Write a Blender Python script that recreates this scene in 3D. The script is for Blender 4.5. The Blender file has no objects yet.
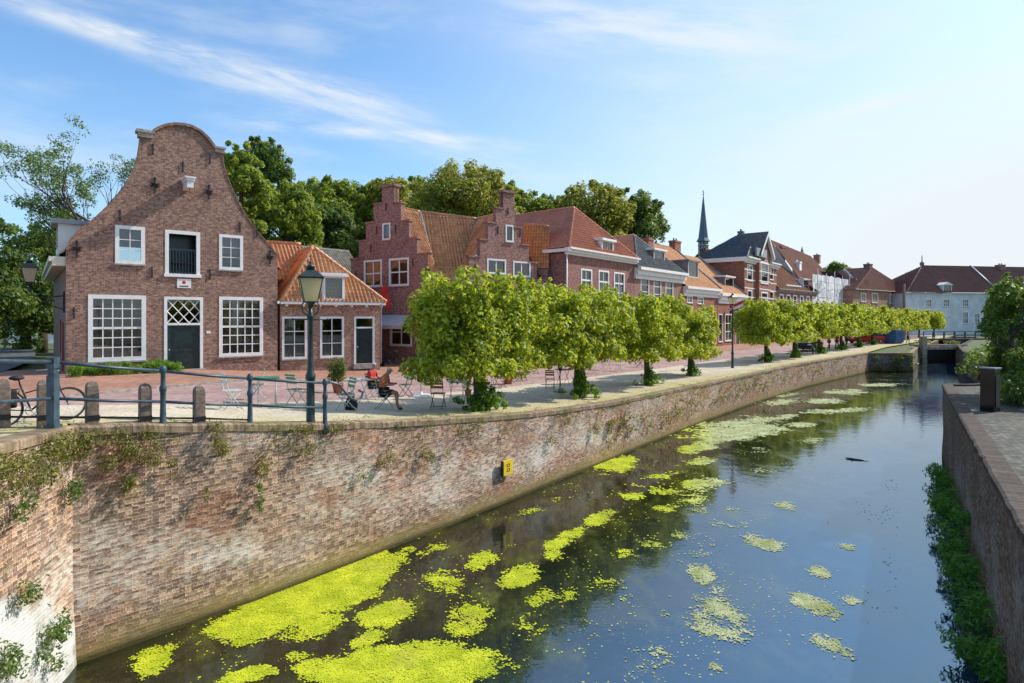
import bpy, bmesh, math, random
import numpy as np
from mathutils import Vector, Matrix, noise
from mathutils.geometry import tessellate_polygon, delaunay_2d_cdt
random.seed(7); RNG = np.random.default_rng(11)
scene = bpy.context.scene
COL = scene.collection
F = 600.0; CX = 512.0; HY = 318.0; CZ = 5.2
# ------------------------------------------------------------------ camera
cd = bpy.data.cameras.new("camera"); cam = bpy.data.objects.new("camera", cd); COL.objects.link(cam)
cam.location = (0, 0, CZ); cam.rotation_euler = (math.pi/2, 0, 0)
cd.lens = F/1024*36.0; cd.sensor_width = 36.0; cd.shift_y = -(341.5-HY)/1024
cd.clip_start = 0.1; cd.clip_end = 5000
scene.camera = cam
scene.view_settings.view_transform = 'Standard'; scene.view_settings.look = 'None'
scene.view_settings.exposure = 0
scene.cycles.max_bounces = 8; scene.cycles.transparent_max_bounces = 12
scene.cycles.diffuse_bounces = 3; scene.cycles.glossy_bounces = 4
scene.cycles.use_denoising = True
scene.cycles.caustics_reflective = False; scene.cycles.caustics_refractive = False
# ------------------------------------------------------------------ sun / sky
SD = Vector((0.91*0.777, 0.41*0.777, 0.63)).normalized()
sl = bpy.data.lights.new("sun", 'SUN'); sl.energy = 5.0; sl.angle = math.radians(0.53); sl.color = (1.0, 0.95, 0.87)
so = bpy.data.objects.new("sun", sl); COL.objects.link(so)
so.rotation_euler = SD.to_track_quat('Z', 'Y').to_euler(); so.location = (60, 30, 60)

class NT:
    def __init__(s, nt): s.nt = nt
    def n(s, typ, **kw):
        nd = s.nt.nodes.new(typ)
        for k, v in kw.items():
            if k.startswith('i_'):
                key = k[2:].replace('_', ' ')
                s.put(nd.inputs[key], v)
            else: setattr(nd, k, v)
        return nd
    def put(s, sock, v):
        if isinstance(v, bpy.types.NodeSocket): s.nt.links.new(v, sock)
        elif isinstance(v, (tuple, list)) and sock.type == 'RGBA' and len(v) == 3: sock.default_value = (*v, 1)
        else: sock.default_value = v
    def m(s, op, a, b=None, c=None, clamp=False):
        nd = s.nt.nodes.new('ShaderNodeMath'); nd.operation = op; nd.use_clamp = clamp
        s.put(nd.inputs[0], a)
        if b is not None: s.put(nd.inputs[1], b)
        if c is not None: s.put(nd.inputs[2], c)
        return nd.outputs[0]
    def mix(s, f, a, b, blend='MIX'):
        nd = s.nt.nodes.new('ShaderNodeMix'); nd.data_type = 'RGBA'; nd.blend_type = blend
        s.put(nd.inputs[0], f); s.put(nd.inputs[6], a); s.put(nd.inputs[7], b)
        return nd.outputs[2]
    def ramp(s, v, lo, hi):
        nd = s.nt.nodes.new('ShaderNodeMapRange'); nd.interpolation_type = 'SMOOTHSTEP'
        s.put(nd.inputs[0], v); nd.inputs[1].default_value = lo; nd.inputs[2].default_value = hi
        return nd.outputs[0]
    def noise(s, vec, scale, detail=4.0, rough=0.55):
        nd = s.nt.nodes.new('ShaderNodeTexNoise'); s.put(nd.inputs['Vector'], vec)
        nd.inputs['Scale'].default_value = scale; nd.inputs['Detail'].default_value = detail; nd.inputs['Roughness'].default_value = rough
        return nd.outputs['Fac']
    def mapv(s, vec, scale=(1,1,1), loc=(0,0,0)):
        nd = s.nt.nodes.new('ShaderNodeMapping'); s.put(nd.inputs[0], vec)
        nd.inputs['Scale'].default_value = scale; nd.inputs['Location'].default_value = loc
        return nd.outputs[0]
    def bump(s, h, strength=0.4, dist=0.02):
        nd = s.nt.nodes.new('ShaderNodeBump'); s.put(nd.inputs['Height'], h)
        nd.inputs['Strength'].default_value = strength; nd.inputs['Distance'].default_value = dist
        return nd.outputs[0]

w = bpy.data.worlds.new("World"); scene.world = w; w.use_nodes = True
t = NT(w.node_tree); w.node_tree.nodes.clear()
sky = t.n('ShaderNodeTexSky', sky_type='NISHITA', sun_disc=False)
sky.sun_elevation = math.asin(SD.z); sky.sun_rotation = math.atan2(SD.x, SD.y)
sky.air_density = 1.0; sky.dust_density = 1.2; sky.ozone_density = 1.6
tc = t.n('ShaderNodeTexCoord').outputs['Generated']
sx = t.n('ShaderNodeSeparateXYZ'); t.put(sx.inputs[0], tc)
X, Y, Z = sx.outputs
Yc = t.m('MAXIMUM', Y, 0.08)
a_ = t.m('DIVIDE', X, Yc); b_ = t.m('DIVIDE', Z, Yc)
front = t.ramp(Y, 0.1, 0.35)
def streak(slope, c, width, nscale, seed, lo, hi, a0=None, a1=None):
    line = t.m('MULTIPLY_ADD', a_, slope, c)
    dd = t.m('SUBTRACT', b_, line)
    along = t.m('ADD', a_, seed)
    cv = t.n('ShaderNodeCombineXYZ'); t.put(cv.inputs[0], t.m('MULTIPLY', along, 2.2)); t.put(cv.inputs[1], t.m('MULTIPLY', dd, 11.0)); cv.inputs[2].default_value = seed
    n1 = t.noise(cv.outputs[0], nscale, 7, 0.62)
    wob = t.m('MULTIPLY', t.m('SUBTRACT', t.noise(cv.outputs[0], 0.9, 2), 0.5), width*1.6)
    g = t.m('DIVIDE', t.m('ADD', dd, wob), width)
    g = t.m('EXPONENT', t.m('MULTIPLY', t.m('MULTIPLY', g, g), -1.0))
    r = t.m('MULTIPLY', g, t.ramp(n1, lo, hi))
    if a0 is not None:
        r = t.m('MULTIPLY', r, t.m('MULTIPLY', t.ramp(a_, a0-0.12, a0+0.12), t.m('SUBTRACT', 1.0, t.ramp(a_, a1-0.15, a1+0.1))))
    return r
c1 = streak(-0.345, 0.245, 0.026, 1.9, 3.1, 0.30, 0.68, -1.2, 0.05)
c5 = streak(-0.27, 0.30, 0.016, 2.4, 9.4, 0.34, 0.66, -0.75, -0.15)
c6 = streak(-0.10, 0.285, 0.012, 2.2, 2.6, 0.36, 0.66, -0.45, 0.05)
c2 = streak(-0.20, 0.31, 0.035, 1.8, 7.7, 0.34, 0.7, -0.55, -0.12)
c3 = streak(0.245, 0.204, 0.016, 1.2, 1.3, 0.3, 0.62, 0.5, 1.2)
c4 = streak(-0.12, 0.52, 0.07, 1.6, 5.9, 0.38, 0.7, 0.0, 0.5)
veil = t.noise(t.mapv(tc, (1.5, 1.5, 6.5)), 1.6, 6, 0.6)
veil = t.m('MULTIPLY', t.ramp(veil, 0.45, 0.75), 0.42)
cl = t.m('ADD', t.m('ADD', t.m('MULTIPLY', c1, 0.55), t.m('MULTIPLY', c2, 0.5)), t.m('ADD', t.m('MULTIPLY', c3, 0.85), t.m('MULTIPLY', c4, 0.75)))
cl = t.m('ADD', cl, t.m('ADD', t.m('MULTIPLY', c5, 0.75), t.m('MULTIPLY', c6, 0.65)))
cl = t.m('MULTIPLY', cl, front)
cl = t.m('ADD', cl, veil, clamp=True)
cl = t.m('MULTIPLY', cl, t.ramp(Z, 0.0, 0.06), clamp=True)
# thin milky haze thickening towards the sun and the horizon
sd = t.n('ShaderNodeVectorMath', operation='DOT_PRODUCT'); t.put(sd.inputs[0], tc); sd.inputs[1].default_value = SD
glow = t.ramp(sd.outputs['Value'], 0.25, 1.0)
low = t.m('SUBTRACT', 1.0, t.ramp(Z, -0.02, 0.42))
haze = t.m('ADD', t.m('MULTIPLY_ADD', glow, 0.55, 0.07), t.m('MULTIPLY', low, t.m('MULTIPLY_ADD', glow, 0.65, 0.30)), clamp=True)
skyc = t.mix(haze, t.mix(1.0, sky.outputs[0], (0.74, 1.24, 1.56), 'MULTIPLY'), (5.7, 6.15, 6.5))
colr = t.mix(cl, skyc, (5.9, 6.25, 6.5))
bg = t.n('ShaderNodeBackground'); t.put(bg.inputs[0], colr); bg.inputs[1].default_value = 0.15
ow = t.n('ShaderNodeOutputWorld'); w.node_tree.links.new(bg.outputs[0], ow.inputs[0])

# ------------------------------------------------------------------ materials
MATS = {}
def newmat(name):
    m = bpy.data.materials.new(name); m.use_nodes = True
    nt = m.node_tree; b = nt.nodes['Principled BSDF']
    MATS[name] = m
    return m, NT(nt), b
def plain(name, col, rough=0.6, var=0.25, scale=6.0, metal=0.0, bump=0.0, spec=0.5):
    m, t, b = newmat(name)
    oc = t.n('ShaderNodeTexCoord').outputs['Object']
    nz = t.noise(oc, scale, 5)
    dk = tuple(c*(1-var) for c in col); lt = tuple(min(1, c*(1+var)) for c in col)
    t.put(b.inputs['Base Color'], t.mix(t.ramp(nz, 0.3, 0.7), dk, lt))
    b.inputs['Roughness'].default_value = rough; b.inputs['Metallic'].default_value = metal
    b.inputs['Specular IOR Level'].default_value = spec
    if bump: t.put(b.inputs['Normal'], t.bump(t.noise(oc, scale*6, 4), bump, 0.02))
    return m
def brick(name, c1, c2, mortar, bw=0.21, rh=0.062, ms=0.007, grime=0.5, dirt=(0.08,0.06,0.05), hi=None):
    m, t, b = newmat(name)
    uv = t.n('ShaderNodeTexCoord').outputs['UV']
    oc = t.n('ShaderNodeTexCoord').outputs['Object']
    br = t.n('ShaderNodeTexBrick', i_Scale=1.0); t.put(br.inputs['Vector'], uv)
    br.inputs['Brick Width'].default_value = bw; br.inputs['Row Height'].default_value = rh
    br.inputs['Mortar Size'].default_value = ms; br.inputs['Mortar Smooth'].default_value = 0.3; br.inputs['Bias'].default_value = -0.1
    t.put(br.inputs['Color1'], c1); t.put(br.inputs['Color2'], c2); t.put(br.inputs['Mortar'], mortar)
    n1 = t.noise(oc, 0.45, 6, 0.6); n2 = t.noise(t.mapv(oc, (2.2, 2.2, 0.35)), 1.0, 5, 0.6)
    fine = t.noise(t.mapv(uv, (4.7, 16.0, 1)), 1.0, 2)
    us = t.n('ShaderNodeSeparateXYZ'); t.put(us.inputs[0], uv); cc = t.n('ShaderNodeCombineXYZ')
    t.put(cc.inputs[0], t.m('FLOOR', t.m('DIVIDE', us.outputs[0], bw/2))); t.put(cc.inputs[1], t.m('FLOOR', t.m('DIVIDE', us.outputs[1], rh)))
    wn = t.n('ShaderNodeTexWhiteNoise', noise_dimensions='2D'); t.put(wn.inputs['Vector'], cc.outputs[0])
    vv = t.m('MULTIPLY_ADD', t.m('SUBTRACT', wn.outputs['Value'], 0.5), 0.55, fine)
    c = t.mix(t.ramp(vv, 0.15, 0.85), t.mix(1.0, br.outputs[0], (0.62,0.60,0.60), 'MULTIPLY'), t.mix(1.0, br.outputs[0], (1.35,1.32,1.26), 'MULTIPLY'))
    c = t.mix(t.m('MULTIPLY', t.ramp(n1, 0.42, 0.72), grime), c, dirt)
    c = t.mix(t.m('MULTIPLY', t.ramp(n2, 0.5, 0.75), grime*0.55), c, hi or tuple(min(1, x*1.6) for x in c2))
    t.put(b.inputs['Base Color'], c); b.inputs['Roughness'].default_value = 0.85; b.inputs['Specular IOR Level'].default_value = 0.25
    h = t.m('ADD', t.m('MULTIPLY', br.outputs[1], -1.0), t.m('MULTIPLY', fine, 0.4))
    t.put(b.inputs['Normal'], t.bump(h, 0.55, 0.012))
    return m
def tiles(name, c1, c2, dark, tw=0.22, th=0.30, lichen=0.4):
    m, t, b = newmat(name)
    uv = t.n('ShaderNodeTexCoord').outputs['UV']; oc = t.n('ShaderNodeTexCoord').outputs['Object']
    s = t.n('ShaderNodeSeparateXYZ'); t.put(s.inputs[0], uv)
    fu = t.m('FLOOR', t.m('DIVIDE', s.outputs[0], tw)); fv = t.m('FLOOR', t.m('DIVIDE', s.outputs[1], th))
    cv = t.n('ShaderNodeCombineXYZ'); t.put(cv.inputs[0], fu); t.put(cv.inputs[1], fv)
    wn = t.n('ShaderNodeTexWhiteNoise', noise_dimensions='2D'); t.put(wn.inputs['Vector'], cv.outputs[0])
    c = t.mix(wn.outputs['Value'], c1, c2)
    # shadow gap where one course laps the next, painted dark; trough between rolls darker
    fv2 = t.m('FRACT', t.m('DIVIDE', s.outputs[1], th))
    c = t.mix(t.m('MULTIPLY', t.ramp(fv2, 0.80, 0.98), 0.6), c, dark)
    c = t.mix(t.m('MULTIPLY', t.m('SUBTRACT', 1.0, t.ramp(fv2, 0.05, 0.3)), 0.35), c, tuple(min(1, x*1.4+.05) for x in c2))  # highlight painted along the lower edge of each course
    fr = t.m('FRACT', t.m('DIVIDE', s.outputs[0], tw))
    c = t.mix(t.m('MULTIPLY', t.ramp(t.m('ABSOLUTE', t.m('SUBTRACT', fr, 0.72)), 0.2, 0.02), 0.55), c, dark)
    n1 = t.noise(oc, 0.7, 6, 0.62)
    c = t.mix(t.m('MULTIPLY', t.ramp(n1, 0.45, 0.7), lichen), c, dark)
    n2 = t.noise(oc, 3.5, 4, 0.6)
    c = t.mix(t.m('MULTIPLY', t.ramp(n2, 0.56, 0.75), lichen*0.7), c, tuple(min(1, x*1.5+0.03) for x in c2))
    t.put(b.inputs['Base Color'], c); b.inputs['Roughness'].default_value = 0.5; b.inputs['Specular IOR Level'].default_value = 0.5
    return m
def leafmat(name, dark, light, trans, tf=0.4):
    m, t, b = newmat(name)
    uv = t.n('ShaderNodeTexCoord').outputs['UV']
    s = t.n('ShaderNodeSeparateXYZ'); t.put(s.inputs[0], uv)
    f = t.m('POWER', t.m('ADD', t.m('MULTIPLY', s.outputs[0], 0.72), t.m('MULTIPLY', s.outputs[1], 0.28)), 1.25)
    c = t.mix(f, dark, light)
    t.put(b.inputs['Base Color'], c); b.inputs['Roughness'].default_value = 0.48; b.inputs['Specular IOR Level'].default_value = 0.28
    tr = t.n('ShaderNodeBsdfTranslucent'); t.put(tr.inputs[0], t.mix(f, tuple(x*0.6 for x in trans), trans))
    mx = t.n('ShaderNodeMixShader'); mx.inputs[0].default_value = tf
    nt = m.node_tree
    nt.links.new(b.outputs[0], mx.inputs[1]); nt.links.new(tr.outputs[0], mx.inputs[2])
    nt.links.new(mx.outputs[0], nt.nodes['Material Output'].inputs[0])
    return m
def glass(name, tint=(0.62,0.66,0.66), glossy=0.09):
    m, t, b = newmat(name); nt = m.node_tree; nt.nodes.remove(b)
    tr = t.n('ShaderNodeBsdfTransparent'); t.put(tr.inputs[0], tint)
    gl = t.n('ShaderNodeBsdfGlossy'); gl.inputs['Roughness'].default_value = 0.02
    oc = t.n('ShaderNodeTexCoord').outputs['Object']
    nb = t.bump(t.noise(oc, 1.7, 2), 0.05, 0.05); t.put(gl.inputs['Normal'], nb)
    fr = t.n('ShaderNodeFresnel'); fr.inputs[0].default_value = 1.5
    mx = t.n('ShaderNodeMixShader'); t.put(mx.inputs[0], t.m('MULTIPLY_ADD', fr.outputs[0], 1.0, glossy, clamp=True))
    nt.links.new(tr.outputs[0], mx.inputs[1]); nt.links.new(gl.outputs[0], mx.inputs[2])
    nt.links.new(mx.outputs[0], nt.nodes['Material Output'].inputs[0])
    return m

M_brick1 = brick('brick_gable', (0.20,0.105,0.08), (0.35,0.205,0.15), (0.40,0.33,0.28), grime=0.42, dirt=(0.17,0.10,0.085), hi=(0.44,0.29,0.19))
M_brick2 = brick('brick_brown', (0.29,0.155,0.105), (0.43,0.24,0.165), (0.45,0.37,0.31), grime=0.35, dirt=(0.12,0.07,0.05))
M_brick3 = brick('brick_purple', (0.27,0.13,0.11), (0.37,0.195,0.16), (0.36,0.26,0.235), grime=0.3, dirt=(0.09,0.036,0.038))
M_brick4 = brick('brick_plum', (0.25,0.11,0.095), (0.34,0.16,0.135), (0.34,0.24,0.215), grime=0.3, dirt=(0.08,0.038,0.036))
M_brick5 = brick('brick_pink', (0.27,0.13,0.105), (0.34,0.18,0.15), (0.36,0.29,0.26), grime=0.2, dirt=(0.18,0.10,0.085))
M_brick6 = brick('brick_red', (0.27,0.098,0.06), (0.35,0.145,0.095), (0.34,0.25,0.21), grime=0.2, dirt=(0.16,0.07,0.05))
M_tile_or = tiles('pantile_orange', (0.64,0.235,0.09), (0.82,0.40,0.19), (0.20,0.085,0.05), lichen=0.35)
M_tile_red = tiles('pantile_red', (0.50,0.15,0.085), (0.64,0.23,0.13), (0.17,0.055,0.04), lichen=0.3)
M_tile_gr = tiles('pantile_grey', (0.10,0.10,0.11), (0.19,0.185,0.19), (0.045,0.045,0.05), lichen=0.4)
M_tile_br = tiles('pantile_brown', (0.28,0.105,0.07), (0.40,0.16,0.105), (0.12,0.055,0.042), lichen=0.5)
M_white = plain('white_paint', (0.78,0.77,0.74), 0.45, 0.06, 3.0)
M_cream = plain('cream_paint', (0.66,0.61,0.5), 0.5, 0.08, 3.0)
M_green = plain('dark_green_paint', (0.012,0.03,0.03), 0.3, 0.3, 4.0)
M_black = plain('black_iron', (0.012,0.013,0.015), 0.45, 0.3, 5.0)
M_rail = plain('blue_grey_iron', (0.045,0.075,0.10), 0.42, 0.3, 9.0)
M_lamp = plain('green_iron', (0.018,0.035,0.032), 0.4, 0.35, 9.0)
M_wood = plain('weathered_wood', (0.20,0.145,0.11), 0.85, 0.4, 14.0, bump=0.4)
M_slat = plain('oiled_wood', (0.30,0.13,0.05), 0.55, 0.3, 12.0)
M_bark = plain('bark', (0.075,0.055,0.038), 0.9, 0.45, 9.0, bump=0.6)
M_zinc = plain('zinc', (0.30,0.32,0.34), 0.45, 0.15, 2.0)
M_lead = plain('lead', (0.15,0.165,0.19), 0.55, 0.2, 2.0)
M_stone = plain('stone', (0.33,0.29,0.25), 0.85, 0.3, 6.0, bump=0.3)
M_plaster = plain('white_plaster', (0.84,0.84,0.83), 0.8, 0.06, 0.9, bump=0.1)
M_dullplaster = plain('dull_white_plaster', (0.62,0.63,0.64), 0.85, 0.14, 0.5, bump=0.15)
M_curtain = plain('curtain_cloth', (0.62,0.6,0.57), 0.9, 0.12, 8.0)
M_brownrefl = plain('brown_reflection', (0.38,0.29,0.24), 0.9, 0.35, 3.0)
M_pinkrefl = plain('pink_reflection', (0.42,0.30,0.27), 0.9, 0.25, 4.0)
M_redcurt = plain('orange_cloth', (0.55,0.13,0.06), 0.9, 0.2, 6.0)
M_reddoor = plain('red_paint', (0.22,0.02,0.02), 0.4, 0.2, 4.0)
M_glass = glass('window_glass')
M_lampglass = glass('lantern_glass', (0.9,0.85,0.6), 0.12)
M_opal = leafmat('opal_glass', (0.72,0.66,0.48), (0.75,0.68,0.5), (0.95,0.85,0.55), 0.6)
M_spire = plain('spire_slate', (0.09,0.14,0.17), 0.5, 0.2, 1.0)
M_sheet = plain('white_sheeting', (0.72,0.72,0.72), 0.6, 0.14, 0.8, bump=0.5)
M_steel = plain('scaffold_steel', (0.4,0.41,0.42), 0.4, 0.15, 4.0)
M_grn_metal = plain('green_metal', (0.07,0.22,0.11), 0.4, 0.2, 6.0)
M_pale_metal = plain('pale_metal', (0.52,0.55,0.52), 0.4, 0.15, 6.0)
M_terracotta = plain('terracotta', (0.38,0.16,0.09), 0.8, 0.2, 5.0)
M_rubber = plain('rubber', (0.015,0.015,0.016), 0.7, 0.2, 6.0)
M_skin = plain('skin', (0.42,0.22,0.15), 0.55, 0.1, 8.0)
M_skin2 = plain('tanned_skin', (0.30,0.13,0.075), 0.55, 0.1, 8.0)
M_red = plain('red_cloth', (0.55,0.03,0.025), 0.8, 0.15, 8.0)
M_rust = plain('rust_cloth', (0.62,0.17,0.07), 0.8, 0.15, 8.0)
M_navy = plain('navy_cloth', (0.02,0.025,0.045), 0.8, 0.2, 8.0)
M_blackcl = plain('black_cloth', (0.012,0.012,0.013), 0.8, 0.2, 8.0)
M_greyh = plain('grey_hair', (0.42,0.42,0.43), 0.8, 0.25, 30.0)
M_brownh = plain('brown_hair', (0.06,0.035,0.02), 0.7, 0.3, 30.0)
M_lightcl = plain('pale_cloth', (0.55,0.56,0.6), 0.8, 0.1, 8.0)
M_yellow = plain('yellow_enamel', (0.78,0.56,0.02), 0.35, 0.08, 6.0)
M_bluepaint = plain('blue_paint', (0.03,0.10,0.24), 0.5, 0.2, 4.0)
M_flagblue = plain('flag_blue', (0.02,0.05,0.22), 0.8, 0.1, 4.0)
M_carblack = plain('black_car_paint', (0.012,0.012,0.014), 0.15, 0.1, 2.0)
M_carred = plain('red_car_paint', (0.36,0.015,0.012), 0.15, 0.1, 2.0)
M_awning = plain('grey_awning', (0.45,0.46,0.48), 0.8, 0.1, 3.0)
M_drift = plain('wet_wood', (0.03,0.024,0.02), 0.4, 0.3, 8.0)
L_lime = leafmat('lime_leaf', (0.018,0.065,0.008), (0.47,0.60,0.06), (0.92,0.95,0.07), 0.42)
L_shoot = leafmat('shoot_leaf', (0.05,0.15,0.018), (0.20,0.36,0.04), (0.42,0.62,0.05), 0.4)
L_wood = leafmat('wood_leaf', (0.06,0.13,0.018), (0.30,0.38,0.06), (0.62,0.70,0.07), 0.42)
L_warm = leafmat('warm_leaf', (0.08,0.12,0.018), (0.36,0.37,0.07), (0.7,0.68,0.08), 0.42)
L_dark = leafmat('dark_leaf', (0.03,0.08,0.018), (0.18,0.27,0.06), (0.40,0.52,0.08), 0.38)
L_haw = leafmat('glossy_leaf', (0.03,0.08,0.018), (0.11,0.2,0.035), (0.33,0.46,0.05), 0.35)
L_weed = leafmat('weed_leaf', (0.09,0.11,0.018), (0.34,0.31,0.07), (0.42,0.42,0.06), 0.3)
L_weedgreen = leafmat('wall_weed_leaf', (0.05,0.11,0.02), (0.2,0.28,0.06), (0.3,0.4,0.06), 0.3)
L_fern = leafmat('fern_leaf', (0.05,0.18,0.025), (0.16,0.42,0.06), (0.3,0.6,0.08), 0.4)
L_palm = leafmat('palm_leaf', (0.05,0.10,0.02), (0.22,0.27,0.06), (0.35,0.38,0.06), 0.3)
L_flower = leafmat('weed_flower', (0.25,0.17,0.13), (0.5,0.38,0.3), (0.3,0.25,0.12), 0.2)

# ------------------------------------------------------------------ mesh builder
def tag(o, label=None, cat=None, group=None, kind=None):
    if label: o['label'] = label
    if cat: o['category'] = cat
    if group: o['group'] = group
    if kind: o['kind'] = kind
    return o
def empty(name, loc=(0,0,0), rz=0.0, label=None, cat=None, group=None):
    o = bpy.data.objects.new(name, None); COL.objects.link(o); o.location = loc; o.rotation_euler = (0,0,rz)
    o.empty_display_size = 0.2
    return tag(o, label, cat, group)
def link(name, me, parent=None, loc=None):
    o = bpy.data.objects.new(name, me); COL.objects.link(o)
    if parent is not None: o.parent = parent
    if loc is not None: o.location = loc
    return o
def copy_tree(o, parent=None):
    c = o.copy(); COL.objects.link(c)
    if parent is not None: c.parent = parent
    for ch in list(o.children): copy_tree(ch, c)
    return c
class MB:
    def __init__(s): s.v = []; s.f = []; s.mi = []; s.sm = []; s.uv = {}; s.k = 0
    def face(s, pts, smooth=False, uvs=None):
        i = len(s.v); s.v += [tuple(p) for p in pts]; s.f.append(list(range(i, i+len(pts)))); s.mi.append(s.k); s.sm.append(smooth)
        if uvs: s.uv[len(s.f)-1] = uvs
    def box(s, x0, x1, y0, y1, z0, z1):
        i = len(s.v)
        s.v += [(x0,y0,z0),(x1,y0,z0),(x1,y1,z0),(x0,y1,z0),(x0,y0,z1),(x1,y0,z1),(x1,y1,z1),(x0,y1,z1)]
        for q in ((0,3,2,1),(4,5,6,7),(0,1,5,4),(1,2,6,5),(2,3,7,6),(3,0,4,7)):
            s.f.append([i+k for k in q]); s.mi.append(s.k); s.sm.append(False)
        return s
    def prism(s, outl, y0, y1):              # outline in (x,z), counter clockwise seen from -y
        n = len(outl); i = len(s.v)
        s.v += [(x,y0,z) for x,z in outl] + [(x,y1,z) for x,z in outl]
        tri = tessellate_polygon([[Vector((x,z,0)) for x,z in outl]])
        for a,b,c in tri:
            s.f.append([i+a,i+b,i+c]); s.f.append([i+n+c,i+n+b,i+n+a]); s.mi += [s.k]*2; s.sm += [False]*2
        for k in range(n):
            s.f.append([i+k,i+(k+1)%n,i+n+(k+1)%n,i+n+k]); s.mi.append(s.k); s.sm.append(False)
        return s
    def tube(s, pts, rad, n=8, cap=True, smooth=True):
        pts = [Vector(p) for p in pts]
        if not isinstance(rad, (list, tuple)): rad = [rad]*len(pts)
        i = len(s.v); prev = None
        for k, p in enumerate(pts):
            d = (pts[min(k+1, len(pts)-1)] - pts[max(k-1, 0)])
            d = d.normalized() if d.length > 1e-9 else Vector((0,0,1))
            if prev is None:
                a = d.cross(Vector((0,0,1)) if abs(d.z) < 0.95 else Vector((1,0,0))).normalized()
            else:
                a = (prev - d*prev.dot(d)); a = a.normalized() if a.length > 1e-6 else d.orthogonal().normalized()
            prev = a; b = d.cross(a)
            for q in range(n):
                an = 2*math.pi*q/n
                s.v.append(tuple(p + (a*math.cos(an) + b*math.sin(an))*rad[k]))
        for k in range(len(pts)-1):
            for q in range(n):
                s.f.append([i+k*n+q, i+k*n+(q+1)%n, i+(k+1)*n+(q+1)%n, i+(k+1)*n+q]); s.mi.append(s.k); s.sm.append(smooth)
        if cap:
            s.f.append([i+q for q in range(n)][::-1]); s.f.append([i+(len(pts)-1)*n+q for q in range(n)]); s.mi += [s.k]*2; s.sm += [False]*2
        return s
    def lathe(s, prof, n=12, c=(0,0,0), smooth=True, rot=0.0, sq=1.0):
        i = len(s.v)
        for r, z in prof:
            for q in range(n):
                an = 2*math.pi*q/n + rot
                s.v.append((c[0]+r*math.cos(an), c[1]+r*math.sin(an)*sq, c[2]+z))
        for k in range(len(prof)-1):
            for q in range(n):
                s.f.append([i+k*n+q, i+k*n+(q+1)%n, i+(k+1)*n+(q+1)%n, i+(k+1)*n+q]); s.mi.append(s.k); s.sm.append(smooth)
        s.f.append([i+q for q in range(n)][::-1]); s.f.append([i+(len(prof)-1)*n+q for q in range(n)]); s.mi += [s.k]*2; s.sm += [False]*2
        return s
    def torus(s, c, ax, R, r, n=24, m=6):
        c = Vector(c); ax = Vector(ax).normalized(); a = ax.orthogonal().normalized(); b = ax.cross(a)
        i = len(s.v)
        for k in range(n):
            an = 2*math.pi*k/n; d = a*math.cos(an)+b*math.sin(an)
            for q in range(m):
                bn = 2*math.pi*q/m
                s.v.append(tuple(c + d*(R + r*math.cos(bn)) + ax*r*math.sin(bn)))
        for k in range(n):
            for q in range(m):
                s.f.append([i+k*m+q, i+((k+1)%n)*m+q, i+((k+1)%n)*m+(q+1)%m, i+k*m+(q+1)%m]); s.mi.append(s.k); s.sm.append(True)
        return s
    def mesh(s, name, mats):
        me = bpy.data.meshes.new(name); me.from_pydata(s.v, [], s.f)
        if not isinstance(mats, (list, tuple)): mats = [mats]
        for m in mats: me.materials.append(m)
        me.polygons.foreach_set('material_index', s.mi); me.polygons.foreach_set('use_smooth', s.sm)
        me.update()
        ul = me.uv_layers.new(name='UVMap'); Zv = Vector((0,0,1))
        co = [0.0]*(2*len(me.loops))
        for p in me.polygons:
            if p.index in s.uv:
                for li, q in zip(p.loop_indices, s.uv[p.index]): co[2*li], co[2*li+1] = q
                continue
            n = p.normal; tt = Zv.cross(n)
            tt = tt.normalized() if tt.length > 0.05 else Vector((1,0,0))
            bb = n.cross(tt)
            for li in p.loop_indices:
                c = me.vertices[me.loops[li].vertex_index].co
                co[2*li] = c.dot(tt); co[2*li+1] = c.dot(bb)
        ul.data.foreach_set('uv', co)
        return me
    def build(s, name, mats, parent=None, bevel=0.0):
        o = link(name, s.mesh(name, mats), parent)
        if bevel:
            b = o.modifiers.new('bevel', 'BEVEL'); b.width = bevel; b.segments = 2; b.limit_method = 'ANGLE'
        return o

def bark_tube(mb, p0, d, L, r, depth, rnd, spread=0.6, tips=None, up=0.15):
    """a limb that bends, tapers and forks"""
    pts = [Vector(p0)]; rad = [r]; d = Vector(d).normalized(); n = 4
    for k in range(n):
        d = (d + Vector((rnd.uniform(-1,1), rnd.uniform(-1,1), rnd.uniform(-.4,.8)))*0.16 + Vector((0,0,up*0.3))).normalized()
        pts.append(pts[-1] + d*L/n); rad.append(r*(1-0.45*(k+1)/n))
    mb.tube(pts, rad, 7 if r > 0.05 else 5)
    if depth == 0:
        if tips is not None: tips.append(pts[-1])
        return
    for k in range(rnd.choice((2,3,3))):
        j = rnd.choice((2,3,4))
        nd = (d + Vector((rnd.uniform(-1,1), rnd.uniform(-1,1), rnd.uniform(-.3,.7)))*spread).normalized()
        bark_tube(mb, pts[j], nd, L*rnd.uniform(.6,.8), rad[j]*0.65, depth-1, rnd, spread, tips, up)

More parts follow.
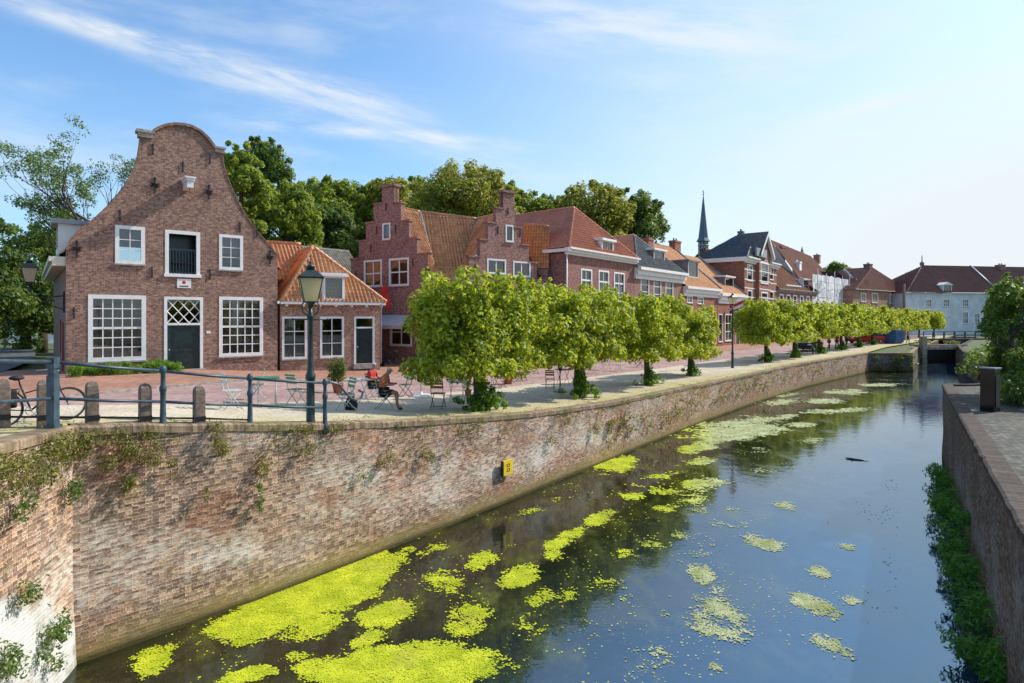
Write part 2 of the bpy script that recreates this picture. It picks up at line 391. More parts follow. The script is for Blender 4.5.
def leaves(name, clumps, size, mat, parent=None, up=0.35, rmin=0.45, slim=0.55, rng=RNG, droop=0.0):
    """clumps: (cx,cy,cz,rx,ry,rz,n). one mesh of many small folded leaves"""
    P = []; Nn = []; U = []
    for c in clumps:
        n = int(c[6])
        d = rng.normal(size=(n,3)); d /= np.linalg.norm(d,axis=1)[:,None]
        r = rng.uniform(rmin**2, 1.0, n)**0.5
        P.append(np.array(c[:3]) + d*r[:,None]*np.array(c[3:6]))
        nn = d*0.7 + rng.normal(size=(n,3))*0.42 + np.array((0,0,up))
        Nn.append(nn/np.linalg.norm(nn,axis=1)[:,None])
        U.append(np.stack([rng.uniform(0,1,n), np.full(n, rng.uniform(0,1))],1))
    P = np.concatenate(P); Nn = np.concatenate(Nn); U = np.concatenate(U); n = len(P)
    r = rng.normal(size=(n,3)); r[:,2] -= droop
    T = r - Nn*np.sum(r*Nn,axis=1)[:,None]; T /= np.linalg.norm(T,axis=1)[:,None]
    B = np.cross(Nn, T); s = (size*rng.uniform(0.65,1.35,n))[:,None]
    V = np.empty((n,4,3))
    V[:,0] = P - T*s*0.5; V[:,1] = P + B*s*0.5*slim + Nn*s*0.10 - T*s*0.05; V[:,2] = P + T*s*0.55; V[:,3] = P - B*s*0.5*slim + Nn*s*0.10 - T*s*0.05
    me = bpy.data.meshes.new(name)
    me.vertices.add(4*n); me.vertices.foreach_set('co', V.reshape(-1))
    me.loops.add(4*n); me.loops.foreach_set('vertex_index', np.arange(4*n, dtype=np.int32))
    me.polygons.add(n); me.polygons.foreach_set('loop_start', np.arange(0,4*n,4,dtype=np.int32))
    try: me.polygons.foreach_set('loop_total', np.full(n,4,dtype=np.int32))
    except Exception: pass
    me.materials.append(mat); me.update(calc_edges=True)
    ul = me.uv_layers.new(name='UVMap'); ul.data.foreach_set('uv', np.repeat(U,4,axis=0).reshape(-1))
    return link(name, me, parent)

def roof_patch(bm, uvl, poly, tw, th, amp, ns=5):
    """pantile surface over a planar convex polygon: rolls across, lapped courses up the slope"""
    P = [Vector(p) for p in poly]
    n = Vector((0,0,0))
    for k in range(len(P)):
        n += (P[k]-P[0]).cross(P[(k+1)%len(P)]-P[0])
    n.normalize()
    if n.z < 0: n = -n; P = P[::-1]
    u = Vector((0,0,1)).cross(n); u = u.normalized() if u.length > 0.01 else Vector((1,0,0)); v = n.cross(u)
    us = [p.dot(u) for p in P]; vs = [p.dot(v) for p in P]; base = P[0].dot(n)
    u0 = math.floor(min(us)/tw)*tw; u1 = max(us)+tw; v0 = math.floor(min(vs)/th)*th; v1 = max(vs)+th
    nu = int(math.ceil((u1-u0)/tw))*ns; nv = int(math.ceil((v1-v0)/th))
    tmp = bmesh.new(); tl = tmp.loops.layers.uv.new('UVMap')
    prof = [amp*math.sin(2*math.pi*(k%ns)/ns) for k in range(nu+1)]
    rows = []
    for j in range(nv):
        for (fv, dz) in ((0.0, 0.055*min(1, amp/0.03)), (0.999, 0.0)):
            row = []
            for k in range(nu+1):
                uu = u0+k*tw/ns; vv = v0+(j+fv)*th
                row.append((tmp.verts.new(u*uu + v*vv + n*(base+prof[k]+dz)), uu, vv))
            rows.append(row)
    for a, b in zip(rows[:-1], rows[1:]):
        for k in range(nu):
            f = tmp.faces.new((a[k][0], a[k+1][0], b[k+1][0], b[k][0])); f.smooth = True
            q = (a[k], a[k+1], b[k+1], b[k])
            for lp, w in zip(f.loops, q): lp[tl].uv = (w[1]+1e-3, min(w[2], a[k][2]+th*0.99)+1e-3)
    for k in range(len(P)):
        e = P[(k+1)%len(P)] - P[k]
        if e.length < 1e-6: continue
        bmesh.ops.bisect_plane(tmp, geom=tmp.verts[:]+tmp.edges[:]+tmp.faces[:], plane_co=P[k], plane_no=e.cross(n).normalized(), clear_outer=True)
    m2 = {}
    for vtx in tmp.verts: m2[vtx] = bm.verts.new(vtx.co)
    for f in tmp.faces:
        try: g = bm.faces.new([m2[x] for x in f.verts])
        except ValueError: continue
        g.smooth = True
        for l0, l1 in zip(f.loops, g.loops): l1[uvl].uv = l0[tl].uv
    tmp.free()
def roof(polys, mat, parent, tw=0.22, th=0.30, amp=0.03, ns=5, ridges=(), name='roof'):
    bm = bmesh.new(); ul = bm.loops.layers.uv.new('UVMap')
    for p in polys: roof_patch(bm, ul, p, tw, th, amp, ns)
    me = bpy.data.meshes.new(name); bm.to_mesh(me); bm.free(); me.materials.append(mat)
    o = link(name, me, parent)
    if ridges:
        mb = MB()
        for a, b in ridges:
            a = Vector(a); b = Vector(b); L = (b-a).length; k = max(2, int(L/0.35)); pts = []; rr = []
            for i in range(k):
                pts += [a.lerp(b, i/k), a.lerp(b, (i+0.97)/k)]; rr += [0.12, 0.10]
            mb.tube(pts, rr, 8)
        r = mb.build('ridge', mat, o)
    return o

def wall_holes(outl, holes, y=0.0, depth=0.14, mb=None):
    """vertical wall sheet in the plane y with rectangular openings and their reveals"""
    mb = mb or MB()
    pts = []; edges = []
    def ring(lp):
        s0 = len(pts); pts.extend(Vector((float(p[0]), float(p[1]))) for p in lp); k = len(lp)
        edges.extend((s0+q, s0+(q+1)%k) for q in range(k))
    cl_ = [outl[0]]
    for p in outl[1:]:
        if math.hypot(p[0]-cl_[-1][0], p[1]-cl_[-1][1]) > 1e-5: cl_.append(p)
    ring(cl_)
    for (a,b,c,d) in holes: ring([(a,c),(b,c),(b,d),(a,d)])
    V_, _, F_, *_r = delaunay_2d_cdt(pts, edges, [], 0, 1e-5)
    def inside(qx, qz):
        r = False; k = len(cl_)
        for q in range(k):
            (x1,z1),(x2,z2) = cl_[q], cl_[(q+1)%k]
            if (z1 > qz) != (z2 > qz) and qx < (x2-x1)*(qz-z1)/(z2-z1)+x1: r = not r
        return r
    i = len(mb.v); mb.v += [(p.x, y, p.y) for p in V_]
    for tr in F_:
        gx = sum(V_[k].x for k in tr)/len(tr); gq = sum(V_[k].y for k in tr)/len(tr)
        if not inside(gx, gq) or any(a < gx < b and c < gq < d for (a,b,c,d) in holes): continue
        A_, B_, C_ = (V_[k] for k in tr[:3])
        q = list(tr) if (B_.x-A_.x)*(C_.y-A_.y)-(B_.y-A_.y)*(C_.x-A_.x) > 0 else list(tr)[::-1]
        mb.f.append([i+k for k in q]); mb.mi.append(mb.k); mb.sm.append(False)
    for (a,b,c,d) in holes:
        e = y+depth
        mb.face([(a,y,c),(a,y,d),(a,e,d),(a,e,c)][::-1]); mb.face([(b,y,c),(b,y,d),(b,e,d),(b,e,c)])
        mb.face([(a,y,d),(b,y,d),(b,e,d),(a,e,d)][::-1]); mb.face([(a,y,c),(b,y,c),(b,e,c),(a,e,c)])
    return mb

class House:
    def __init__(s, name, label, cat, A, B, z, group=None):
        s.A = Vector((A[0],A[1],0)); s.B = Vector((B[0],B[1],0)); s.z = z
        s.W = (s.B-s.A).length; s.d = (s.B-s.A)/s.W; s.nb = Vector((-s.d.y, s.d.x, 0))
        s.o = empty(name, (A[0],A[1],z), math.atan2(s.d.y, s.d.x), label, cat, group)
    def px(s, px, py, off=0.0):
        r = Vector(((px-CX)/F, 1.0, 0)); A = s.A + s.nb*off
        tt = A.dot(s.nb)/r.dot(s.nb)
        p = r*tt
        return ((p-A).dot(s.d), CZ + (HY-py)*tt/F - s.z)
    def rect(s, x0, y0, x1, y1, off=0.0):
        ym = (y0+y1)/2; xm = (x0+x1)/2
        return (s.px(x0,ym,off)[0], s.px(x1,ym,off)[0], s.px(xm,y1,off)[1], s.px(xm,y0,off)[1])
    def world(s, x, y, z): return s.A + s.d*x + s.nb*y + Vector((0,0,s.z+z))
    def local3(s, X, Yv, zw):
        q = Vector((X,Yv,0))-s.A
        return (q.dot(s.d), q.dot(s.nb), zw-s.z)

def window(par, r, cols=2, rows=3, fw=0.11, bar=0.035, y=0.0, mid=None, sill=True, mf=None, curtain=None, name='window', lattice=False, inner=None, rng=random):
    x0,x1,z0,z1 = r; mf = mf or M_white
    mb = MB()
    ya, yb = y-0.025, y+0.11
    mb.box(x0,x0+fw,ya,yb,z0,z1); mb.box(x1-fw,x1,ya,yb,z0,z1)
    mb.box(x0+fw,x1-fw,ya,yb,z1-fw,z1); mb.box(x0+fw,x1-fw,ya,yb,z0,z0+fw)
    a,b,c,d = x0+fw, x1-fw, z0+fw, z1-fw
    if inner: mb.k = 1
    mi = y+0.04
    if lattice:
        w_, h_ = b-a, d-c; nx, ny = 3, 2
        cw, ch = w_/nx, h_/ny
        for i in range(nx):
            for j in range(ny):
                for (p,q) in (((0,0),(1,1)),((0,1),(1,0))):
                    mb.tube([(a+(i+p[0])*cw, mi+.02, c+(j+p[1])*ch),(a+(i+q[0])*cw, mi+.02, c+(j+q[1])*ch)], bar*.6, 4, smooth=False)
    else:
        for k in range(1,cols):
            xx = a+(b-a)*k/cols; mb.box(xx-bar/2,xx+bar/2,mi,mi+0.05,c,d)
        for k in range(1,rows):
            zz = c+(d-c)*k/rows; bw = bar*2.1 if mid == k else bar
            for i in range(cols):
                xa = a+(b-a)*i/cols+(bar/2 if i else 0); xb = a+(b-a)*(i+1)/cols-(bar/2 if i < cols-1 else 0)
                mb.box(xa,xb,mi-(0.012 if mid==k else 0),mi+0.05,zz-bw/2,zz+bw/2)
    o = mb.build(name, [mf, inner] if inner else mf, par)
    g = MB(); g.face([(a,mi+.03,c),(b,mi+.03,c),(b,mi+.03,d),(a,mi+.03,d)]); g.build('pane', M_glass, o)
    if sill:
        sb = MB(); sb.box(x0-.05,x1+.05,y-.10,y-.026,z0-.07,z0-.002); sb.build('sill', M_stone if sill == 1 else mf, o)
    if curtain:
        kind, mat = curtain if isinstance(curtain, tuple) else (curtain, M_curtain)
        cb = MB(); yy = y+0.2
        def drape(xa, xb, za, zb):
            n = max(6, int((xb-xa)/0.05)); 
            for k in range(n):
                u0_, u1_ = k/n, (k+1)/n
                f = lambda q: yy+0.03*math.sin(q*n*1.9)
                cb.face([(xa+(xb-xa)*u0_,f(u0_),za),(xa+(xb-xa)*u1_,f(u1_),za),(xa+(xb-xa)*u1_,f(u1_),zb),(xa+(xb-xa)*u0_,f(u0_),zb)], True)
        W_ = x1-x0
        if kind == 'half': drape(x0, x1, z0, z0+(z1-z0)*0.55)
        elif kind == 'sides': drape(x0, x0+W_*.3, z0, z1); drape(x1-W_*.3, x1, z0, z1)
        elif kind == 'top': drape(x0, x1, z0+(z1-z0)*0.45, z1)
        elif kind == 'full': drape(x0, x1, z0, z1)
        cb.build('curtain', mat, o)
    return o
def door(par, r, mf=None, md=None, y=0.0, transom=0.0, glazed=False, fw=0.12, lattice=False):
    x0,x1,z0,z1 = r; mf = mf or M_white; md = md or M_green
    mb = MB(); ya,yb = y-0.025,y+0.11
    mb.box(x0,x0+fw,ya,yb,z0,z1); mb.box(x1-fw,x1,ya,yb,z0,z1); mb.box(x0+fw,x1-fw,ya,yb,z1-fw,z1)
    zt = z1-transom
    if transom: mb.box(x0+fw,x1-fw,ya,yb,zt-fw*.8,zt)
    if lattice:
        a,b,c,d = x0+fw,x1-fw,zt,z1-fw; nx, ny = 3,2; cw,ch=(b-a)/nx,(d-c)/ny
        for i in range(nx):
            for j in range(ny):
                for (p,q) in (((0,0),(1,1)),((0,1),(1,0))):
                    mb.tube([(a+(i+p[0])*cw,y+.05,c+(j+p[1])*ch),(a+(i+q[0])*cw,y+.05,c+(j+q[1])*ch)], .022, 4, smooth=False)
    o = mb.build('door', mf, par)
    top = zt-fw*.8 if transom else z1-fw
    lb = MB(); a,b = x0+fw,x1-fw; yd = y+.06
    lb.box(a,b,yd,yd+.05,z0+.02,top)
    hgt = top-z0; 
    for (f0,f1) in ((.12,.42),(.5,.9)):
        zz0,zz1 = z0+hgt*f0,z0+hgt*f1; ix = (b-a)*.16
        for (p0,p1,q0,q1) in ((a+ix,b-ix,zz0,zz0+.05),(a+ix,b-ix,zz1-.05,zz1),(a+ix,a+ix+.05,zz0+.05,zz1-.05),(b-ix-.05,b-ix,zz0+.05,zz1-.05)):
            lb.box(p0,p1,yd-.02,yd-.001,q0,q1)
        lb.box(a+ix+.09,b-ix-.09,yd-.014,yd-.001,zz0+.09,zz1-.09)
    lb.build('leaf', md, o)
    h = MB(); h.lathe([(.012,0),(.03,.01),(.035,.03),(.02,.05)],8,(0,0,0)); 
    hm = h.mesh('handle', M_pale_metal); ho = link('handle', hm, o, (a+.1,yd,z0+1.0)); ho.rotation_euler=(math.pi/2,0,0)
    if transom:
        g = MB(); g.face([(a,y+.07,zt),(b,y+.07,zt),(b,y+.07,z1-fw),(a,y+.07,z1-fw)]); g.build('pane', M_glass, o)
    st = MB(); st.box(x0-.1,x1+.1,y-.35,y-.03,-.25,z0-.003); st.build('doorstep', M_stone, o)
    return o
def anchor(par, x, z, big=False):
    mb = MB(); h = .34 if big else .27
    mb.box(x-.025,x+.025,-.06,-.005,z-h,z+h)
    if big:
        for dz in (.12,-.02):
            mb.lathe([(.02,-.02),(.1,0),(.02,.02)],8,(x-.11,-.035,z+dz)); mb.lathe([(.02,-.02),(.1,0),(.02,.02)],8,(x+.11,-.035,z+dz))
        mb.tube([(x-.14,-.04,z+.05),(x+.14,-.04,z+.05)],.03,6)
        mb.lathe([(.02,0),(.07,.05),(.0,.12)],8,(x,-.035,z+h))
    return mb.build('wall_anchor', M_black, par)
def cornice(par, x0, x1, z, h=0.45, out=0.4, mat=None, y=0.0, name='cornice'):
    mb = MB(); hs = [(0.0,.35,.25),(.35,.75,.6),(.75,1.0,1.0)]
    for k,(a,b,f) in enumerate(hs):
        mb.box(x0-.002*k,x1+.002*k,y-out*f,y-.003,z+h*a,z+h*b-(0.0))
    return mb.build(name, mat or M_white, par)
def chimney(par, x, y, z0, z1, w=.7, d=.5, mat=None):
    mb = MB(); mb.box(x-w/2,x+w/2,y-d/2,y+d/2,z0,z1-.25); mb.box(x-w/2-.07,x+w/2+.07,y-d/2-.07,y+d/2+.07,z1-.25,z1)
    for k in (-1,1): mb.lathe([(.11,0),(.09,.35)],8,(x+k*w*.22,y,z1))
    return mb.build('chimney', mat or M_brick3, par)
def shell(H, D, outl_front, holes, mat, side_h=None, back=True, name='wall', x1=None):
    """front wall with openings, two side walls and a back wall, one brick shell"""
    W = x1 or H.W; mb = wall_holes(outl_front, holes)
    h = side_h
    mb.face([(0,D,-.6),(0,0,-.6),(0,0,h),(0,D,h)]); mb.face([(W,0,-.6),(W,D,-.6),(W,D,h),(W,0,h)])
    mb.face([(W,D,-.6),(0,D,-.6),(0,D,h),(W,D,h)]); mb.face([(0.02,.02,h-.12),(W-.02,.02,h-.12),(W-.02,D,h-.12),(0.02,D,h-.12)])
    return mb.build(name, mat, H.o)
def dormer(par, x, w, z0, h, y0, depth, cols=2, rows=1, cheek=None, topmat=None, pediment=False, curtain=None, sillz=None, flat=True):
    """dormer: cheeks running back into the roof, a window in front, a lid"""
    mb = MB(); ch = .07
    mb.box(x-w/2,x-w/2+ch,y0,y0+depth,z0-.3,z0+h); mb.box(x+w/2-ch,x+w/2,y0,y0+depth,z0-.3,z0+h)
    mb.box(x-w/2+ch,x+w/2-ch,y0+.005,y0+.08,z0-.3,z0-.002)
    o = mb.build('dormer', cheek or M_lead, par)
    window(par, (x-w/2+ch+.002,x+w/2-ch-.002,z0,z0+h-.002), cols, rows, fw=.08, y=y0, sill=False, curtain=curtain)
    lb = MB()
    if pediment:
        ov=.22
        lb.prism([(x-w/2-ov,z0+h),(x+w/2+ov,z0+h),(x,z0+h+w*.28)], y0-.2, y0+depth)
    else:
        lb.box(x-w/2-.18,x+w/2+.18,y0-.22,y0+depth,z0+h,z0+h+.16)
        lb.box(x-w/2-.12,x+w/2+.12,y0-.16,y0+depth,z0+h+.16,z0+h+.2)
    lb.build('lid', topmat or M_white, o)
    return o
# ------------------------------------------------------------------ terrain
def interp(x, tab):
    if x <= tab[0][0]: return tab[0][1]
    for (a,b),(c,d) in zip(tab[:-1], tab[1:]):
        if x <= c: return b+(d-b)*(x-a)/(c-a)
    return tab[-1][1]
WL = [(-8,-3.3),(2,-5.2),(9,-6.59),(11,-4.78),(13,-3.2),(14.5,-2.05),(16.6,-.45),(18.7,1.1),(22.9,4.2),(29,8.75),(36.3,14.5),(45,21.9),(57.8,34.3)]
WL2 = [(58.0,38.7),(70,47.4),(112,82)]
def Xw(Y): return interp(Y, WL) if Y < 57.9 else interp(Y, WL2)
ST = WL + [(70,44.0),(112,82.5)]
def Xs(Y): return interp(Y, ST) if Y <= 112 else 82.5+(Y-112)*0.9
ZT = [(-6,3.95),(-2,3.82),(2.9,3.52),(5.5,3.2),(7.0,3.0),(9.2,2.75),(12.7,2.42),(15.3,2.22),(20,2.0),(28,1.85),(37,1.75),(60,1.8),(500,1.8)]
def gz(X, Y):
    s = .62*X+.78*Y; d = min(25, max(0, (Xs(Y)-X)*.78))
    q = s-.10*d; w_ = min(1, max(0, (d-5)/9)); w_ = w_*w_*(3-2*w_); q += w_*max(0, 11.3-q)
    return (interp(q-.7, ZT)+interp(q, ZT)*2+interp(q+.7, ZT))/4
WR = [(-8,-3.86),(22.5,16.15),(23.0,20.5),(40,31.6),(58,43.6),(70,52),(112,87)]
def Xr(Y): return interp(Y, WR)
def gr(Y): return interp(Y, [(0,2.65),(25,2.65),(40,2.2),(58,1.9),(112,1.8)])
def G(px, py):
    """where the sight line through a photo point meets the left bank"""
    Yv = 10.0
    for k in range(60):
        Xv = (px-CX)*Yv/F; z = gz(Xv, Yv); Yn = (CZ-z)*F/(py-HY); Yv = Yv*.6+Yn*.4
    return Vector(((px-CX)*Yv/F, Yv, gz((px-CX)*Yv/F, Yv)))
def gravelmat():
    m, t, b = newmat('gravel'); uv = t.n('ShaderNodeTexCoord').outputs['UV']; oc = t.n('ShaderNodeTexCoord').outputs['Object']
    s = t.n('ShaderNodeSeparateXYZ'); t.put(s.inputs[0], uv)
    vo = t.n('ShaderNodeTexVoronoi', i_Scale=9.0); t.put(vo.inputs['Vector'], oc)
    n1 = t.noise(oc, 0.55, 6, .6); n2 = t.noise(oc, 30, 3, .7); n3 = t.noise(oc, 2.2, 5, .65)
    c = t.mix(t.ramp(n2, .3, .7), (0.47,0.385,0.275), (0.74,0.63,0.47))
    cs = t.n('ShaderNodeSeparateColor'); t.put(cs.inputs[0], vo.outputs['Color'])
    cob = t.mix(cs.outputs[0], (0.36,0.30,0.24), (0.66,0.57,0.44))
    cob = t.mix(t.ramp(vo.outputs['Distance'], .35, .55), cob, (0.42,0.36,0.26))
    c = t.mix(t.m('MULTIPLY', t.ramp(n1, .38, .6), .75), c, cob)
    edge = t.m('MULTIPLY', t.m('SUBTRACT', 1.0, t.ramp(s.outputs[1], .4, 2.4)), t.ramp(n3, .32, .55))
    c = t.mix(t.m('MULTIPLY', edge, .85), c, (0.42,0.37,0.10))
    c = t.mix(t.m('MULTIPLY', t.ramp(n3, .62, .75), .55), c, (0.20,0.20,0.06))
    t.put(b.inputs['Base Color'], c); b.inputs['Roughness'].default_value = .95; b.inputs['Specular IOR Level'].default_value = .2
    t.put(b.inputs['Normal'], t.bump(t.m('ADD', vo.outputs['Distance'], n2), .5, .03)); return m
def pavermat(name, c1, c2, mort, bw=.2, rh=.1, stain=.35):
    m, t, b = newmat(name); uv = t.n('ShaderNodeTexCoord').outputs['UV']; oc = t.n('ShaderNodeTexCoord').outputs['Object']
    br = t.n('ShaderNodeTexBrick', i_Scale=1.0); t.put(br.inputs['Vector'], uv)
    br.inputs['Brick Width'].default_value = bw; br.inputs['Row Height'].default_value = rh; br.inputs['Mortar Size'].default_value = .010; br.inputs['Bias'].default_value = -.1
    t.put(br.inputs['Color1'], tuple(x*.86 for x in c1)); t.put(br.inputs['Color2'], c2); t.put(br.inputs['Mortar'], mort)
    n1 = t.noise(oc, .5, 7, .65); n2 = t.noise(oc, 7, 4, .6)
    c = t.mix(t.m('MULTIPLY', t.ramp(n1, .4, .66), stain+.15), br.outputs[0], tuple(x*.5 for x in c1))
    c = t.mix(t.m('MULTIPLY', t.ramp(n2, .5, .8), .35), c, tuple(min(1,x*1.5) for x in c2))
    t.put(b.inputs['Base Color'], c); b.inputs['Roughness'].default_value = .85; b.inputs['Specular IOR Level'].default_value = .3
    t.put(b.inputs['Normal'], t.bump(t.m('ADD', t.m('MULTIPLY', br.outputs[1], -1.0), n2), .4, .01)); return m
def groundmat():
    m, t, b = newmat('turf'); oc = t.n('ShaderNodeTexCoord').outputs['Object']
    n1 = t.noise(oc, .25, 6, .6); n2 = t.noise(oc, 5, 5, .7)
    c = t.mix(t.ramp(n2, .3, .7), (0.035,0.06,0.016), (0.11,0.14,0.035)); c = t.mix(t.m('MULTIPLY', t.ramp(n1,.45,.7),.5), c, (0.15,0.12,0.07))
    t.put(b.inputs['Base Color'], c); b.inputs['Roughness'].default_value = .95
    t.put(b.inputs['Normal'], t.bump(n2, .6, .05)); return m
M_gravel = gravelmat()
M_street = pavermat('street_clinker', (0.40,0.235,0.205), (0.60,0.40,0.35), (0.22,0.16,0.14))
M_walk = pavermat('pavement_brick', (0.42,0.19,0.125), (0.58,0.31,0.21), (0.24,0.15,0.11))
M_lane = plain('asphalt', (0.095,0.095,0.10), .9, .25, 3.0, bump=.3)
M_turf = groundmat()
M_cobble = pavermat('quay_cobble', (0.075,0.07,0.06), (0.19,0.175,0.15), (0.05,0.055,0.03), .13, .11, .5)

def sheet(mb, rows, uvs=None):
    for j in range(len(rows)-1):
        for k in range(len(rows[j])-1):
            mb.face([rows[j][k], rows[j][k+1], rows[j+1][k+1], rows[j+1][k]], True,
                    [uvs[j][k], uvs[j][k+1], uvs[j+1][k+1], uvs[j+1][k]] if uvs else None)
# ground: one sheet to the horizon with the canal left open
mb = MB()
offs = [0,.4,1,2,3,5,7,9,12,15,18,22,26,32,45,80,200,700,2600]
ysl = [-60,-25,-8]+[x*.5 for x in range(-14,60)]+list(range(30,58,2))+[57.8]
ysl2 = [58.0,62,66,70,76,84,92,100,108,112]
for ys in (ysl, ysl2):
    sheet(mb, [[(Xw(y)-o, y, gz(Xw(y)-o, y)-.14) for o in offs[::-1]] for y in ys])
ysr = [-60,-8,0,5,10,15,20,22.5,22.9,24,27,30,34,40,48,58,70,90,112]
sheet(mb, [[(Xr(y)+o, y, gr(y)-.02) for o in (0,.5,3,8,20,60,300,2600)] for y in ysr])
sheet(mb, [[(x, y, 1.66) for x in (-2600,-600,-100,0,40,82,87,100,140,400,2600)] for y in (112,130,160,250,600,2600)])
tag(mb.build('ground', M_turf), kind='structure')
N2 = Vector((-.78,.62,0))
def strip(name, mat, d0, d1, ys, dz, nd=5):
    rows = []; uvs = []; s = 0; prev = None
    for y in ys:
        Wp = Vector((Xs(y), y, 0))
        if prev: s += (Wp-prev).length
        prev = Wp; r = []; u = []
        a = d0(y) if callable(d0) else d0; b = d1(y) if callable(d1) else d1
        for k in range(nd+1):
            d = b+(a-b)*k/nd; P = Wp+N2*d
            r.append((P.x, P.y, gz(P.x,P.y)+dz)); u.append((s, d))
        rows.append(r); uvs.append(u)
    mb = MB(); sheet(mb, rows, uvs); return tag(mb.build(name, mat), kind='structure')
ysS = [x*.5 for x in range(-10,60)]+list(range(30,58,2))+[57.8,62,66,70,76,84,92,100,108,112,120,130]
d_gs = lambda y: interp(y, [(0,3.2),(9,3.6),(14,5.2),(20,6.6),(60,6.4),(112,5)])
d_sp = lambda y: interp(y, [(0,12.5),(14,14.0),(26,14.2),(40,12.2),(60,11.4),(130,11)])
strip('quay_gravel', M_gravel, .30, d_gs, ysS, 0.0, 6)
strip('street', M_street, d_gs, d_sp, ysS, 0.0, 6)
strip('pavement', M_walk, d_sp, 27.0, ysS, 0.07, 8)
mb = MB()          # pavement kerb
rows = []
for y in ysS:
    P = Vector((Xs(y),y,0))+N2*d_sp(y); z = gz(P.x,P.y)
    q = P-N2*.12
    rows.append([(P.x,P.y,z+.075),(q.x,q.y,z+.075),(q.x,q.y,z-.05)])
sheet(mb, rows); tag(mb.build('kerb', M_stone), kind='structure')
# lane going back on the near side of the gabled house
mb = MB(); rows = []
for k in range(14):
    tt = k/13; c = Vector((-24.2,23.5,0)).lerp(Vector((-42,52,0)), tt) + Vector((-6*tt*tt+3*tt,0,0))
    sd_ = Vector((.83,.52,0))
    rows.append([(p.x,p.y,gz(p.x,p.y)+.085) for p in (c-sd_*2.6, c-sd_*.8, c+sd_*1.0, c+sd_*2.4)])
sheet(mb, rows); tag(mb.build('lane', M_lane), kind='structure')

# ------------------------------------------------------------------ water
def watermat():
    m, t, b = newmat('canal_water'); oc = t.n('ShaderNodeTexCoord').outputs['Object']
    n1 = t.noise(oc, .35, 5, .6); n2 = t.noise(t.mapv(oc,(1,1,1)), 2.2, 3, .5); n3 = t.noise(oc, 11, 3, .5)
    sp = t.n('ShaderNodeSeparateXYZ'); t.put(sp.inputs[0], oc)
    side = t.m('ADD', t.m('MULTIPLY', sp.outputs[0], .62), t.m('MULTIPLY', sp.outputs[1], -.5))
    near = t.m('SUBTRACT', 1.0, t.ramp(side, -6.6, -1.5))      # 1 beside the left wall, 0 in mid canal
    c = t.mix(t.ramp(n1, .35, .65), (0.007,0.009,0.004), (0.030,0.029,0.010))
    c = t.mix(t.m('SUBTRACT', 1.0, near), c, (0.006,0.028,0.068))  # blue of the reflected sky put into the base colour towards mid canal
    # scum film: broken streaks of algae dulling the surface
    f1 = t.noise(t.mapv(oc, (1.0, .55, 1)), 1.1, 8, .68); f2 = t.noise(oc, 26, 3, .7)
    film = t.m('MULTIPLY', t.ramp(t.m('ADD', f1, t.m('MULTIPLY', t.m('SUBTRACT', f2, .5), .35)), .50, .72), t.m('MULTIPLY_ADD', near, .6, .22))
    c = t.mix(film, c, t.mix(near, (0.16,0.19,0.13), (0.12,0.13,0.025)))
    t.put(b.inputs['Base Color'], c); t.put(b.inputs['Roughness'], t.m('MULTIPLY_ADD', film, .35, .02)); b.inputs['IOR'].default_value = 2.2
    b.inputs['Specular Tint'].default_value = (.60,.84,1,1)
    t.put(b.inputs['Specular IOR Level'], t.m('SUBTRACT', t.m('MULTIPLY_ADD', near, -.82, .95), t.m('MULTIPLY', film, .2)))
    h = t.m('ADD', n2, t.m('MULTIPLY', n3, .25))
    t.put(b.inputs['Normal'], t.bump(h, .085, .05)); return m
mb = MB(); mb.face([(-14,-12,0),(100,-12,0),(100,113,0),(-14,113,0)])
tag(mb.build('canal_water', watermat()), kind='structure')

# ------------------------------------------------------------------ duckweed
def weedmat():
    m, t, b = newmat('duckweed'); oc = t.n('ShaderNodeTexCoord').outputs['Object']
    n1 = t.noise(oc, 2.2, 8, .72); n2 = t.noise(oc, 45, 3, .7)
    sp = t.n('ShaderNodeSeparateXYZ'); t.put(sp.inputs[0], oc)
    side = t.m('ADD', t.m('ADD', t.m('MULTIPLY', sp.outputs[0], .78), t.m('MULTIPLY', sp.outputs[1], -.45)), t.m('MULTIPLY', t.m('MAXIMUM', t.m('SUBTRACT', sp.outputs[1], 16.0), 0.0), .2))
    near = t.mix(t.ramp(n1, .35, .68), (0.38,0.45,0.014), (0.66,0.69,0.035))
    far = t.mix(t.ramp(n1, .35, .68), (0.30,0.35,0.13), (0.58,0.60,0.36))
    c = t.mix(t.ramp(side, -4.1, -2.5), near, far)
    c = t.mix(t.m('MULTIPLY', t.ramp(n2, .52, .8), .5), c, (0.20,0.22,0.02))
    n4 = t.noise(oc, .9, 5, .6); c = t.mix(t.m('MULTIPLY', t.ramp(n4, .52, .72), .45), c, (0.34,0.31,0.07))
    t.put(b.inputs['Base Color'], c); b.inputs['Roughness'].default_value = .8; b.inputs['Specular IOR Level'].default_value = .2
    t.put(b.inputs['Normal'], t.bump(n2, .5, .02)); return m
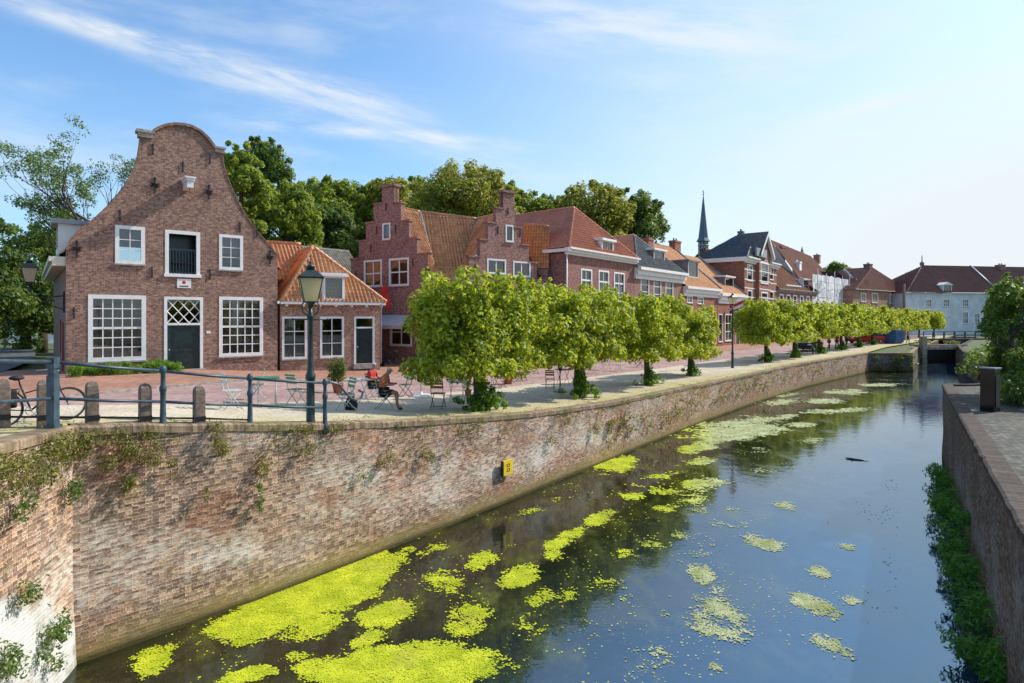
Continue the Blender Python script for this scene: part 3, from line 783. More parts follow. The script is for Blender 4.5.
BL = [(345,582,52,22,-.33,1.5),(290,604,48,22,-.3,1.5),(255,622,42,16,-.3,1.3),(372,570,22,14,-.4,1.3),(310,625,30,16,-.2,1.0),(415,668,78,20,-.05,1.5),(350,672,48,14,0,1.3),(440,662,45,18,0,1.3),
 (390,615,28,11,-.15,1.15),(155,658,24,12,-.5,1.0),(242,677,30,7,-.2,1.1),(150,672,14,6,-.4,.9),(365,640,24,7,-.3,.9),(300,655,18,6,-.2,.7),
 (445,583,20,12,0,.85),(485,560,18,11,-.3,.95),(520,575,24,10,-.2,.98),(539,597,16,8,-.3,.85),(470,618,24,22,-.6,.85),(572,535,15,7,-.3,1.0),(556,544,14,6,-.3,1.0),(599,518,20,6,-.2,.98),
 (553,554,10,6,0,.7),(615,464,22,8,-.12,1.25),(596,470,12,3,-.1,.9),(632,497,16,6,-.1,.85),(667,489,20,5,-.1,.85),(702,485,26,7,-.1,.95),(690,500,22,6,-.1,.85),(667,508,12,5,0,.8),(698,447,20,6,-.1,1.0),
 (737,430,48,11,-.08,1.1),(725,438,30,6,-.1,1.0),(703,574,16,10,.2,.84),(763,542,22,8,.2,.86),(785,506,14,5,.1,.9),(719,605,26,14,.5,.82),(702,622,22,12,.3,.82),(735,632,26,10,.2,.8),(715,668,10,5,.4,.95),
 (665,617,8,7,0,.8),(621,553,12,6,0,.75),(645,545,22,9,-.3,.6),(819,572,12,7,.3,.88),(850,547,12,4,.1,.85),(816,606,24,9,.35,1.0),(850,602,12,6,.2,.8),(832,644,24,9,.4,.85),(904,615,12,5,.4,.6),
 (802,425,16,3,0,.95),(826,401,22,3,0,.95),(780,418,20,3,-.1,.9),(845,392,22,2.6,0,1.0),(812,440,14,3,0,.8),(760,450,14,4,0,.75),(765,470,16,5,0,.6),(850,410,24,2.5,0,.85),(880,385,22,2.2,0,.95),(820,412,24,2.5,0,.9),(780,402,24,3,-.1,.9),(700,462,22,4,-.1,.8),
 (430,550,22,5,-.3,.65),(405,552,14,5,-.3,.8),(455,490,14,4,-.3,.5),(530,512,18,4,-.3,.6),(560,500,20,4,-.3,.6),(640,660,30,16,.2,.5),(600,600,60,36,-.4,.42),(520,640,40,20,-.5,.5),(690,545,40,18,0,.5),(720,520,46,20,0,.45),(650,480,30,6,-.2,.6),(740,405,26,3,-.15,.75),(790,395,20,2,-.1,.8),(680,430,20,4,-.25,.8)]
def weed_field(X, Yv):
    px = CX+F*X/Yv; py = HY+F*CZ/Yv; f = 0
    for (cx,cy,rx,ry,an,st) in BL:
        dx, dy = px-cx, py-cy
        if abs(dx) > rx*1.7 or abs(dy) > rx*1.2+ry*1.7: continue
        c_, s_ = math.cos(an), math.sin(an); u = (dx*c_+dy*s_)/rx; v = (-dx*s_+dy*c_)/ry
        r2 = u*u+v*v
        if r2 < 2.6: f = max(f, st*(1-r2*.42))
    return f
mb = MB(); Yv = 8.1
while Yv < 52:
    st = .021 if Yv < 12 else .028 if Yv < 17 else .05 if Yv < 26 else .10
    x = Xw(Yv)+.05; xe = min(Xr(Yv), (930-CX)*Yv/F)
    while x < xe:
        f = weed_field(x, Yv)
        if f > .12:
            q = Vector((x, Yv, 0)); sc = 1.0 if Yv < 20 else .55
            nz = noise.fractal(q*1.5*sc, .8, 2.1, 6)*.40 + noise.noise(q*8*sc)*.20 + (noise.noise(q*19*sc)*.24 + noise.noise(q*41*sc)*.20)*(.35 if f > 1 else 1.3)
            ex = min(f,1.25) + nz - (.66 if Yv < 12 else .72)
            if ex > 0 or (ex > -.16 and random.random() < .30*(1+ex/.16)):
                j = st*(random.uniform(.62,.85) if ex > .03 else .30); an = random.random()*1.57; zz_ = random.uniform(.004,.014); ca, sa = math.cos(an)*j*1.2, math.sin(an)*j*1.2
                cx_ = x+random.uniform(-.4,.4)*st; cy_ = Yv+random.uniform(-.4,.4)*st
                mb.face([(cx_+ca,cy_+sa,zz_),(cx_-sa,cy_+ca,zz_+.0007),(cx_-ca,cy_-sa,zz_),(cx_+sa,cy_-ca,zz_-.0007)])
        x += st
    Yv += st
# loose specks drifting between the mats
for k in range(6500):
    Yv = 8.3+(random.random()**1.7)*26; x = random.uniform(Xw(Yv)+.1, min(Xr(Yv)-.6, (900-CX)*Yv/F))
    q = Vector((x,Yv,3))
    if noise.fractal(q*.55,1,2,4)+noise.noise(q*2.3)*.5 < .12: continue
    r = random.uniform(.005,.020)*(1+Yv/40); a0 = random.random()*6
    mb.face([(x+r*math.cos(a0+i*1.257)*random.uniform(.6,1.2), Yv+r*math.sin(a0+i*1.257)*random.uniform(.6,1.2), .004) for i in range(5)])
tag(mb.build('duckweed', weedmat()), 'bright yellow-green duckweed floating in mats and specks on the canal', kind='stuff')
mb = MB(); c = Vector((857*1.0-CX,0,0)); Yd = CZ*F/(460-HY); xd = (857-CX)*Yd/F
mb.tube([(xd-.30,Yd+.22,.03),(xd-.1,Yd+.06,.02),(xd+.08,Yd-.05,.015),(xd+.32,Yd-.2,.0)],[.02,.032,.03,.012],8)
mb.tube([(xd-.1,Yd+.06,.02),(xd-.2,Yd+.02,.08)],[.018,.008],6)
tag(mb.build('driftwood', M_drift), 'dark stick of driftwood floating alone in the middle of the canal', 'driftwood')

# ------------------------------------------------------------------ quay walls
def quaymat(name, shade=1.0, plaster=False):
    m, t, b = newmat(name); uv = t.n('ShaderNodeTexCoord').outputs['UV']; oc = t.n('ShaderNodeTexCoord').outputs['Object']
    s = t.n('ShaderNodeSeparateXYZ'); t.put(s.inputs[0], uv); u, v = s.outputs[0], s.outputs[1]
    br = t.n('ShaderNodeTexBrick', i_Scale=1.0)
    wob = t.m('MULTIPLY', t.m('SUBTRACT', t.noise(uv, .9, 3), .5), .07); wob2 = t.m('MULTIPLY', t.m('SUBTRACT', t.noise(uv, 6, 2), .5), .02)
    cv = t.n('ShaderNodeCombineXYZ'); t.put(cv.inputs[0], t.m('ADD', u, wob2)); t.put(cv.inputs[1], t.m('ADD', t.m('ADD', v, wob), wob2))
    t.put(br.inputs['Vector'], cv.outputs[0])
    br.inputs['Brick Width'].default_value = .195; br.inputs['Row Height'].default_value = .056; br.inputs['Mortar Size'].default_value = .008; br.inputs['Mortar Smooth'].default_value = .35; br.inputs['Bias'].default_value = -.15
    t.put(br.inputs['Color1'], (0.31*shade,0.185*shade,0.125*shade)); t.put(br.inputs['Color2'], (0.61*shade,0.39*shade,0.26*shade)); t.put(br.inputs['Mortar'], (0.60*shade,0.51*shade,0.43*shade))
    cell = t.n('ShaderNodeTexWhiteNoise', noise_dimensions='2D')
    cc = t.n('ShaderNodeCombineXYZ'); t.put(cc.inputs[0], t.m('FLOOR', t.m('DIVIDE', u, .0975))); t.put(cc.inputs[1], t.m('FLOOR', t.m('DIVIDE', t.m('ADD', v, wob), .056))); t.put(cell.inputs['Vector'], cc.outputs[0])
    fine = t.noise(t.mapv(uv,(6,16,1)), 1.0, 4, .65)
    c = t.mix(t.ramp(cell.outputs['Value'], .2, .95), t.mix(1.0, br.outputs[0], (.6,.58,.58), 'MULTIPLY'), t.mix(1.0, br.outputs[0], (1.3,1.27,1.23), 'MULTIPLY'))
    big = t.noise(t.mapv(uv,(.8,1.4,1)), .55, 7, .62)
    blue = t.noise(t.mapv(uv,(1,1.6,1), (7,3,0)), .8, 6, .6)
    c = t.mix(t.m('MULTIPLY', t.ramp(blue, .5, .68), .4), c, t.mix(fine, (0.26*shade,0.205*shade,0.19*shade), (0.60*shade,0.50*shade,0.45*shade)))
    orange = t.noise(t.mapv(uv,(.7,1.1,1), (2,11,0)), 1.0, 6, .6)
    c = t.mix(t.m('MULTIPLY', t.ramp(orange, .5, .66), .6), c, t.mix(t.m('MULTIPLY', cell.outputs['Value'], .9), (0.30*shade,0.125*shade,0.075*shade), (0.62*shade,0.29*shade,0.17*shade)))
    grit = t.noise(uv, 34, 4, .7)
    c = t.mix(t.ramp(grit, .3, .72), t.mix(1.0, c, (.46,.44,.41), 'MULTIPLY'), t.mix(1.0, c, (1.5,1.48,1.45), 'MULTIPLY'))
    # lime bloom, stronger in a band above the wet foot
    band = t.m('MULTIPLY', t.ramp(v, .35, .9), t.m('SUBTRACT', 1.0, t.ramp(v, 1.3, 2.3)))
    eff = t.ramp(t.m('ADD', t.m('ADD', big, t.m('MULTIPLY', band, .10)), t.m('MULTIPLY', t.m('SUBTRACT', fine, .5), .75)), .52, .78)
    eff = t.m('MULTIPLY', eff, t.m('SUBTRACT', 1.0, t.m('MULTIPLY', t.ramp(u, 13.0, 26.0), .75)))
    c = t.mix(t.m('MULTIPLY', eff, .85), c, (0.78*shade,0.71*shade,0.60*shade))
    # dark runs under the coping
    run = t.noise(t.mapv(uv,(3.2,.16,1)), 1.0, 5, .62)
    topz = t.ramp(v, 1.0, 2.8)
    c = t.mix(t.m('MULTIPLY', t.m('MULTIPLY', t.ramp(run, .52, .68), topz), .42), c, (0.13*shade,0.10*shade,0.08*shade))
    moss = t.noise(t.mapv(uv,(1.2,1.2,1),(3,9,0)), 1.6, 6, .65)
    farm = t.ramp(u, 14.0, 30.0)
    c = t.mix(t.m('MULTIPLY', t.ramp(moss, .50, .66), t.m('MULTIPLY_ADD', farm, .45, .25)), c, (0.17*shade,0.145*shade,0.045*shade))
    # wet, weedy foot
    ragged = t.m('ADD', t.m('MULTIPLY', t.m('SUBTRACT', fine, .5), .5), t.m('MULTIPLY', t.m('SUBTRACT', moss, .5), .9))
    foot = t.m('SUBTRACT', 1.0, t.ramp(t.m('ADD', v, ragged), .10, .55))
    c = t.mix(t.m('MULTIPLY', foot, .8), c, (0.27*shade,0.21*shade,0.07*shade))
    foot2 = t.m('SUBTRACT', 1.0, t.ramp(v, .02, .16))
    c = t.mix(t.m('MULTIPLY', foot2, .85), c, (0.045*shade,0.042*shade,0.012*shade))
    if plaster:
        thr = t.m('MULTIPLY_ADD', u, -.95, 8.3)
        pl = t.ramp(t.m('ADD', t.m('SUBTRACT', thr, v), t.m('MULTIPLY', t.m('SUBTRACT', big, .5), 3.4)), -.1, .35)
        pcol = t.mix(t.ramp(moss, .45, .7), (0.70,0.68,0.64), (0.30,0.28,0.2))
        c = t.mix(pl, c, pcol)
    t.put(b.inputs['Base Color'], c); b.inputs['Roughness'].default_value = .9; b.inputs['Specular IOR Level'].default_value = .2
    h = t.m('ADD', t.m('MULTIPLY', br.outputs[1], -.8), t.m('MULTIPLY', fine, .8))
    t.put(b.inputs['Normal'], t.bump(h, .7, .02)); return m
M_quay = quaymat('quay_brick'); M_wing = quaymat('wing_brick', 1.0, True); M_quayr = quaymat('quay_brick_shaded', .42)  # last one: the same brick with shade multiplied into its colours
M_cope = brick('coping_brick', (0.20,0.135,0.09), (0.36,0.25,0.18), (0.22,0.18,0.12), bw=.075, rh=.5, ms=.008, grime=.85, dirt=(0.20,0.18,0.075))
def quay_wall(name, label, pts, topf, mat, u0=0.0, toe=0.1, cope_in=.32, copemat=None, side=1):
    """pts: plan polyline; topf(p): ground height. side: +1 if land lies to the left of the walking direction"""
    root = empty(name, (pts[0][0],pts[0][1],0), 0, label, 'quay wall'); O = Vector((pts[0][0],pts[0][1],0))
    P = [Vector((a,b,0)) for a,b in pts]; dense = []; us = []; u = u0
    for a,b in zip(P[:-1],P[1:]):
        n = max(1,int((b-a).length/.3))
        for k in range(n): dense.append(a.lerp(b,k/n))
    dense.append(P[-1])
    nr = []
    for i,p in enumerate(dense):
        d = (dense[min(i+1,len(dense)-1)]-dense[max(i-1,0)]).normalized(); nr.append(Vector((-d.y,d.x,0))*side)
    rows=[];uvs=[]; NZ=12
    for i,p in enumerate(dense):
        if i: u += (p-dense[i-1]).length
        top = topf(p)+.03; r=[];uu=[]
        for k in range(NZ+1):
            z = -.8+(top+.8)*k/NZ
            off = (noise.noise(Vector((u*.7,z*.9,5)))*.035+noise.noise(Vector((u*2.5,z*3,1)))*.015) if 0<i<len(dense)-1 else 0
            q = p+nr[i]*(off - toe*max(0,(1.2-z))/1.2*.5)
            r.append(q-O+Vector((0,0,z))); uu.append((u,z))
        rows.append(r);uvs.append(uu)
    mb=MB(); sheet(mb,rows,uvs); mb.build('wall',mat,root)
    mb=MB(); rows=[];uvs=[];u=0
    for i,p in enumerate(dense):
        if i: u += (p-dense[i-1]).length
        top=topf(p)+.035+noise.noise(Vector((u*1.5,0,9)))*.02+noise.noise(Vector((u*5,0,2)))*.012; a=p-nr[i]*(.03+noise.noise(Vector((u*3.1,4,2)))*.03); b=p+nr[i]*cope_in
        q=[a+Vector((0,0,top-.09)),a+Vector((0,0,top+.02)),a+nr[i]*.04+Vector((0,0,top+.045)),b+Vector((0,0,top+.05)),b+Vector((0,0,top-.1))]
        rows.append([x-O for x in q]); uvs.append([(u,0),(u,.12),(u,.2),(u,.45),(u,.49)])
    sheet(mb,rows,uvs); mb.build('coping',copemat or M_cope,root); return root
lp = [(Xw(y),y) for y in [9.0,9.5,10,10.5]+[11+.75*k for k in range(0,62)] if y<57.5]+[(34.3,57.8)]
quay_wall('quay_wall','long curving brick canal wall along the cafe terrace and lime trees', lp, lambda p: gz(p.x,p.y), M_quay)
quay_wall('quay_wall','short whitewashed brick wing wall below the weeds at the railing corner', [(Xw(y),y) for y in (1.0,3,5,7,9.0)], lambda p: gz(p.x,p.y), M_wing, toe=.12)
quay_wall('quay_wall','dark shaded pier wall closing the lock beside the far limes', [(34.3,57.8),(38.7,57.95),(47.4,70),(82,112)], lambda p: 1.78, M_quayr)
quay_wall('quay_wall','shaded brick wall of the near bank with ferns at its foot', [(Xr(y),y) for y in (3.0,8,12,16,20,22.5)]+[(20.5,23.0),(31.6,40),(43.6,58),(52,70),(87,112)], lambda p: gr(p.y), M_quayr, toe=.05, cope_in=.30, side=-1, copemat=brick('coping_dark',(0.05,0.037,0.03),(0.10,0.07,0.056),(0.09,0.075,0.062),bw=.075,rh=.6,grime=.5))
mb=MB(); rows=[]
for y in (2,6,10,14,18,22.5):
    rows.append([(Xr(y)+o,y,gr(y)+.02) for o in (.27,1.5,3,4.2)])
sheet(mb,rows); tag(mb.build('quay_path',M_cobble),kind='structure')
mb=MB(); mb.face([(82,112,-1),(87,112,-1),(87,112,1.7),(82,112,1.7)]); tag(mb.build('canal_end',M_quayr),kind='structure')
# ------------------------------------------------------------------ houses
def line_at(px, X0, Y0, sl):
    """point of the plan line X = X0 + sl (Y - Y0) on the sight line of column px"""
    tt = (px-CX)/F; Yv = (sl*Y0-X0)/(sl-tt); return (tt*Yv, Yv)
# ---- the big bell-gabled house
A = line_at(66,-16.72,30.5,1.23); B = line_at(277.5,-16.72,30.5,1.23)
H = House('gabled_brick_house','tall brown brick house with a bell-shaped gable and large white sash windows','house',A,B,2.5)
gp = [(66,249),(72,238),(78,231.5),(87,225),(97,216.5),(107,207),(115,199),(122,190.5),(128,182),(133,173),(136.5,164),(139,154),(140.5,144),(141,137),
      (152,136),(155,132),(160,129),(167,126.5),(175,125.5),(184,126),(192,128),(200,132.5),(207,139),(213,147),(217,152),
      (222,153),(223,163),(227,177),(231,187),(236,198),(241,208),(248,219),(256,230),(265,240.5),(271,247),(277.5,256)]
go = [H.px(*p) for p in gp]; go[0] = (0.0, go[0][1]); go[-1] = (H.W, go[-1][1])
R = {k: H.rect(*v) for k,v in dict(ul=(115,226,145,264),uc=(165,231,200,276),ur=(219,235,243,270),ll=(88,295,146,361),lr=(219,297,263,356),dr=(164,297,203,371.5)).items()}
outl = [(0,-.6),(H.W,-.6)] + go[::-1]
hol = [R[k] for k in R]
hol[5] = (R['dr'][0],R['dr'][1],-.1,R['dr'][3])
R['dr'] = (R['dr'][0],R['dr'][1],.1,R['dr'][3]); hol[5] = R['dr']
wo = shell(H, 15, outl, hol, M_brick1, side_h=go[0][1]-.25)
mb = MB()      # gable coping: rowlock band standing proud along the curve
cur = [Vector((x,0,z)) for x,z in go]; rows=[]
for i,p in enumerate(cur):
    d=(cur[min(i+1,len(cur)-1)]-cur[max(i-1,0)]).normalized(); n=Vector((-d.z,0,d.x))
    hump = 15 <= i <= 24
    th = .14 if hump else .045; ov = .10 if hump else .035
    o_=p+n*th; rows.append([(p.x,-ov,p.z),(o_.x,-ov,o_.z),(o_.x,.38,o_.z),(p.x-n.x*.1,.38,p.z-n.z*.1)])
sheet(mb,rows); gcp = mb.build('gable_coping', M_brick1, H.o)
mb = MB(); c0 = H.px(141,137); c1_ = H.px(222,153)
mb.box(c0[0]-.12,c0[0]+.5,-.12,.38,c0[1]+.0,c0[1]+.22); mb.box(c0[0]-.2,c0[0]+.55,-.18,.42,c0[1]+.22,c0[1]+.36)
mb.build('gable_shoulder', M_stone, H.o); mb=MB()
mb.box(c1_[0]-.35,c1_[0]+.10,-.12,.38,c1_[1]-.02,c1_[1]+.18); mb.box(c1_[0]-.4,c1_[0]+.16,-.18,.42,c1_[1]+.18,c1_[1]+.28)
mb.build('gable_shoulder', M_stone, H.o)
rng_ = random.Random(3)
window(H.o,R['ul'],2,3,fw=.17,curtain=('top',M_pinkrefl)); window(H.o,R['ur'],2,3,fw=.15,curtain=('top',M_pinkrefl))  # pinkish reflections of the upper panes put in as coloured cloth behind them
window(H.o,R['ll'],5,6,fw=.19,mid=3,bar=.05,curtain=('full',M_brownrefl)); window(H.o,R['lr'],5,6,fw=.17,mid=3,bar=.05,curtain=('full',M_brownrefl))  # brown cloth carries the brownish reflections of the lower panes as colour
# open hatch with green balusters
x0,x1,z0,z1 = R['uc']; mb=MB(); fw=.17
mb.box(x0,x0+fw,-.025,.11,z0,z1); mb.box(x1-fw,x1,-.025,.11,z0,z1); mb.box(x0+fw,x1-fw,-.025,.11,z1-fw,z1); mb.box(x0-.05,x1+.05,-.09,.11,z0-.06,z0+.1)
hatch = mb.build('loft_hatch',M_white,H.o)
mb=MB(); a,b=x0+fw,x1-fw; zt=z0+(z1-z0)*.60
mb.box(a,b,.03,.07,zt-.08,zt); mb.box(a,b,.03,.07,z0+.1,z0+.17)
for k in range(9):
    xx=a+(b-a)*(k+.5)/9; mb.box(xx-.022,xx+.022,.035,.065,z0+.17,zt-.08)
mb.build('balustrade',M_green,hatch)
mb=MB(); mb.face([(x0,.9,z0-.1),(x1,.9,z0-.1),(x1,.9,z1),(x0,.9,z1)]); mb.build('hatch_shade_sheet',M_green,hatch)  # dark sheet standing in for the shade inside the open hatch
door(H.o,R['dr'],transom=(R['dr'][3]-R['dr'][2])*.36,lattice=True,fw=.14)
for (px,py,bg_) in ((153,149,0),(210,159,0),(183,167,0),(155,186,1),(209,193,1),(120,215,0),(240,227,0),(77,250,1),(257,232,0),(74,313,0),(152,272,0),(210,274,0),(270,258,1)):
    x,z=H.px(px,py); anchor(H.o,x,z,bool(bg_))
x,z=H.px(186,191); mb=MB(); mb.box(x-.14,x+.14,-1.05,-.003,z,z+.34); mb.box(x-.19,x+.19,-1.1,-.003,z+.34,z+.46); mb.box(x-.24,x+.24,-1.14,-.003,z+.46,z+.54)
hb=mb.build('hoist_beam',M_white,H.o)
mb=MB(); mb.tube([(x,-.9,z),(x,-.9,z-.12),(x+.05,-.9,z-.2),(x,-.9,z-.26),(x-.05,-.9,z-.22)],.018,6); mb.build('hook',M_black,hb)
x0,x1,z0,z1=H.rect(177,279,191,288); mb=MB(); mb.box(x0,x1,-.03,-.003,z0,z1); pl=mb.build('plaque',M_white,H.o)
mb=MB(); xm=(x0+x1)/2; zz=(z0+z1)/2
mb.lathe([(.0,0),(.09,.0),(.07,.008),(.0,.01)],10,(0,0,0)); me=mb.mesh('emblem',M_red); e_=link('emblem',me,pl,(xm,-.033,zz+.06)); e_.rotation_euler=(math.pi/2,0,0)
mb=MB()
for k in range(7): mb.box(xm-.2+k*.058,xm-.2+k*.058+.04,-.036,-.031,z0+.05,z0+.12)
mb.build('lettering',M_black,pl)
x0,x1,z0,z1=H.rect(206.5,331,210.5,333.5); mb=MB(); mb.box(x0,x1,-.02,-.003,z0,z1); mb.build('nameplate',M_white,H.o)
zE=go[0][1]-.15; zR=H.px(183,158)[1]
roof([[(-.35,.3,zE-.25),(-.35,15,zE-.25),(H.W/2,15,zR),(H.W/2,.3,zR)],[(H.W+.3,.4,zE-.25),(H.W/2,.4,zR),(H.W/2,15,zR),(H.W+.3,15,zE-.25)]],M_tile_or,H.o,ns=4)
mb=MB(); mb.box(-.62,-.003,.1,15,zE-.42,zE-.20); mb.box(-.5,-.003,.1,15,zE-.62,zE-.422); mb.build('gutter',M_cream,H.o)
mb=MB(); mb.box(-.06,-.003,2.0,3.1,-.1,2.5); mb.build('side_door',M_reddoor,H.o)
mb=MB(); mb.box(-.05,-.003,4.4,5.4,.9,2.6); mb.build('side_shutter',M_reddoor,H.o)
# dormer on the left slope, turned sideways: a white box facing left
mb=MB(); dz=zE+.0
mb.box(-.25,2.0,1.2,1.28,dz,dz+1.45); mb.box(-.25,2.0,2.72,2.8,dz,dz+1.45); mb.box(-.28,-.2,1.28,2.72,dz,dz+.3); dm=mb.build('dormer',M_white,H.o)
mb=MB(); mb.box(-.5,2.2,1.0,3.0,dz+1.45,dz+1.66); mb.build('lid',M_zinc,dm)
mb=MB(); mb.face([(-.22,1.28,dz+.3),(-.22,2.72,dz+.3),(-.22,2.72,dz+1.45),(-.22,1.28,dz+1.45)]); mb.build('pane',M_glass,dm)
H1=H
# lantern bracket on the near corner of the house
def lantern_parts(root, z, s=1.0, glassm=None):
    mb=MB(); mb.lathe([(.05*s,z-.12*s),(.07*s,z-.06*s),(.10*s,z-.03*s),(.125*s,z)],8); mb.build('lantern_base',M_lamp,root)
    mb=MB(); n=4
    lo,hi,h=.125*s,.215*s,.46*s
    mb.lathe([(lo*1.41,z+.005),(hi*1.41,z+h)],4,rot=math.pi/4,smooth=False); o=mb.build('lamp_glass',glassm or M_opal,root)
    mb=MB()
    for sx in (-1,1):
        for sy in (-1,1): mb.tube([(sx*lo*1.02,sy*lo*1.02,z),(sx*hi*1.02,sy*hi*1.02,z+h)],.011*s,4,smooth=False)
    mb.build('lantern_frame',M_lamp,root)
    mb=MB(); mb.lathe([(.24*1.41*s,z+h),(.25*1.41*s,z+h+.03*s),(.10*1.41*s,z+h+.17*s),(.075*s*1.41,z+h+.175*s)],4,rot=math.pi/4,smooth=False)
    mb.lathe([(.085*s,z+h+.175*s),(.085*s,z+h+.235*s),(.10*s,z+h+.245*s),(.04*s,z+h+.285*s),(.022*s,z+h+.30*s),(.035*s,z+h+.325*s),(.012*s,z+h+.37*s),(.0,z+h+.39*s)],10); mb.build('lantern_cap',M_lamp,root)
wp = H1.world(-1.3,.9,4.05)
root=empty('wall_lantern',wp,math.atan2(H1.d.y,H1.d.x),'wall lantern on a scrolled iron bracket at the corner of the bell-gabled house','lantern')
lantern_parts(root,.3,1.35)
mb=MB(); mb.tube([(0,0,.18),(0,0,-.12),(.1,0,-.3),(.4,0,-.42),(.9,0,-.36),(1.3,0,-.3)],.03,6); mb.tube([(.35,0,-.42),(.7,0,-.75),(1.25,0,-.95)],.022,6)
mb.tube([(.75+.16*math.cos(k*.6)*(1-k*.05),0,-.58+.16*math.sin(k*.6)*(1-k*.05)) for k in range(14)],.016,5); mb.box(1.22,1.3,-.05,.05,-1.1,-.1); mb.build('bracket',M_black,root)

# ---- low tiled cottage
A=(B[0]+.12,B[1]+.10); s2=1.56; B2=line_at(380,A[0],A[1],s2)
H=House('tiled_cottage','low brown brick cottage with hipped orange pantile roof and one dormer','house',A,B2,2.42)
W=H.W; R={k:H.rect(*v) for k,v in dict(w1=(282,316.5,307,359),w2=(320,316.5,344,357.5),dr=(354,316.5,374.5,366)).items()}
ze=H.px(330,304)[1]; R['dr']=(R['dr'][0],R['dr'][1],.05,R['dr'][3])
shell(H,9,[(0,-.6),(W,-.6),(W,ze),(0,ze)],list(R.values()),M_brick2,side_h=ze)
window(H.o,R['w1'],2,3,fw=.12,curtain='half',bar=.05); window(H.o,R['w2'],2,3,fw=.12,curtain='half',bar=.05)
door(H.o,R['dr'],transom=.62,fw=.12)
mb=MB(); mb.box(-.05,W+.22,-.38,-.003,ze-.04,ze+.10); mb.box(-.05,W+.18,-.30,-.003,ze+.10,ze+.14)
for k in range(7):
    xx=.3+k*(W-.3)/6; mb.box(xx-.06,xx+.06,-.3,-.004,ze-.16,ze-.042)
mb.build('eaves_board',M_white,H.o)
ax,az=H.px(313,247,2.6); ap=Vector((ax,2.6,az)); yb=9.0; e0=ze+.13
roof([[(-.0,-.4,e0),(W+.25,-.4,e0),ap],[(W+.25,-.4,e0),(W+.25,yb,e0),(ax,yb,az),ap],[(-.0,-.4,e0),ap,(ax,yb,az),(-.0,yb,e0)]],M_tile_or,H.o,tw=.24,th=.33,amp=.04,ns=8,
     ridges=[((-.0,-.4,e0+.03),ap+Vector((0,0,.03))),((W+.25,-.4,e0+.03),ap+Vector((0,0,.03))),(ap+Vector((0,0,.04)),(ax,yb,az+.04))])
ra,rz_=H.px(262,238.5,6.5); rb,rzb=H.px(318,247.5,6.5)
roof([[(-3.2,3.4,e0+1.4),(ax+.2,3.4,e0+1.4),(ax+.2,6.5,az+.55),(-3.2,6.5,az+.55)]],M_tile_or,H.o,tw=.24,th=.33,amp=.04,ns=6,ridges=[((-3.2,6.5,az+.6),(ax+.2,6.5,az+.6))])
x0,x1,z0,z1=H.rect(321,277,343,301); dormer(H.o,(x0+x1)/2,x1-x0,ze+.22,z1-ze-.22,-.33,2.4,1,1,cheek=M_white)
mb=MB(); mb.tube([(W-.05,-.45,ze),(W+.02,-.12,ze-.35),(W+.02,-.12,0)],.045,8); mb.build('downpipe',M_zinc,H.o)
H2=H
# grey roofed annexe behind the cottage
g0=((322-CX)/F*44,44.0); g1=((368-CX)/F*47,47.0)
Hx=House('annexe','low annexe behind the cottage with a dull grey tiled roof','house',g0,g1,2.2)
mb=MB(); mb.box(0,Hx.W,0,5,-.5,5.6); mb.build('wall',M_brick2,Hx.o)
zt=Hx.px(345,250,3)[1]; roof([[(-.2,-.3,5.4),(Hx.W+.2,-.3,5.4),(Hx.W+.2,3,zt),(-.2,3,zt)],[(-.2,3,zt),(Hx.W+.2,3,zt),(Hx.W+.2,5.3,5.5),(-.2,5.3,5.5)]],plain('weathered_tile',(0.27,0.25,0.21),.8,.3,2.5),Hx.o,ns=4)

# ---- twin stepped gables with a tiled roof between them
def step_outline(Hh, left, right, top):
    """left / right: photo points of the steps from eaves to top"""
    L=[Hh.px(*p) for p in left]; Rr=[Hh.px(*p) for p in right]
    o=[(0,-.6),(Hh.W,-.6)]
    cur=None; pts=[]
    for i,(x,z) in enumerate(Rr):
        if i==0: pts.append((Hh.W,z))
        else: pts.append((x,Rr[i-1][1])); pts.append((x,z))
    for i in range(len(L)-1,-1,-1):
        x,z=L[i]
        xx=x if i else 0.0
        pts.append((xx,z))
        if i: pts.append((xx,L[i-1][1]))
    return o+pts
sl1=-1.45; A1=line_at(351,-8.74,43,sl1); B1=line_at(428,-8.74,43,sl1)
HA=House('stepped_gable_house','purple-brown brick house with a stepped gable and steep orange side roof, above the red banner','house',A1,B1,2.2)
la=[(351,260),(359,242),(366,224),(374,205),(382,187)]; rb_=[(428,254),(417,238.5),(409,221),(401,203),(394,187.5)]
oA=step_outline(HA,la,rb_,None)
RA={k:HA.rect(*v) for k,v in dict(a=(364,260,382,287),b=(389,258,409,286),c=(382.5,223,390.5,240),d=(390,318,412,346)).items()}
EN=4.0*0
def gable_wall(Hh, outl, holes, par, mat, D, zs, bands=True):
    mb=wall_holes(outl,holes); W=Hh.W
    wl=mb.build('wall',mat,par); return wl
hA=HA.o
mbw=wall_holes(oA,list(RA.values())); 
zsA=HA.px(389,266)[1]-.75; W=HA.W; D=9.0; PA_=HA.px(388,204)
mbw.face([(0,D,-.6),(0,0,-.6),(0,0,zsA),(0,D,zsA)]); mbw.face([(W,0,-.6),(W,.9,-.6),(W,.9,zsA),(W,0,zsA)]); mbw.face([(W,D,-.6),(0,D,-.6),(0,D,zsA),(W,D,zsA)]); pk_=HA.px(388,204); mbw.face([(.06,1.0,-.5),(W-.06,1.0,-.5),(W-.06,1.0,zsA-.15),(pk_[0],1.0,pk_[1]-.4),(.06,1.0,zsA-.15)])  # last face: partition added close behind the windows to darken the view in
mbw.build('wall',M_brick3,hA)
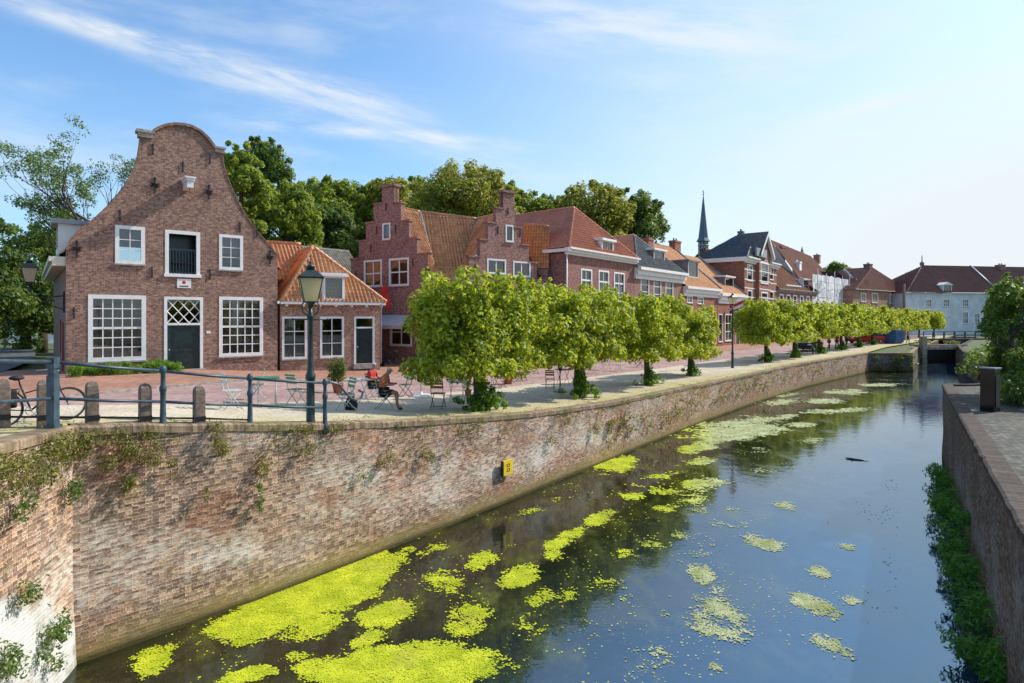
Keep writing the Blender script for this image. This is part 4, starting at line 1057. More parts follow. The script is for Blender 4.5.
def step_caps(outl, par, mat):
    mb=MB()
    for (x0,z0),(x1,z1) in zip(outl[2:-1],outl[3:]):
        if abs(z0-z1)<.12 and abs(x0-x1)>.2:
            a,b=min(x0,x1),max(x0,x1); z=max(z0,z1); mb.box(a-.07,b+.07,-.07,.42,z+.002,z+.12)
    for (x0,z0),(x1,z1) in zip(outl[2:],outl[3:]+outl[:1]):      # thickness of the parapet
        mb.face([(x0,.004,z0),(x1,.004,z1),(x1,.34,z1),(x0,.34,z0)])
    mb.face([(x,.34,z) for x,z in outl[2:]][::-1]) if False else None
    return mb.build('step_caps',mat,par)
step_caps(oA,hA,M_brick3)
window(hA,RA['a'],2,2,fw=.14,bar=.09); window(hA,RA['b'],2,2,fw=.14,bar=.09); window(hA,RA['c'],1,1,fw=.12); window(hA,RA['d'],2,2,fw=.14,bar=.08)
tx0,tx1=HA.px(382,200)[0],HA.px(394,200)[0]; tz=HA.px(388,203)[1]; tt=HA.px(388,187)[1]
mb=MB(); mb.box(tx0,tx1,.02,.5,tz-.3,tt-.01); mb.box(tx0-.1,tx1+.1,-.10,.6,tt+.005,tt+.16); mb.build('chimney',M_brick3,hA)
for (px,py) in ((377,230),(396,229),(386,207),(356,275),(413,262),(371,262.5-14)): anchor(hA,*HA.px(px,py))
zr=HA.px(388,205.5)[1]; xr=HA.px(388,204)[0]
slope=(zr-zsA)/(W/2)
roof([[(-.1,.36,zsA-.1),(-.1,D,zsA-.1),(xr,D,zr),(xr,.36,zr)],[(W+.1,.36,zsA-.1),(xr,.36,zr),(xr,3.3,zr),(W+.1,.9,zsA-.1)]],M_tile_or,hA,ns=6,tw=.26,th=.34,amp=.04,ridges=[((xr,.4,zr+.03),(xr,3.3,zr+.03))])
endA=HA.world(xr,3.3,zr); eavA=HA.world(W,.95,zsA-.1)
# second gable
sl2=1.3; A2=line_at(469,-2.97,41.4,sl2); B2_=line_at(549,-2.97,41.4,sl2)
HB=House('stepped_gable_house','purple-brown brick house with a narrow stepped gable next to the red hipped roof','house',A2,B2_,2.1)
hB=HB.o
lb=[(469,257),(479,239),(488,222.5),(496,208),(502,193)]; rb2=[(549,281),(541,264),(535,246),(528.5,229),(515.5,193.5)]
lb=[(471,257),(480,240),(488,223),(496,208.5),(503,193)]; rb2=[(546,281),(537,263.5),(529,246),(521,228.5),(515,210.5),(514.5,193.5)]
oB=step_outline(HB,lb,rb2,None)
RB={k:HB.rect(*v) for k,v in dict(a=(487,259,506,274),b=(513,261.5,530.5,277),c=(505.5,225,513.5,242)).items()}
W=HB.W; zl=HB.px(469,258)[1]-.75; zrr=HB.px(549,283)[1]; zsB=(zl+.75+zrr)/2-.75; D=9
mbw=wall_holes(oB,list(RB.values()))
mbw.face([(0,D,-.6),(0,0,-.6),(0,0,zsB),(0,D,zsB)]); mbw.face([(W,0,-.6),(W,D,-.6),(W,D,zsB),(W,0,zsB)]); mbw.face([(W,D,-.6),(0,D,-.6),(0,D,zsB),(W,D,zsB)]); pk_=HB.px(508,211); mbw.face([(.06,1.0,-.5),(W-.06,1.0,-.5),(W-.06,1.0,zsB-.15),(pk_[0],1.0,pk_[1]-.4),(.06,1.0,zsB-.15)])  # last face: inner partition added so these windows look dark
mbw.build('wall',M_brick3,hB); step_caps(oB,hB,M_brick3)
window(hB,RB['a'],2,1,fw=.12,bar=.09); window(hB,RB['b'],2,1,fw=.12,bar=.09); window(hB,RB['c'],1,1,fw=.11)
for (px,py) in ((498,230),(520,233),(508,211),(475,268),(538,275)): anchor(hB,*HB.px(px,py))
tx0,tx1=HB.px(503,200)[0],HB.px(514.5,200)[0]; tt=HB.px(508,193)[1]; tz=HB.px(508,212)[1]
mb=MB(); mb.box(tx0,tx1,.02,.5,tz-.3,tt-.01); mb.box(tx0-.12,tx1+.12,-.12,.6,tt+.005,tt+.18); mb.build('chimney',M_brick3,hB)
xr=HB.px(508,211)[0]; zr=HB.px(508,212)[1]
roof([[(-.1,.36,zl-.1),(-.1,1.0,zl-.1),(xr,4.1,zr),(xr,.36,zr)],[(W+.1,.36,zsB-.1),(xr,.36,zr),(xr,4.1,zr),(W+.1,D,zsB-.1)]],M_tile_or,hB,ns=6,tw=.26,th=.34,amp=.04,ridges=[((xr,.4,zr+.03),(xr,4.1,zr+.03))])
endB=HB.world(xr,4.1,zr); eavB=HB.world(0,1.05,zl-.1)
# roof between the gables, its wall below, valleys of lead
def W3(px,py,Yv): return Vector(((px-CX)*Yv/F,Yv,CZ+(HY-py)*Yv/F))
q=[endA,endB,eavB-Vector((0,0,.5)),eavA-Vector((0,0,.3))]
# force the four corners into one plane
nn=(q[1]-q[0]).cross(q[3]-q[0]).normalized(); q[2]=q[2]-nn*nn.dot(q[2]-q[0])
inv=HA.o.matrix_basis.inverted()
ql=[inv@p for p in q]
ro=roof([ql],M_tile_or,hA,tw=.26,th=.34,amp=.04,ns=6,ridges=[(ql[0]+Vector((0,0,.05)),ql[1]+Vector((0,0,.05)))],name='middle_roof')
mb=MB()
for a,b in ((ql[0],ql[3]),(ql[1],ql[2])): mb.tube([a+Vector((0,0,.05)),b+Vector((0,0,.05))],.11,6)
mb.build('valley',M_lead,ro)
mb=MB(); a,b=ql[3],ql[2]; mb.face([(a.x-1,a.y,-.6),(b.x+1,b.y,-.6),(b.x+1,b.y,b.z),(a.x-1,a.y,a.z)]); mb.build('middle_wall',M_brick3,hA)
# right hand back roof of the second gable (orange block) with its brick side
q=[W3(524,224,47.9),W3(549,226.5,47.4),W3(549,268,45.9),W3(524,268,46.3)]
nn=(q[1]-q[0]).cross(q[3]-q[0]).normalized(); q[2]=q[2]-nn*nn.dot(q[2]-q[0])
invB=hB.matrix_basis.inverted(); qb=[invB@p for p in q]
br_=roof([qb],tiles('pantile_mossy',(0.50,0.20,0.08),(0.64,0.32,0.14),(0.18,0.08,0.045),lichen=.5),hB,ns=5,name='back_roof',ridges=[(qb[0],qb[1])])
mb=MB(); a,b_=qb[3],qb[2]; dn=Vector((0,.12,0))
mb.face([(a.x,a.y+.1,-.5),(b_.x,b_.y+.1,-.5),tuple(b_+dn),tuple(a+dn)]); mb.face([(b_.x,b_.y+.1,-.5),(qb[1].x,qb[1].y,-.5),tuple(qb[1]-Vector((0,0,.06))),tuple(b_+dn)])
mb.build('back_wall',M_brick3,hB)
# red flag and grey awning on the left gable
fx,fz=HA.px(397,330)
x0,z0=HA.px(393,300); root=empty('banner',HA.world(x0,0,0),HA.o.rotation_euler.z,'red banner on a slanting pole above the cafe awning','flag')
zz=HA.px(396,285)[1]
mb=MB(); mb.tube([(0,-.02,zz-1.5),(.0,-1.2,zz+.1)],.025,6); mb.build('pole',M_white,root)
mb=MB(); n=8
for i in range(n):
    for j in range(4):
        f=lambda a,b:(.07*math.sin(a*.9+b*.7)+a*.035-.1+b*.04, -1.15+.16*b, zz+.05-.20*a-.05*b)
        mb.face([f(i,j),f(i,j+1),f(i+1,j+1),f(i+1,j)],True)
mb.build('cloth',M_red,root)
xa,xb_=HA.px(379,325)[0],HA.px(418,325)[0]; za=HA.px(395,320)[1]
root=empty('awning',HA.world((xa+xb_)/2,0,za),HA.o.rotation_euler.z,'pale grey fabric awning over the cafe front under the red banner','awning')
wd=(xb_-xa)/2; mb=MB(); mb.face([(-wd,-.02,.35),(wd,-.02,.35),(wd,-1.5,-.35),(-wd,-1.5,-.35)]); mb.face([(-wd,-1.5,-.35),(wd,-1.5,-.35),(wd,-1.5,-.6),(-wd,-1.5,-.6)])
mb.build('canopy',M_awning,root); mb=MB(); mb.tube([(-wd,-1.5,-.36),(-wd,-.02,-.6)],.02,5); mb.tube([(wd,-1.5,-.36),(wd,-.02,-.6)],.02,5); mb.build('arms',M_steel,root)

# ---- the street row beyond
FX,FY,FS=11.0,54.2,0.8
def fl(px): return line_at(px,FX,FY,FS)
def hip_front(H, ap_px, ze, D, mats, ov=.35, e_extra=0, ns=4, tb=3.0, amp=.035):
    """hipped roof whose ridge runs back from an apex set tb metres behind the front"""
    ax,az=H.px(ap_px[0],ap_px[1],tb); W=H.W; ap=(ax,tb,az)
    roof([[(-.15,-ov,ze),(W+.15,-ov,ze),ap]],mats[0],H.o,ns=ns,amp=amp,ridges=[((-.15,-ov,ze+.03),ap),((W+.15,-ov,ze+.03),ap)])
    roof([[(-.15,-ov,ze),ap,(ax,D,az),(-.15,D,ze)]],mats[1],H.o,ns=ns,amp=amp,name='side_roof',ridges=[(ap,(ax,D,az))])
    roof([[(W+.15,-ov,ze),(W+.15,D,ze),(ax,D,az),ap]],mats[2],H.o,ns=ns,amp=amp,name='side_roof')
    return ax,az
# house with the tall red hipped roof
H=House('hipped_roof_house','plum brick house with tall red hipped roof beside the stepped gable','house',fl(566),fl(634),2.0)
W=H.W; zc=H.px(600,258)[1]
RW=[H.rect(*v) for v in ((581,269,592,301),(598.5,270.5,609,303),(614,272.5,624.5,304),(579,322,592,350),(612,322,625,350))]
shell(H,12,[(0,-.6),(W,-.6),(W,zc),(0,zc)],RW,M_brick4,side_h=zc)
for i,r in enumerate(RW): 
    window(H.o,r,2,3,fw=.13,bar=.06,mid=2,curtain=('half' if i<3 else None))
cornice(H.o,-.2,W+.2,zc-.1,.5,.6)
mb=MB(); mb.box(-.40,-.004,-.5,1.9,zc+.08,zc+.32); mb.build('side_gutter',M_white,H.o)
hip_front(H,(574,207.5),zc+.4,12,(M_tile_red,M_tile_red,M_tile_red),tb=2.9,ns=6)
x0,x1,z0,z1=H.rect(594,242,606,255.5,.6); dormer(H.o,(x0+x1)/2,x1-x0,z0,z1-z0,-.12,3.2,2,1,cheek=M_white,pediment=False)
mb=MB(); mb.tube([(-.03,-.1,zc),(-.03,-.1,0)],.05,8); mb.build('downpipe',M_white,H.o)
H4=H
# pink house with white cornice
H=House('pink_brick_house','pink brick house with grey hipped roof and a wide white cornice','house',fl(634.3),fl(682.5),1.9)
W=H.W; zc=H.px(658,280)[1]
RW=[H.rect(*v) for v in ((640.5,276.5,649,300),(653.5,278,661,303),(665.5,279,673,305),(641,324,650,347),(668,324,677,346))]
shell(H,12,[(0,-.6),(W,-.6),(W,zc),(0,zc)],RW,M_brick5,side_h=zc)
for r in RW: window(H.o,r,1,3,fw=.12,bar=.06)
cornice(H.o,-.02,W+.05,zc-.1,1.05,.7)
hip_front(H,(634,235),zc+.9,12,(M_tile_gr,M_tile_or,M_tile_gr),tb=2.8)
x0,x1,z0,z1=H.rect(652.5,251,664,266.5,.8); dormer(H.o,(x0+x1)/2,x1-x0,z0,z1-z0,.7,4.0,2,1,cheek=M_brick5,curtain=('half',M_redcurt))
x,z=H.px(648,240,4.5); chimney(H.o,x,4.5,zc+1.5,z+.2,1.2,.7,M_brick6)
# low orange roofed house
H=House('orange_roof_house','low red brick house with orange pantile roof, dark dormer and small windows','house',fl(682.8),fl(717.5),1.8)
W=H.W; zc=H.px(700,296)[1]
RW=[H.rect(*v) for v in ((687,296,692.5,303),(697.5,297,703.5,304),(688,320,694,343),(704,320,711,342))]
shell(H,11,[(0,-.6),(W,-.6),(W,zc),(0,zc)],RW,M_brick6,side_h=zc)
for r in RW: window(H.o,r,2,2,fw=.1,bar=.05)
cornice(H.o,-.02,W+.02,zc-.1,1.0,.6)
zt=H.px(690,252,5.5)[1]; ze=zc+.9
roof([[(-.1,-.4,ze),(W+.1,-.4,ze),(W+.1,5.5,zt),(-.1,5.5,zt)],[(W+.1,11.2,ze),(-.1,11.2,ze),(-.1,5.5,zt),(W+.1,5.5,zt)]],M_tile_or,H.o,ns=4,ridges=[((-.1,5.5,zt+.03),(W+.1,5.5,zt+.03))])
mb=MB(); mb.face([(0,0,zc),(0,11,zc),(0,5.5,zt)]); mb.face([(W,0,zc),(W,11,zc),(W,5.5,zt)]); mb.build('gable_end',M_brick6,H.o)
mb=MB(); mb.box(-.15,.15,-.2,5.5,0,.01); 
mb=MB(); mb.tube([(W+.1,-.4,ze+.08),(W+.1,5.5,zt+.1)],.13,6); mb.build('verge',M_lead,H.o)
x0,x1,z0,z1=H.rect(687,262,697.5,277.5,1.0); dormer(H.o,(x0+x1)/2,x1-x0,z0,z1-z0,.9,4.2,1,1,cheek=M_lead,topmat=M_lead)
x,z=H.px(675,241,5.5); chimney(H.o,x,5.5,zt-.6,z,1.7,.8,M_brick6)
x,z=H.px(705,249,7); chimney(H.o,x,7.0,zt-2,z,1.6,.8,M_brick6)
# narrow house with dormer and flag
H=House('narrow_dormer_house','narrow brick house with steep orange roof beside the white-banded gable house','house',fl(717.8),fl(743.5),1.8)
W=H.W; zc=H.px(730,303)[1]
RW=[H.rect(*v) for v in ((718.5,314,722.5,342),(725,314,732,341),(735.5,312,739.5,345))]
shell(H,11,[(0,-.6),(W,-.6),(W,zc),(0,zc)],RW,M_brick6,side_h=zc)
window(H.o,RW[0],1,3,fw=.1); window(H.o,RW[1],2,3,fw=.14,bar=.08); door(H.o,RW[2],fw=.12)
cornice(H.o,-.02,W+.02,zc-.1,1.15,.6)
zt=H.px(728,264,6.0)[1]; ze=zc+1.05
roof([[(-.1,-.4,ze),(W+.1,-.4,ze),(W+.1,6,zt),(-.1,6,zt)]],M_tile_or,H.o,ns=4); 
mb=MB(); mb.face([(0,0,zc),(0,11,zc),(0,6,zt)]); mb.build('gable_end',M_brick6,H.o)
mb=MB(); mb.tube([(W-.1,-.4,ze+.1),(W-.1,6,zt+.12)],.16,6); mb.build('verge',M_lead,H.o)
x0,x1,z0,z1=H.rect(724,277.5,733,293,1.0); dormer(H.o,(x0+x1)/2,x1-x0,z0,z1-z0,.9,4.2,1,1,cheek=M_lead)
H7=H
# tall banded house with the stone gable
H=House('banded_gable_house','tall red brick house with white bands, grey roof and a pointed street gable','house',fl(744.5),fl(776.5),1.8)
W=H.W; zc=H.px(750,262)[1]; xc0=H.px(755.5,270)[0]; xc1=H.px(766.5,270)[0]
RW=[H.rect(*v) for v in ((747.2,264.5,752.5,281),(747.5,290,752,306),(769,264.5,773.5,280),(769.5,291,773.5,306))]
shell(H,6.4,[(0,-.6),(W,-.6),(W,zc),(0,zc)],RW,M_brick6,side_h=zc)
for r in RW: window(H.o,r,1,2,fw=.16,bar=.08)
zg=H.px(761,252)[1]; za=H.px(760,232)[1]; mb=MB()
rw=[H.rect(757,262,764.5,284),H.rect(757.5,292,764,306)]
o=wall_holes([(xc0,-.6),(xc1,-.6),(xc1,zg),((xc0+xc1)/2,za-.5),(xc0,zg)],rw,y=-.5)
for xx in (xc0,xc1): o.face([(xx,-.5,-.6),(xx,0,-.6),(xx,0,zg),(xx,-.5,zg)])
bay=o.build('gable_bay',M_brick6,H.o)
for r in rw: window(H.o,r,1,3,fw=.2,y=-.5)
mb=MB(); xm=(xc0+xc1)/2
for s_ in (-1,1):
    hx=(xc1-xc0)/2+.7; a=Vector((xm,0,za)); b=Vector((xm+s_*hx,0,zg-.5)); n=Vector((0,0,.5))
    mb.face([a+Vector((0,-1.0,0)),b+Vector((0,-1.0,0)),b+Vector((0,-1.0,0))-n,a+Vector((0,-1.0,0))-n*1.2])
    mb.face([a+Vector((0,-.6,0))-n*1.2,b+Vector((0,-.6,0))-n,b+Vector((0,-1.0,0))-n,a+Vector((0,-1.0,0))-n*1.2])
mb.build('bargeboard',M_white,bay)
hx=(xc1-xc0)/2+.7; roof([[(xm-hx,-1.0,zg-.5+.02),(xm,-1.0,za+.02),(xm,2.4,za+.02),(xm-hx,2.4,zg-.48)],[(xm+hx,-1.0,zg-.48),(xm,-1.0,za+.02),(xm,2.4,za+.02),(xm+hx,2.4,zg-.48)]],M_tile_gr,bay,ns=4,name='gable_roof')
mb=MB(); r0=H.rect(756,249,766,257,-.6); mb.box(r0[0],r0[1],-.75,-.5,r0[2],r0[3]); mb.build('gable_panel',M_zinc,bay)
mb=MB()
for k,py in enumerate((263.5,272,281.5,289.5,298,307)):
    z=H.px(760,py)[1]
    for a,b,y in ((0,xc0-.02,-.03),(xc0,xc1,-.53),(xc1+.02,W,-.03)): mb.box(a,b,y,y+.025,z-.07,z+.07)
mb.build('stone_band',M_white,H.o)
cornice(H.o,-.3,xc0-.05,zc-.2,.75,.7); cornice(H.o,xc1+.05,W+.3,zc-.2,.75,.7)
mb=MB(); mb.box(-.6,-.003,-.4,6.6,zc-.05,zc+.5); mb.build('side_cornice',M_white,H.o)
ze=zc+.5; D8=6.6; xr=H.px(756,233,2.2)[0]; zt=H.px(752,233.5,2.6)[1]; MS=tiles('pantile_slate',(0.085,0.09,0.105),(0.13,0.135,0.15),(0.04,0.042,0.05),tw=.6,th=.4)
roof([[(-.6,-.5,ze),(-.6,D8+.3,ze),(xr,D8-1.6,zt),(xr,2.4,zt)],[(W+.4,-.5,ze),(xr,2.4,zt),(xr,D8-1.6,zt),(W+.4,D8+.3,ze)],[(-.6,-.5,ze),(xr,2.4,zt),(W+.4,-.5,ze)],[(-.6,D8+.3,ze),(W+.4,D8+.3,ze),(xr,D8-1.6,zt)]],MS,H.o,tw=.6,ns=4,amp=.05,ridges=[((xr,2.4,zt+.03),(xr,D8-1.6,zt+.03))])
x,z=H.px(733,232,4.5); chimney(H.o,xr,D8-2.2,zt-1,zt+.55,.7,.7,M_lead)
H8=H
# row house with big brown-orange roof
P0=H8.B+Vector((.05,.05,0)); P1=line_at(817,P0.x,P0.y,1.0)
H=House('row_house','long low row house with a tall brown-orange roof and white dormer window','house',(P0.x,P0.y),P1,1.8)
W=H.W; zc=H.px(796,293)[1]
RW=[H.rect(*v) for v in ((779.5,294,783.5,306),(786.5,294.5,790.5,306),(793,295,797,306),(800,295.5,803.5,306),(806.5,296,809.5,306),(812,296.5,815,306))]
shell(H,10,[(0,-.6),(W,-.6),(W,zc),(0,zc)],RW,M_brick4,side_h=zc)
for r in RW: window(H.o,r,1,2,fw=.22,bar=.1)
cornice(H.o,-.02,W+.3,zc-.05,.5,.5,M_stone)
ze=zc+.4; ax,az=H.px(777,252,5)
roof([[(-.1,-.4,ze),(W+.3,-.4,ze),(W*.55,5,az*.83+ze*.17),(.4,5,az)],[(W+.3,-.4,ze),(W+.3,10,ze),(W*.55,5,az*.83+ze*.17)]],tiles('pantile_rust',(0.28,0.10,0.055),(0.40,0.16,0.085),(0.12,0.05,0.035),lichen=.5),H.o,ns=4)
x0,x1,z0,z1=H.rect(802.5,280,808.5,291,.8); dormer(H.o,(x0+x1)/2,x1-x0,z0,z1-z0,.7,3.5,1,2,cheek=M_white)
x0,x1,z0,z1=H.rect(785,284,799,288,.6); dormer(H.o,(x0+x1)/2,x1-x0,z0-.4,z1-z0,.5,3.5,3,1,cheek=M_lead)
x,z=H.px(780,247,6); chimney(H.o,x,6,az-1.5,z,1.6,1.2,M_brick4)
# house behind with brown roof and pale gable side
a=line_at(796,56,112,.75); b=line_at(838,56,112,.75)
H=House('brown_roof_house','house with pinkish plastered gable and patchy brown roof behind the scaffold','house',a,b,1.8)
W=H.W; zt=H.px(815,258,4)[1]; ze=H.px(820,283)[1]
mb=MB(); mb.box(0,W,0,9,-.5,ze); mb.face([(0,0,ze),(0,9,ze),(0,4,zt)]); mb.build('wall',plain('pink_plaster',(0.55,0.42,0.38),.8,.12,.8),H.o)
roof([[(-.2,-.4,ze),(W,-.4,ze),(W*.8,4,zt),(-.2,4,zt)],[(W,-.4,ze),(W,9,ze),(W*.8,4,zt)]],M_tile_br,H.o,ns=4)
x,z=H.px(797,262,1.2); chimney(H.o,x,1.2,ze,z,1.6,1.2,M_plaster); x,z=H.px(818,255,4); chimney(H.o,x,4.2,zt-1,z,1.6,1.2,M_tile_br)
# scaffolded building
a=line_at(810,54.5,106,.95); b=line_at(853,54.5,106,.95)
H=House('scaffolded_house','house wrapped in white sheeting on a scaffold beyond the row house','house',a,b,1.8)
W=H.W; zt=H.px(828,277)[1]; mb=MB(); n=14
f=lambda i,j:(W*.80*i/n+.2*noise.noise(Vector((i*.9,j*.8,2)))-.4, -.6+.5*noise.noise(Vector((i*.7,j*.6,8))), -.3+(zt+.3)*j/8+.35*noise.noise(Vector((i*.8,3,j))))
for i in range(n):
    for j in range(8): mb.face([f(i,j),f(i+1,j),f(i+1,j+1),f(i,j+1)],True)
mb.build('sheeting',M_sheet,H.o)
mb=MB(); mb.box(0,W,.4,8,-.5,zt-1.5); mb.build('wall',M_brick5,H.o)
mb=MB(); 
for i in range(6):
    xx=W*i/5.5; mb.tube([(xx,-1.2,-.3),(xx,-1.2,zt+.9-(.6 if i%2 else 0))],.06,5)
for j in range(4): mb.tube([(0,-1.2,zt*j/4+1.5),(W*.95,-1.2,zt*j/4+1.5)],.05,5)
mb.build('scaffold',M_steel,H.o)
q0=H.px(838,271,1.5); q1=H.px(869,302,.2); roof([[(q0[0]-1.0,4.5,q0[1]),(q0[0]+.6,1.5,q0[1]),(q1[0],.2,q1[1]),(q1[0],4.5,q1[1])]],M_tile_gr,H.o,ns=4)
mb=MB(); mb.tube([(q0[0],.3,q0[1]+.2),(q1[0],-.2,q1[1]+.2)],.28,5); mb.build('verge',M_white,H.o)
r=H.rect(851,291,869,300,-1); mb=MB(); mb.box(r[0],r[1],-1.2,1.5,r[2]-1.5,r[3]); bo=mb.build('white_bay',M_white,H.o)
for k in range(3): window(H.o,(r[0]+.3+k*(r[1]-r[0])/3.1,r[0]+.1+(k+.85)*(r[1]-r[0])/3.1,r[2]-.3,r[3]-.3),1,1,fw=.15,y=-1.25,sill=False)
mb=MB(); mb.box(r[0]-.3,r[1]+.3,-1.5,1.7,r[3],r[3]+.35); mb.build('lid',M_white,bo)
# hipped brown house near the lock
a=line_at(853,65,113,1.3); b=line_at(908,65,113,1.3)
H=House('hipped_lock_house','house with hipped brown roof, boarded gable and chimney near the lock','house',a,b,1.7)
W=H.W; ze=H.px(880,291)[1]; ax,az=H.px(872,267.5,4.5)
mb=MB(); mb.box(0,W,0,10,-.5,ze); mb.build('wall',M_brick2,H.o)
roof([[(-.4,-.5,ze),(W+.4,-.5,ze),(ax,4.5,az)],[(-.4,-.5,ze),(ax,4.5,az),(ax-.5,10,az),(-.4,10,ze)],[(W+.4,-.5,ze),(W+.4,10,ze),(ax,10,az),(ax,4.5,az)]],M_tile_br,H.o,ns=4,ridges=[((-.4,-.5,ze),(ax,4.5,az)),((W+.4,-.5,ze),(ax,4.5,az))])
x,z=H.px(868,264,5); chimney(H.o,x,5,az-1,z,1.5,1.2,M_brick3)
for r in ((861,293,866,302),(872,293,878,303),(890,294,896,304)): window(H.o,H.rect(*r,off=-.06),2,2,fw=.15,y=-.06)
# long white building
a=((906-CX)/F*120,120.0); b=((1095-CX)/F*128,128.0)
H=House('long_white_building','long white plastered building with a vast brown tiled roof across the end','building',a,b,1.7)
W=H.W; ze=H.px(960,293)[1]; zt=H.px(960,266.5,6)[1]; x0_=H.px(922,272,6)[0]
RW=[H.rect(*v) for v in ((925.5,299,932,307),(943,299,950,307),(962,299,969,307),(962.5,311.5,968.5,324),(974,313,980,323),(985,299,992,307),(1000,299,1007,307))]
shell(H,12,[(0,-.6),(W,-.6),(W,ze),(0,ze)],RW,M_dullplaster,side_h=ze)
for i,r in enumerate(RW): window(H.o,r,3,2,fw=.16,bar=.1,mf=M_white,curtain=('full' if i in (0,) else None))
roof([[(-.4,-.5,ze),(W+.4,-.5,ze),(W+.4,6,zt),(x0_,6,zt)],[(-.4,-.5,ze),(x0_,6,zt),(-.4,12.4,ze)]],tiles('pantile_maroon',(0.17,0.06,0.045),(0.24,0.085,0.06),(0.09,0.035,0.03),lichen=.5),H.o,ns=4,ridges=[((x0_,6,zt+.03),(W+.4,6,zt+.03))])
x0,x1,z0,z1=H.rect(942.5,285,951.5,293.5); dormer(H.o,(x0+x1)/2,x1-x0,z0,z1-z0,-.1,4,2,1,cheek=M_white,pediment=True)
x,z=H.px(998,265,6); chimney(H.o,x,5.5,zt-.8,z,1.3,1.2,M_brick3); x,z=H.px(917.5,264,6); mb=MB(); mb.lathe([(.35,0),(.45,.6),(.12,.9),(.08,2.0),(0,2.4)],8,(x0_,6,zt)); mb.build('finial',M_lead,H.o)
mb=MB(); x=H.px(997,280)[0]; mb.tube([(x,-.5,ze+.1),(x+.0,6,zt+.15)],.28,5); mb.build('firewall_flashing',M_lead,H.o)
# church with thin spire
Yc_=118.0; bx=(703.3-CX)/F*Yc_
root=empty('church',(bx,Yc_,1.8),math.radians(38),'church with a slender blue-grey spire rising behind the houses','church')
zz=lambda py:CZ+(HY-py)*Yc_/F-1.8
mb=MB(); mb.lathe([(1.05,0),(1.05,zz(255))],8); mb.build('tower',M_spire,root)
mb=MB()
for k in range(8):
    an=k*math.pi/4+math.pi/8; mb.box(.82*math.cos(an)-.13,.82*math.cos(an)+.13,.82*math.sin(an)-.13,.82*math.sin(an)+.13,zz(255),zz(241))
mb.lathe([(1.08,zz(246)),(1.08,zz(245))],8); mb.build('belfry',M_zinc,root)
mb=MB(); mb.lathe([(1.35,zz(241.5)),(.95,zz(238)),(.72,zz(228)),(.10,zz(197)),(.0,zz(195))],8,smooth=False); mb.build('spire',M_spire,root)
mb=MB(); mb.tube([(0,0,zz(196)),(0,0,zz(190))],.07,5); mb.tube([(-.35,0,zz(192)),(.35,0,zz(192))],.06,5); mb.lathe([(.02,-.12),(.18,0),(.02,.12)],8,(0,0,zz(194.5))); mb.build('cross',M_black,root)
roof([[(-.5,-4.5,zz(268)),(9,-4.5,zz(268)),(9,0,zz(250)),(-.5,0,zz(250))],[(-.5,4.5,zz(268)),(9,4.5,zz(268)),(9,0,zz(250)),(-.5,0,zz(250))]],plain('copper_green',(0.06,0.12,0.12),.5,.25,.8),root,ns=4,name='nave_roof')
mb=MB(); mb.box(-.3,8.8,-4.3,4.3,0,zz(267)); mb.build('nave',M_brick4,root)
Yc_=150.0; root=empty('turret',((802-CX)/F*Yc_,Yc_,1.8),0,'small dark pointed turret over the distant brown roofs','turret')
mb=MB(); mb.lathe([(.9,0),(.9,zz(262)),(.95,zz(258)),(.45,zz(253)),(0,zz(246))],8,smooth=False); mb.build('spirelet',M_lead,root)
root=empty('park_house',(-64,76,2.4),.5,'distant white house among the trees at the end of the lane','house')
mb=wall_holes([(0,-.5),(7,-.5),(7,3.4),(0,3.4)],[(1,2.2,.9,2.2),(4.2,5.6,.9,2.2)]); mb.build('wall',M_plaster,root)
roof([[(-.3,-.3,3.3),(7.3,-.3,3.3),(7.3,3,6.4),(-.3,3,6.4)]],M_tile_br,root,ns=3); window(root,(1,2.2,.9,2.2),2,2); window(root,(4.2,5.6,.9,2.2),2,2)
# ------------------------------------------------------------------ trees
def pleached(seed, hl=2.45, ht=1.35, n=8200, size=.16, rot=0.0, trunk=True, z0=1.3, zh=2.25):
    rnd=random.Random(seed); rng=np.random.default_rng(seed)
    c,s_=math.cos(rot),math.sin(rot); cl=[]
    def add(u,v,z,r,rz,k): cl.append((u*c-v*s_,u*s_+v*c,z,r,r,rz,k))
    for iu in range(7):
        for iv in range(4):
            for iz in range(5):
                u=(iu-3)/3+rnd.uniform(-.13,.13); v=(iv-1.5)/1.5+rnd.uniform(-.2,.2); zf=iz/4+rnd.uniform(-.1,.1)
                if abs(u)>.8 and abs(v)>.8 and rnd.random()<.45: continue
                r=rnd.uniform(.34,.56)
                add(u*(hl-.42),v*(ht-.36),z0+zf*zh,r,r*.8,int(n/128*rnd.uniform(.75,1.25)))
    for i in range(46):      # sprigs that break the outline
        a=rnd.uniform(0,6.283); add(math.cos(a)*(hl+.1)*rnd.uniform(.5,1.0),math.sin(a)*(ht+.1)*rnd.uniform(.5,1.0),z0+zh+.35+rnd.uniform(-.15,.25) if i%2 else rnd.uniform(z0-.3,z0+zh),rnd.uniform(.12,.26),rnd.uniform(.2,.42),n//500)
    mb=MB(); tips=[]
    mb.tube([(0,0,-.15),(.02,.01,.5),(0,.02,1.2),(.03,0,1.7)],[.17,.14,.13,.15],9)
    for k in range(7):
        a=k*.9+rnd.uniform(-.3,.3); bark_tube(mb,(0,0,1.2+.12*k),(math.cos(a)*1.0,math.sin(a)*.7,.4),1.0,.06,1,rnd,.6,tips)
    return cl,mb,size
row=[]
d0=math.atan2(.82,.57)
def lime(pos, proto, label, sc=1.0, rz=0.0):
    if proto is None: return None
    o=copy_tree(proto); o.location=pos; o.rotation_euler=(0,0,rz); o.scale=(sc,sc,sc*random.uniform(.97,1.03)); o['label']=label; return o
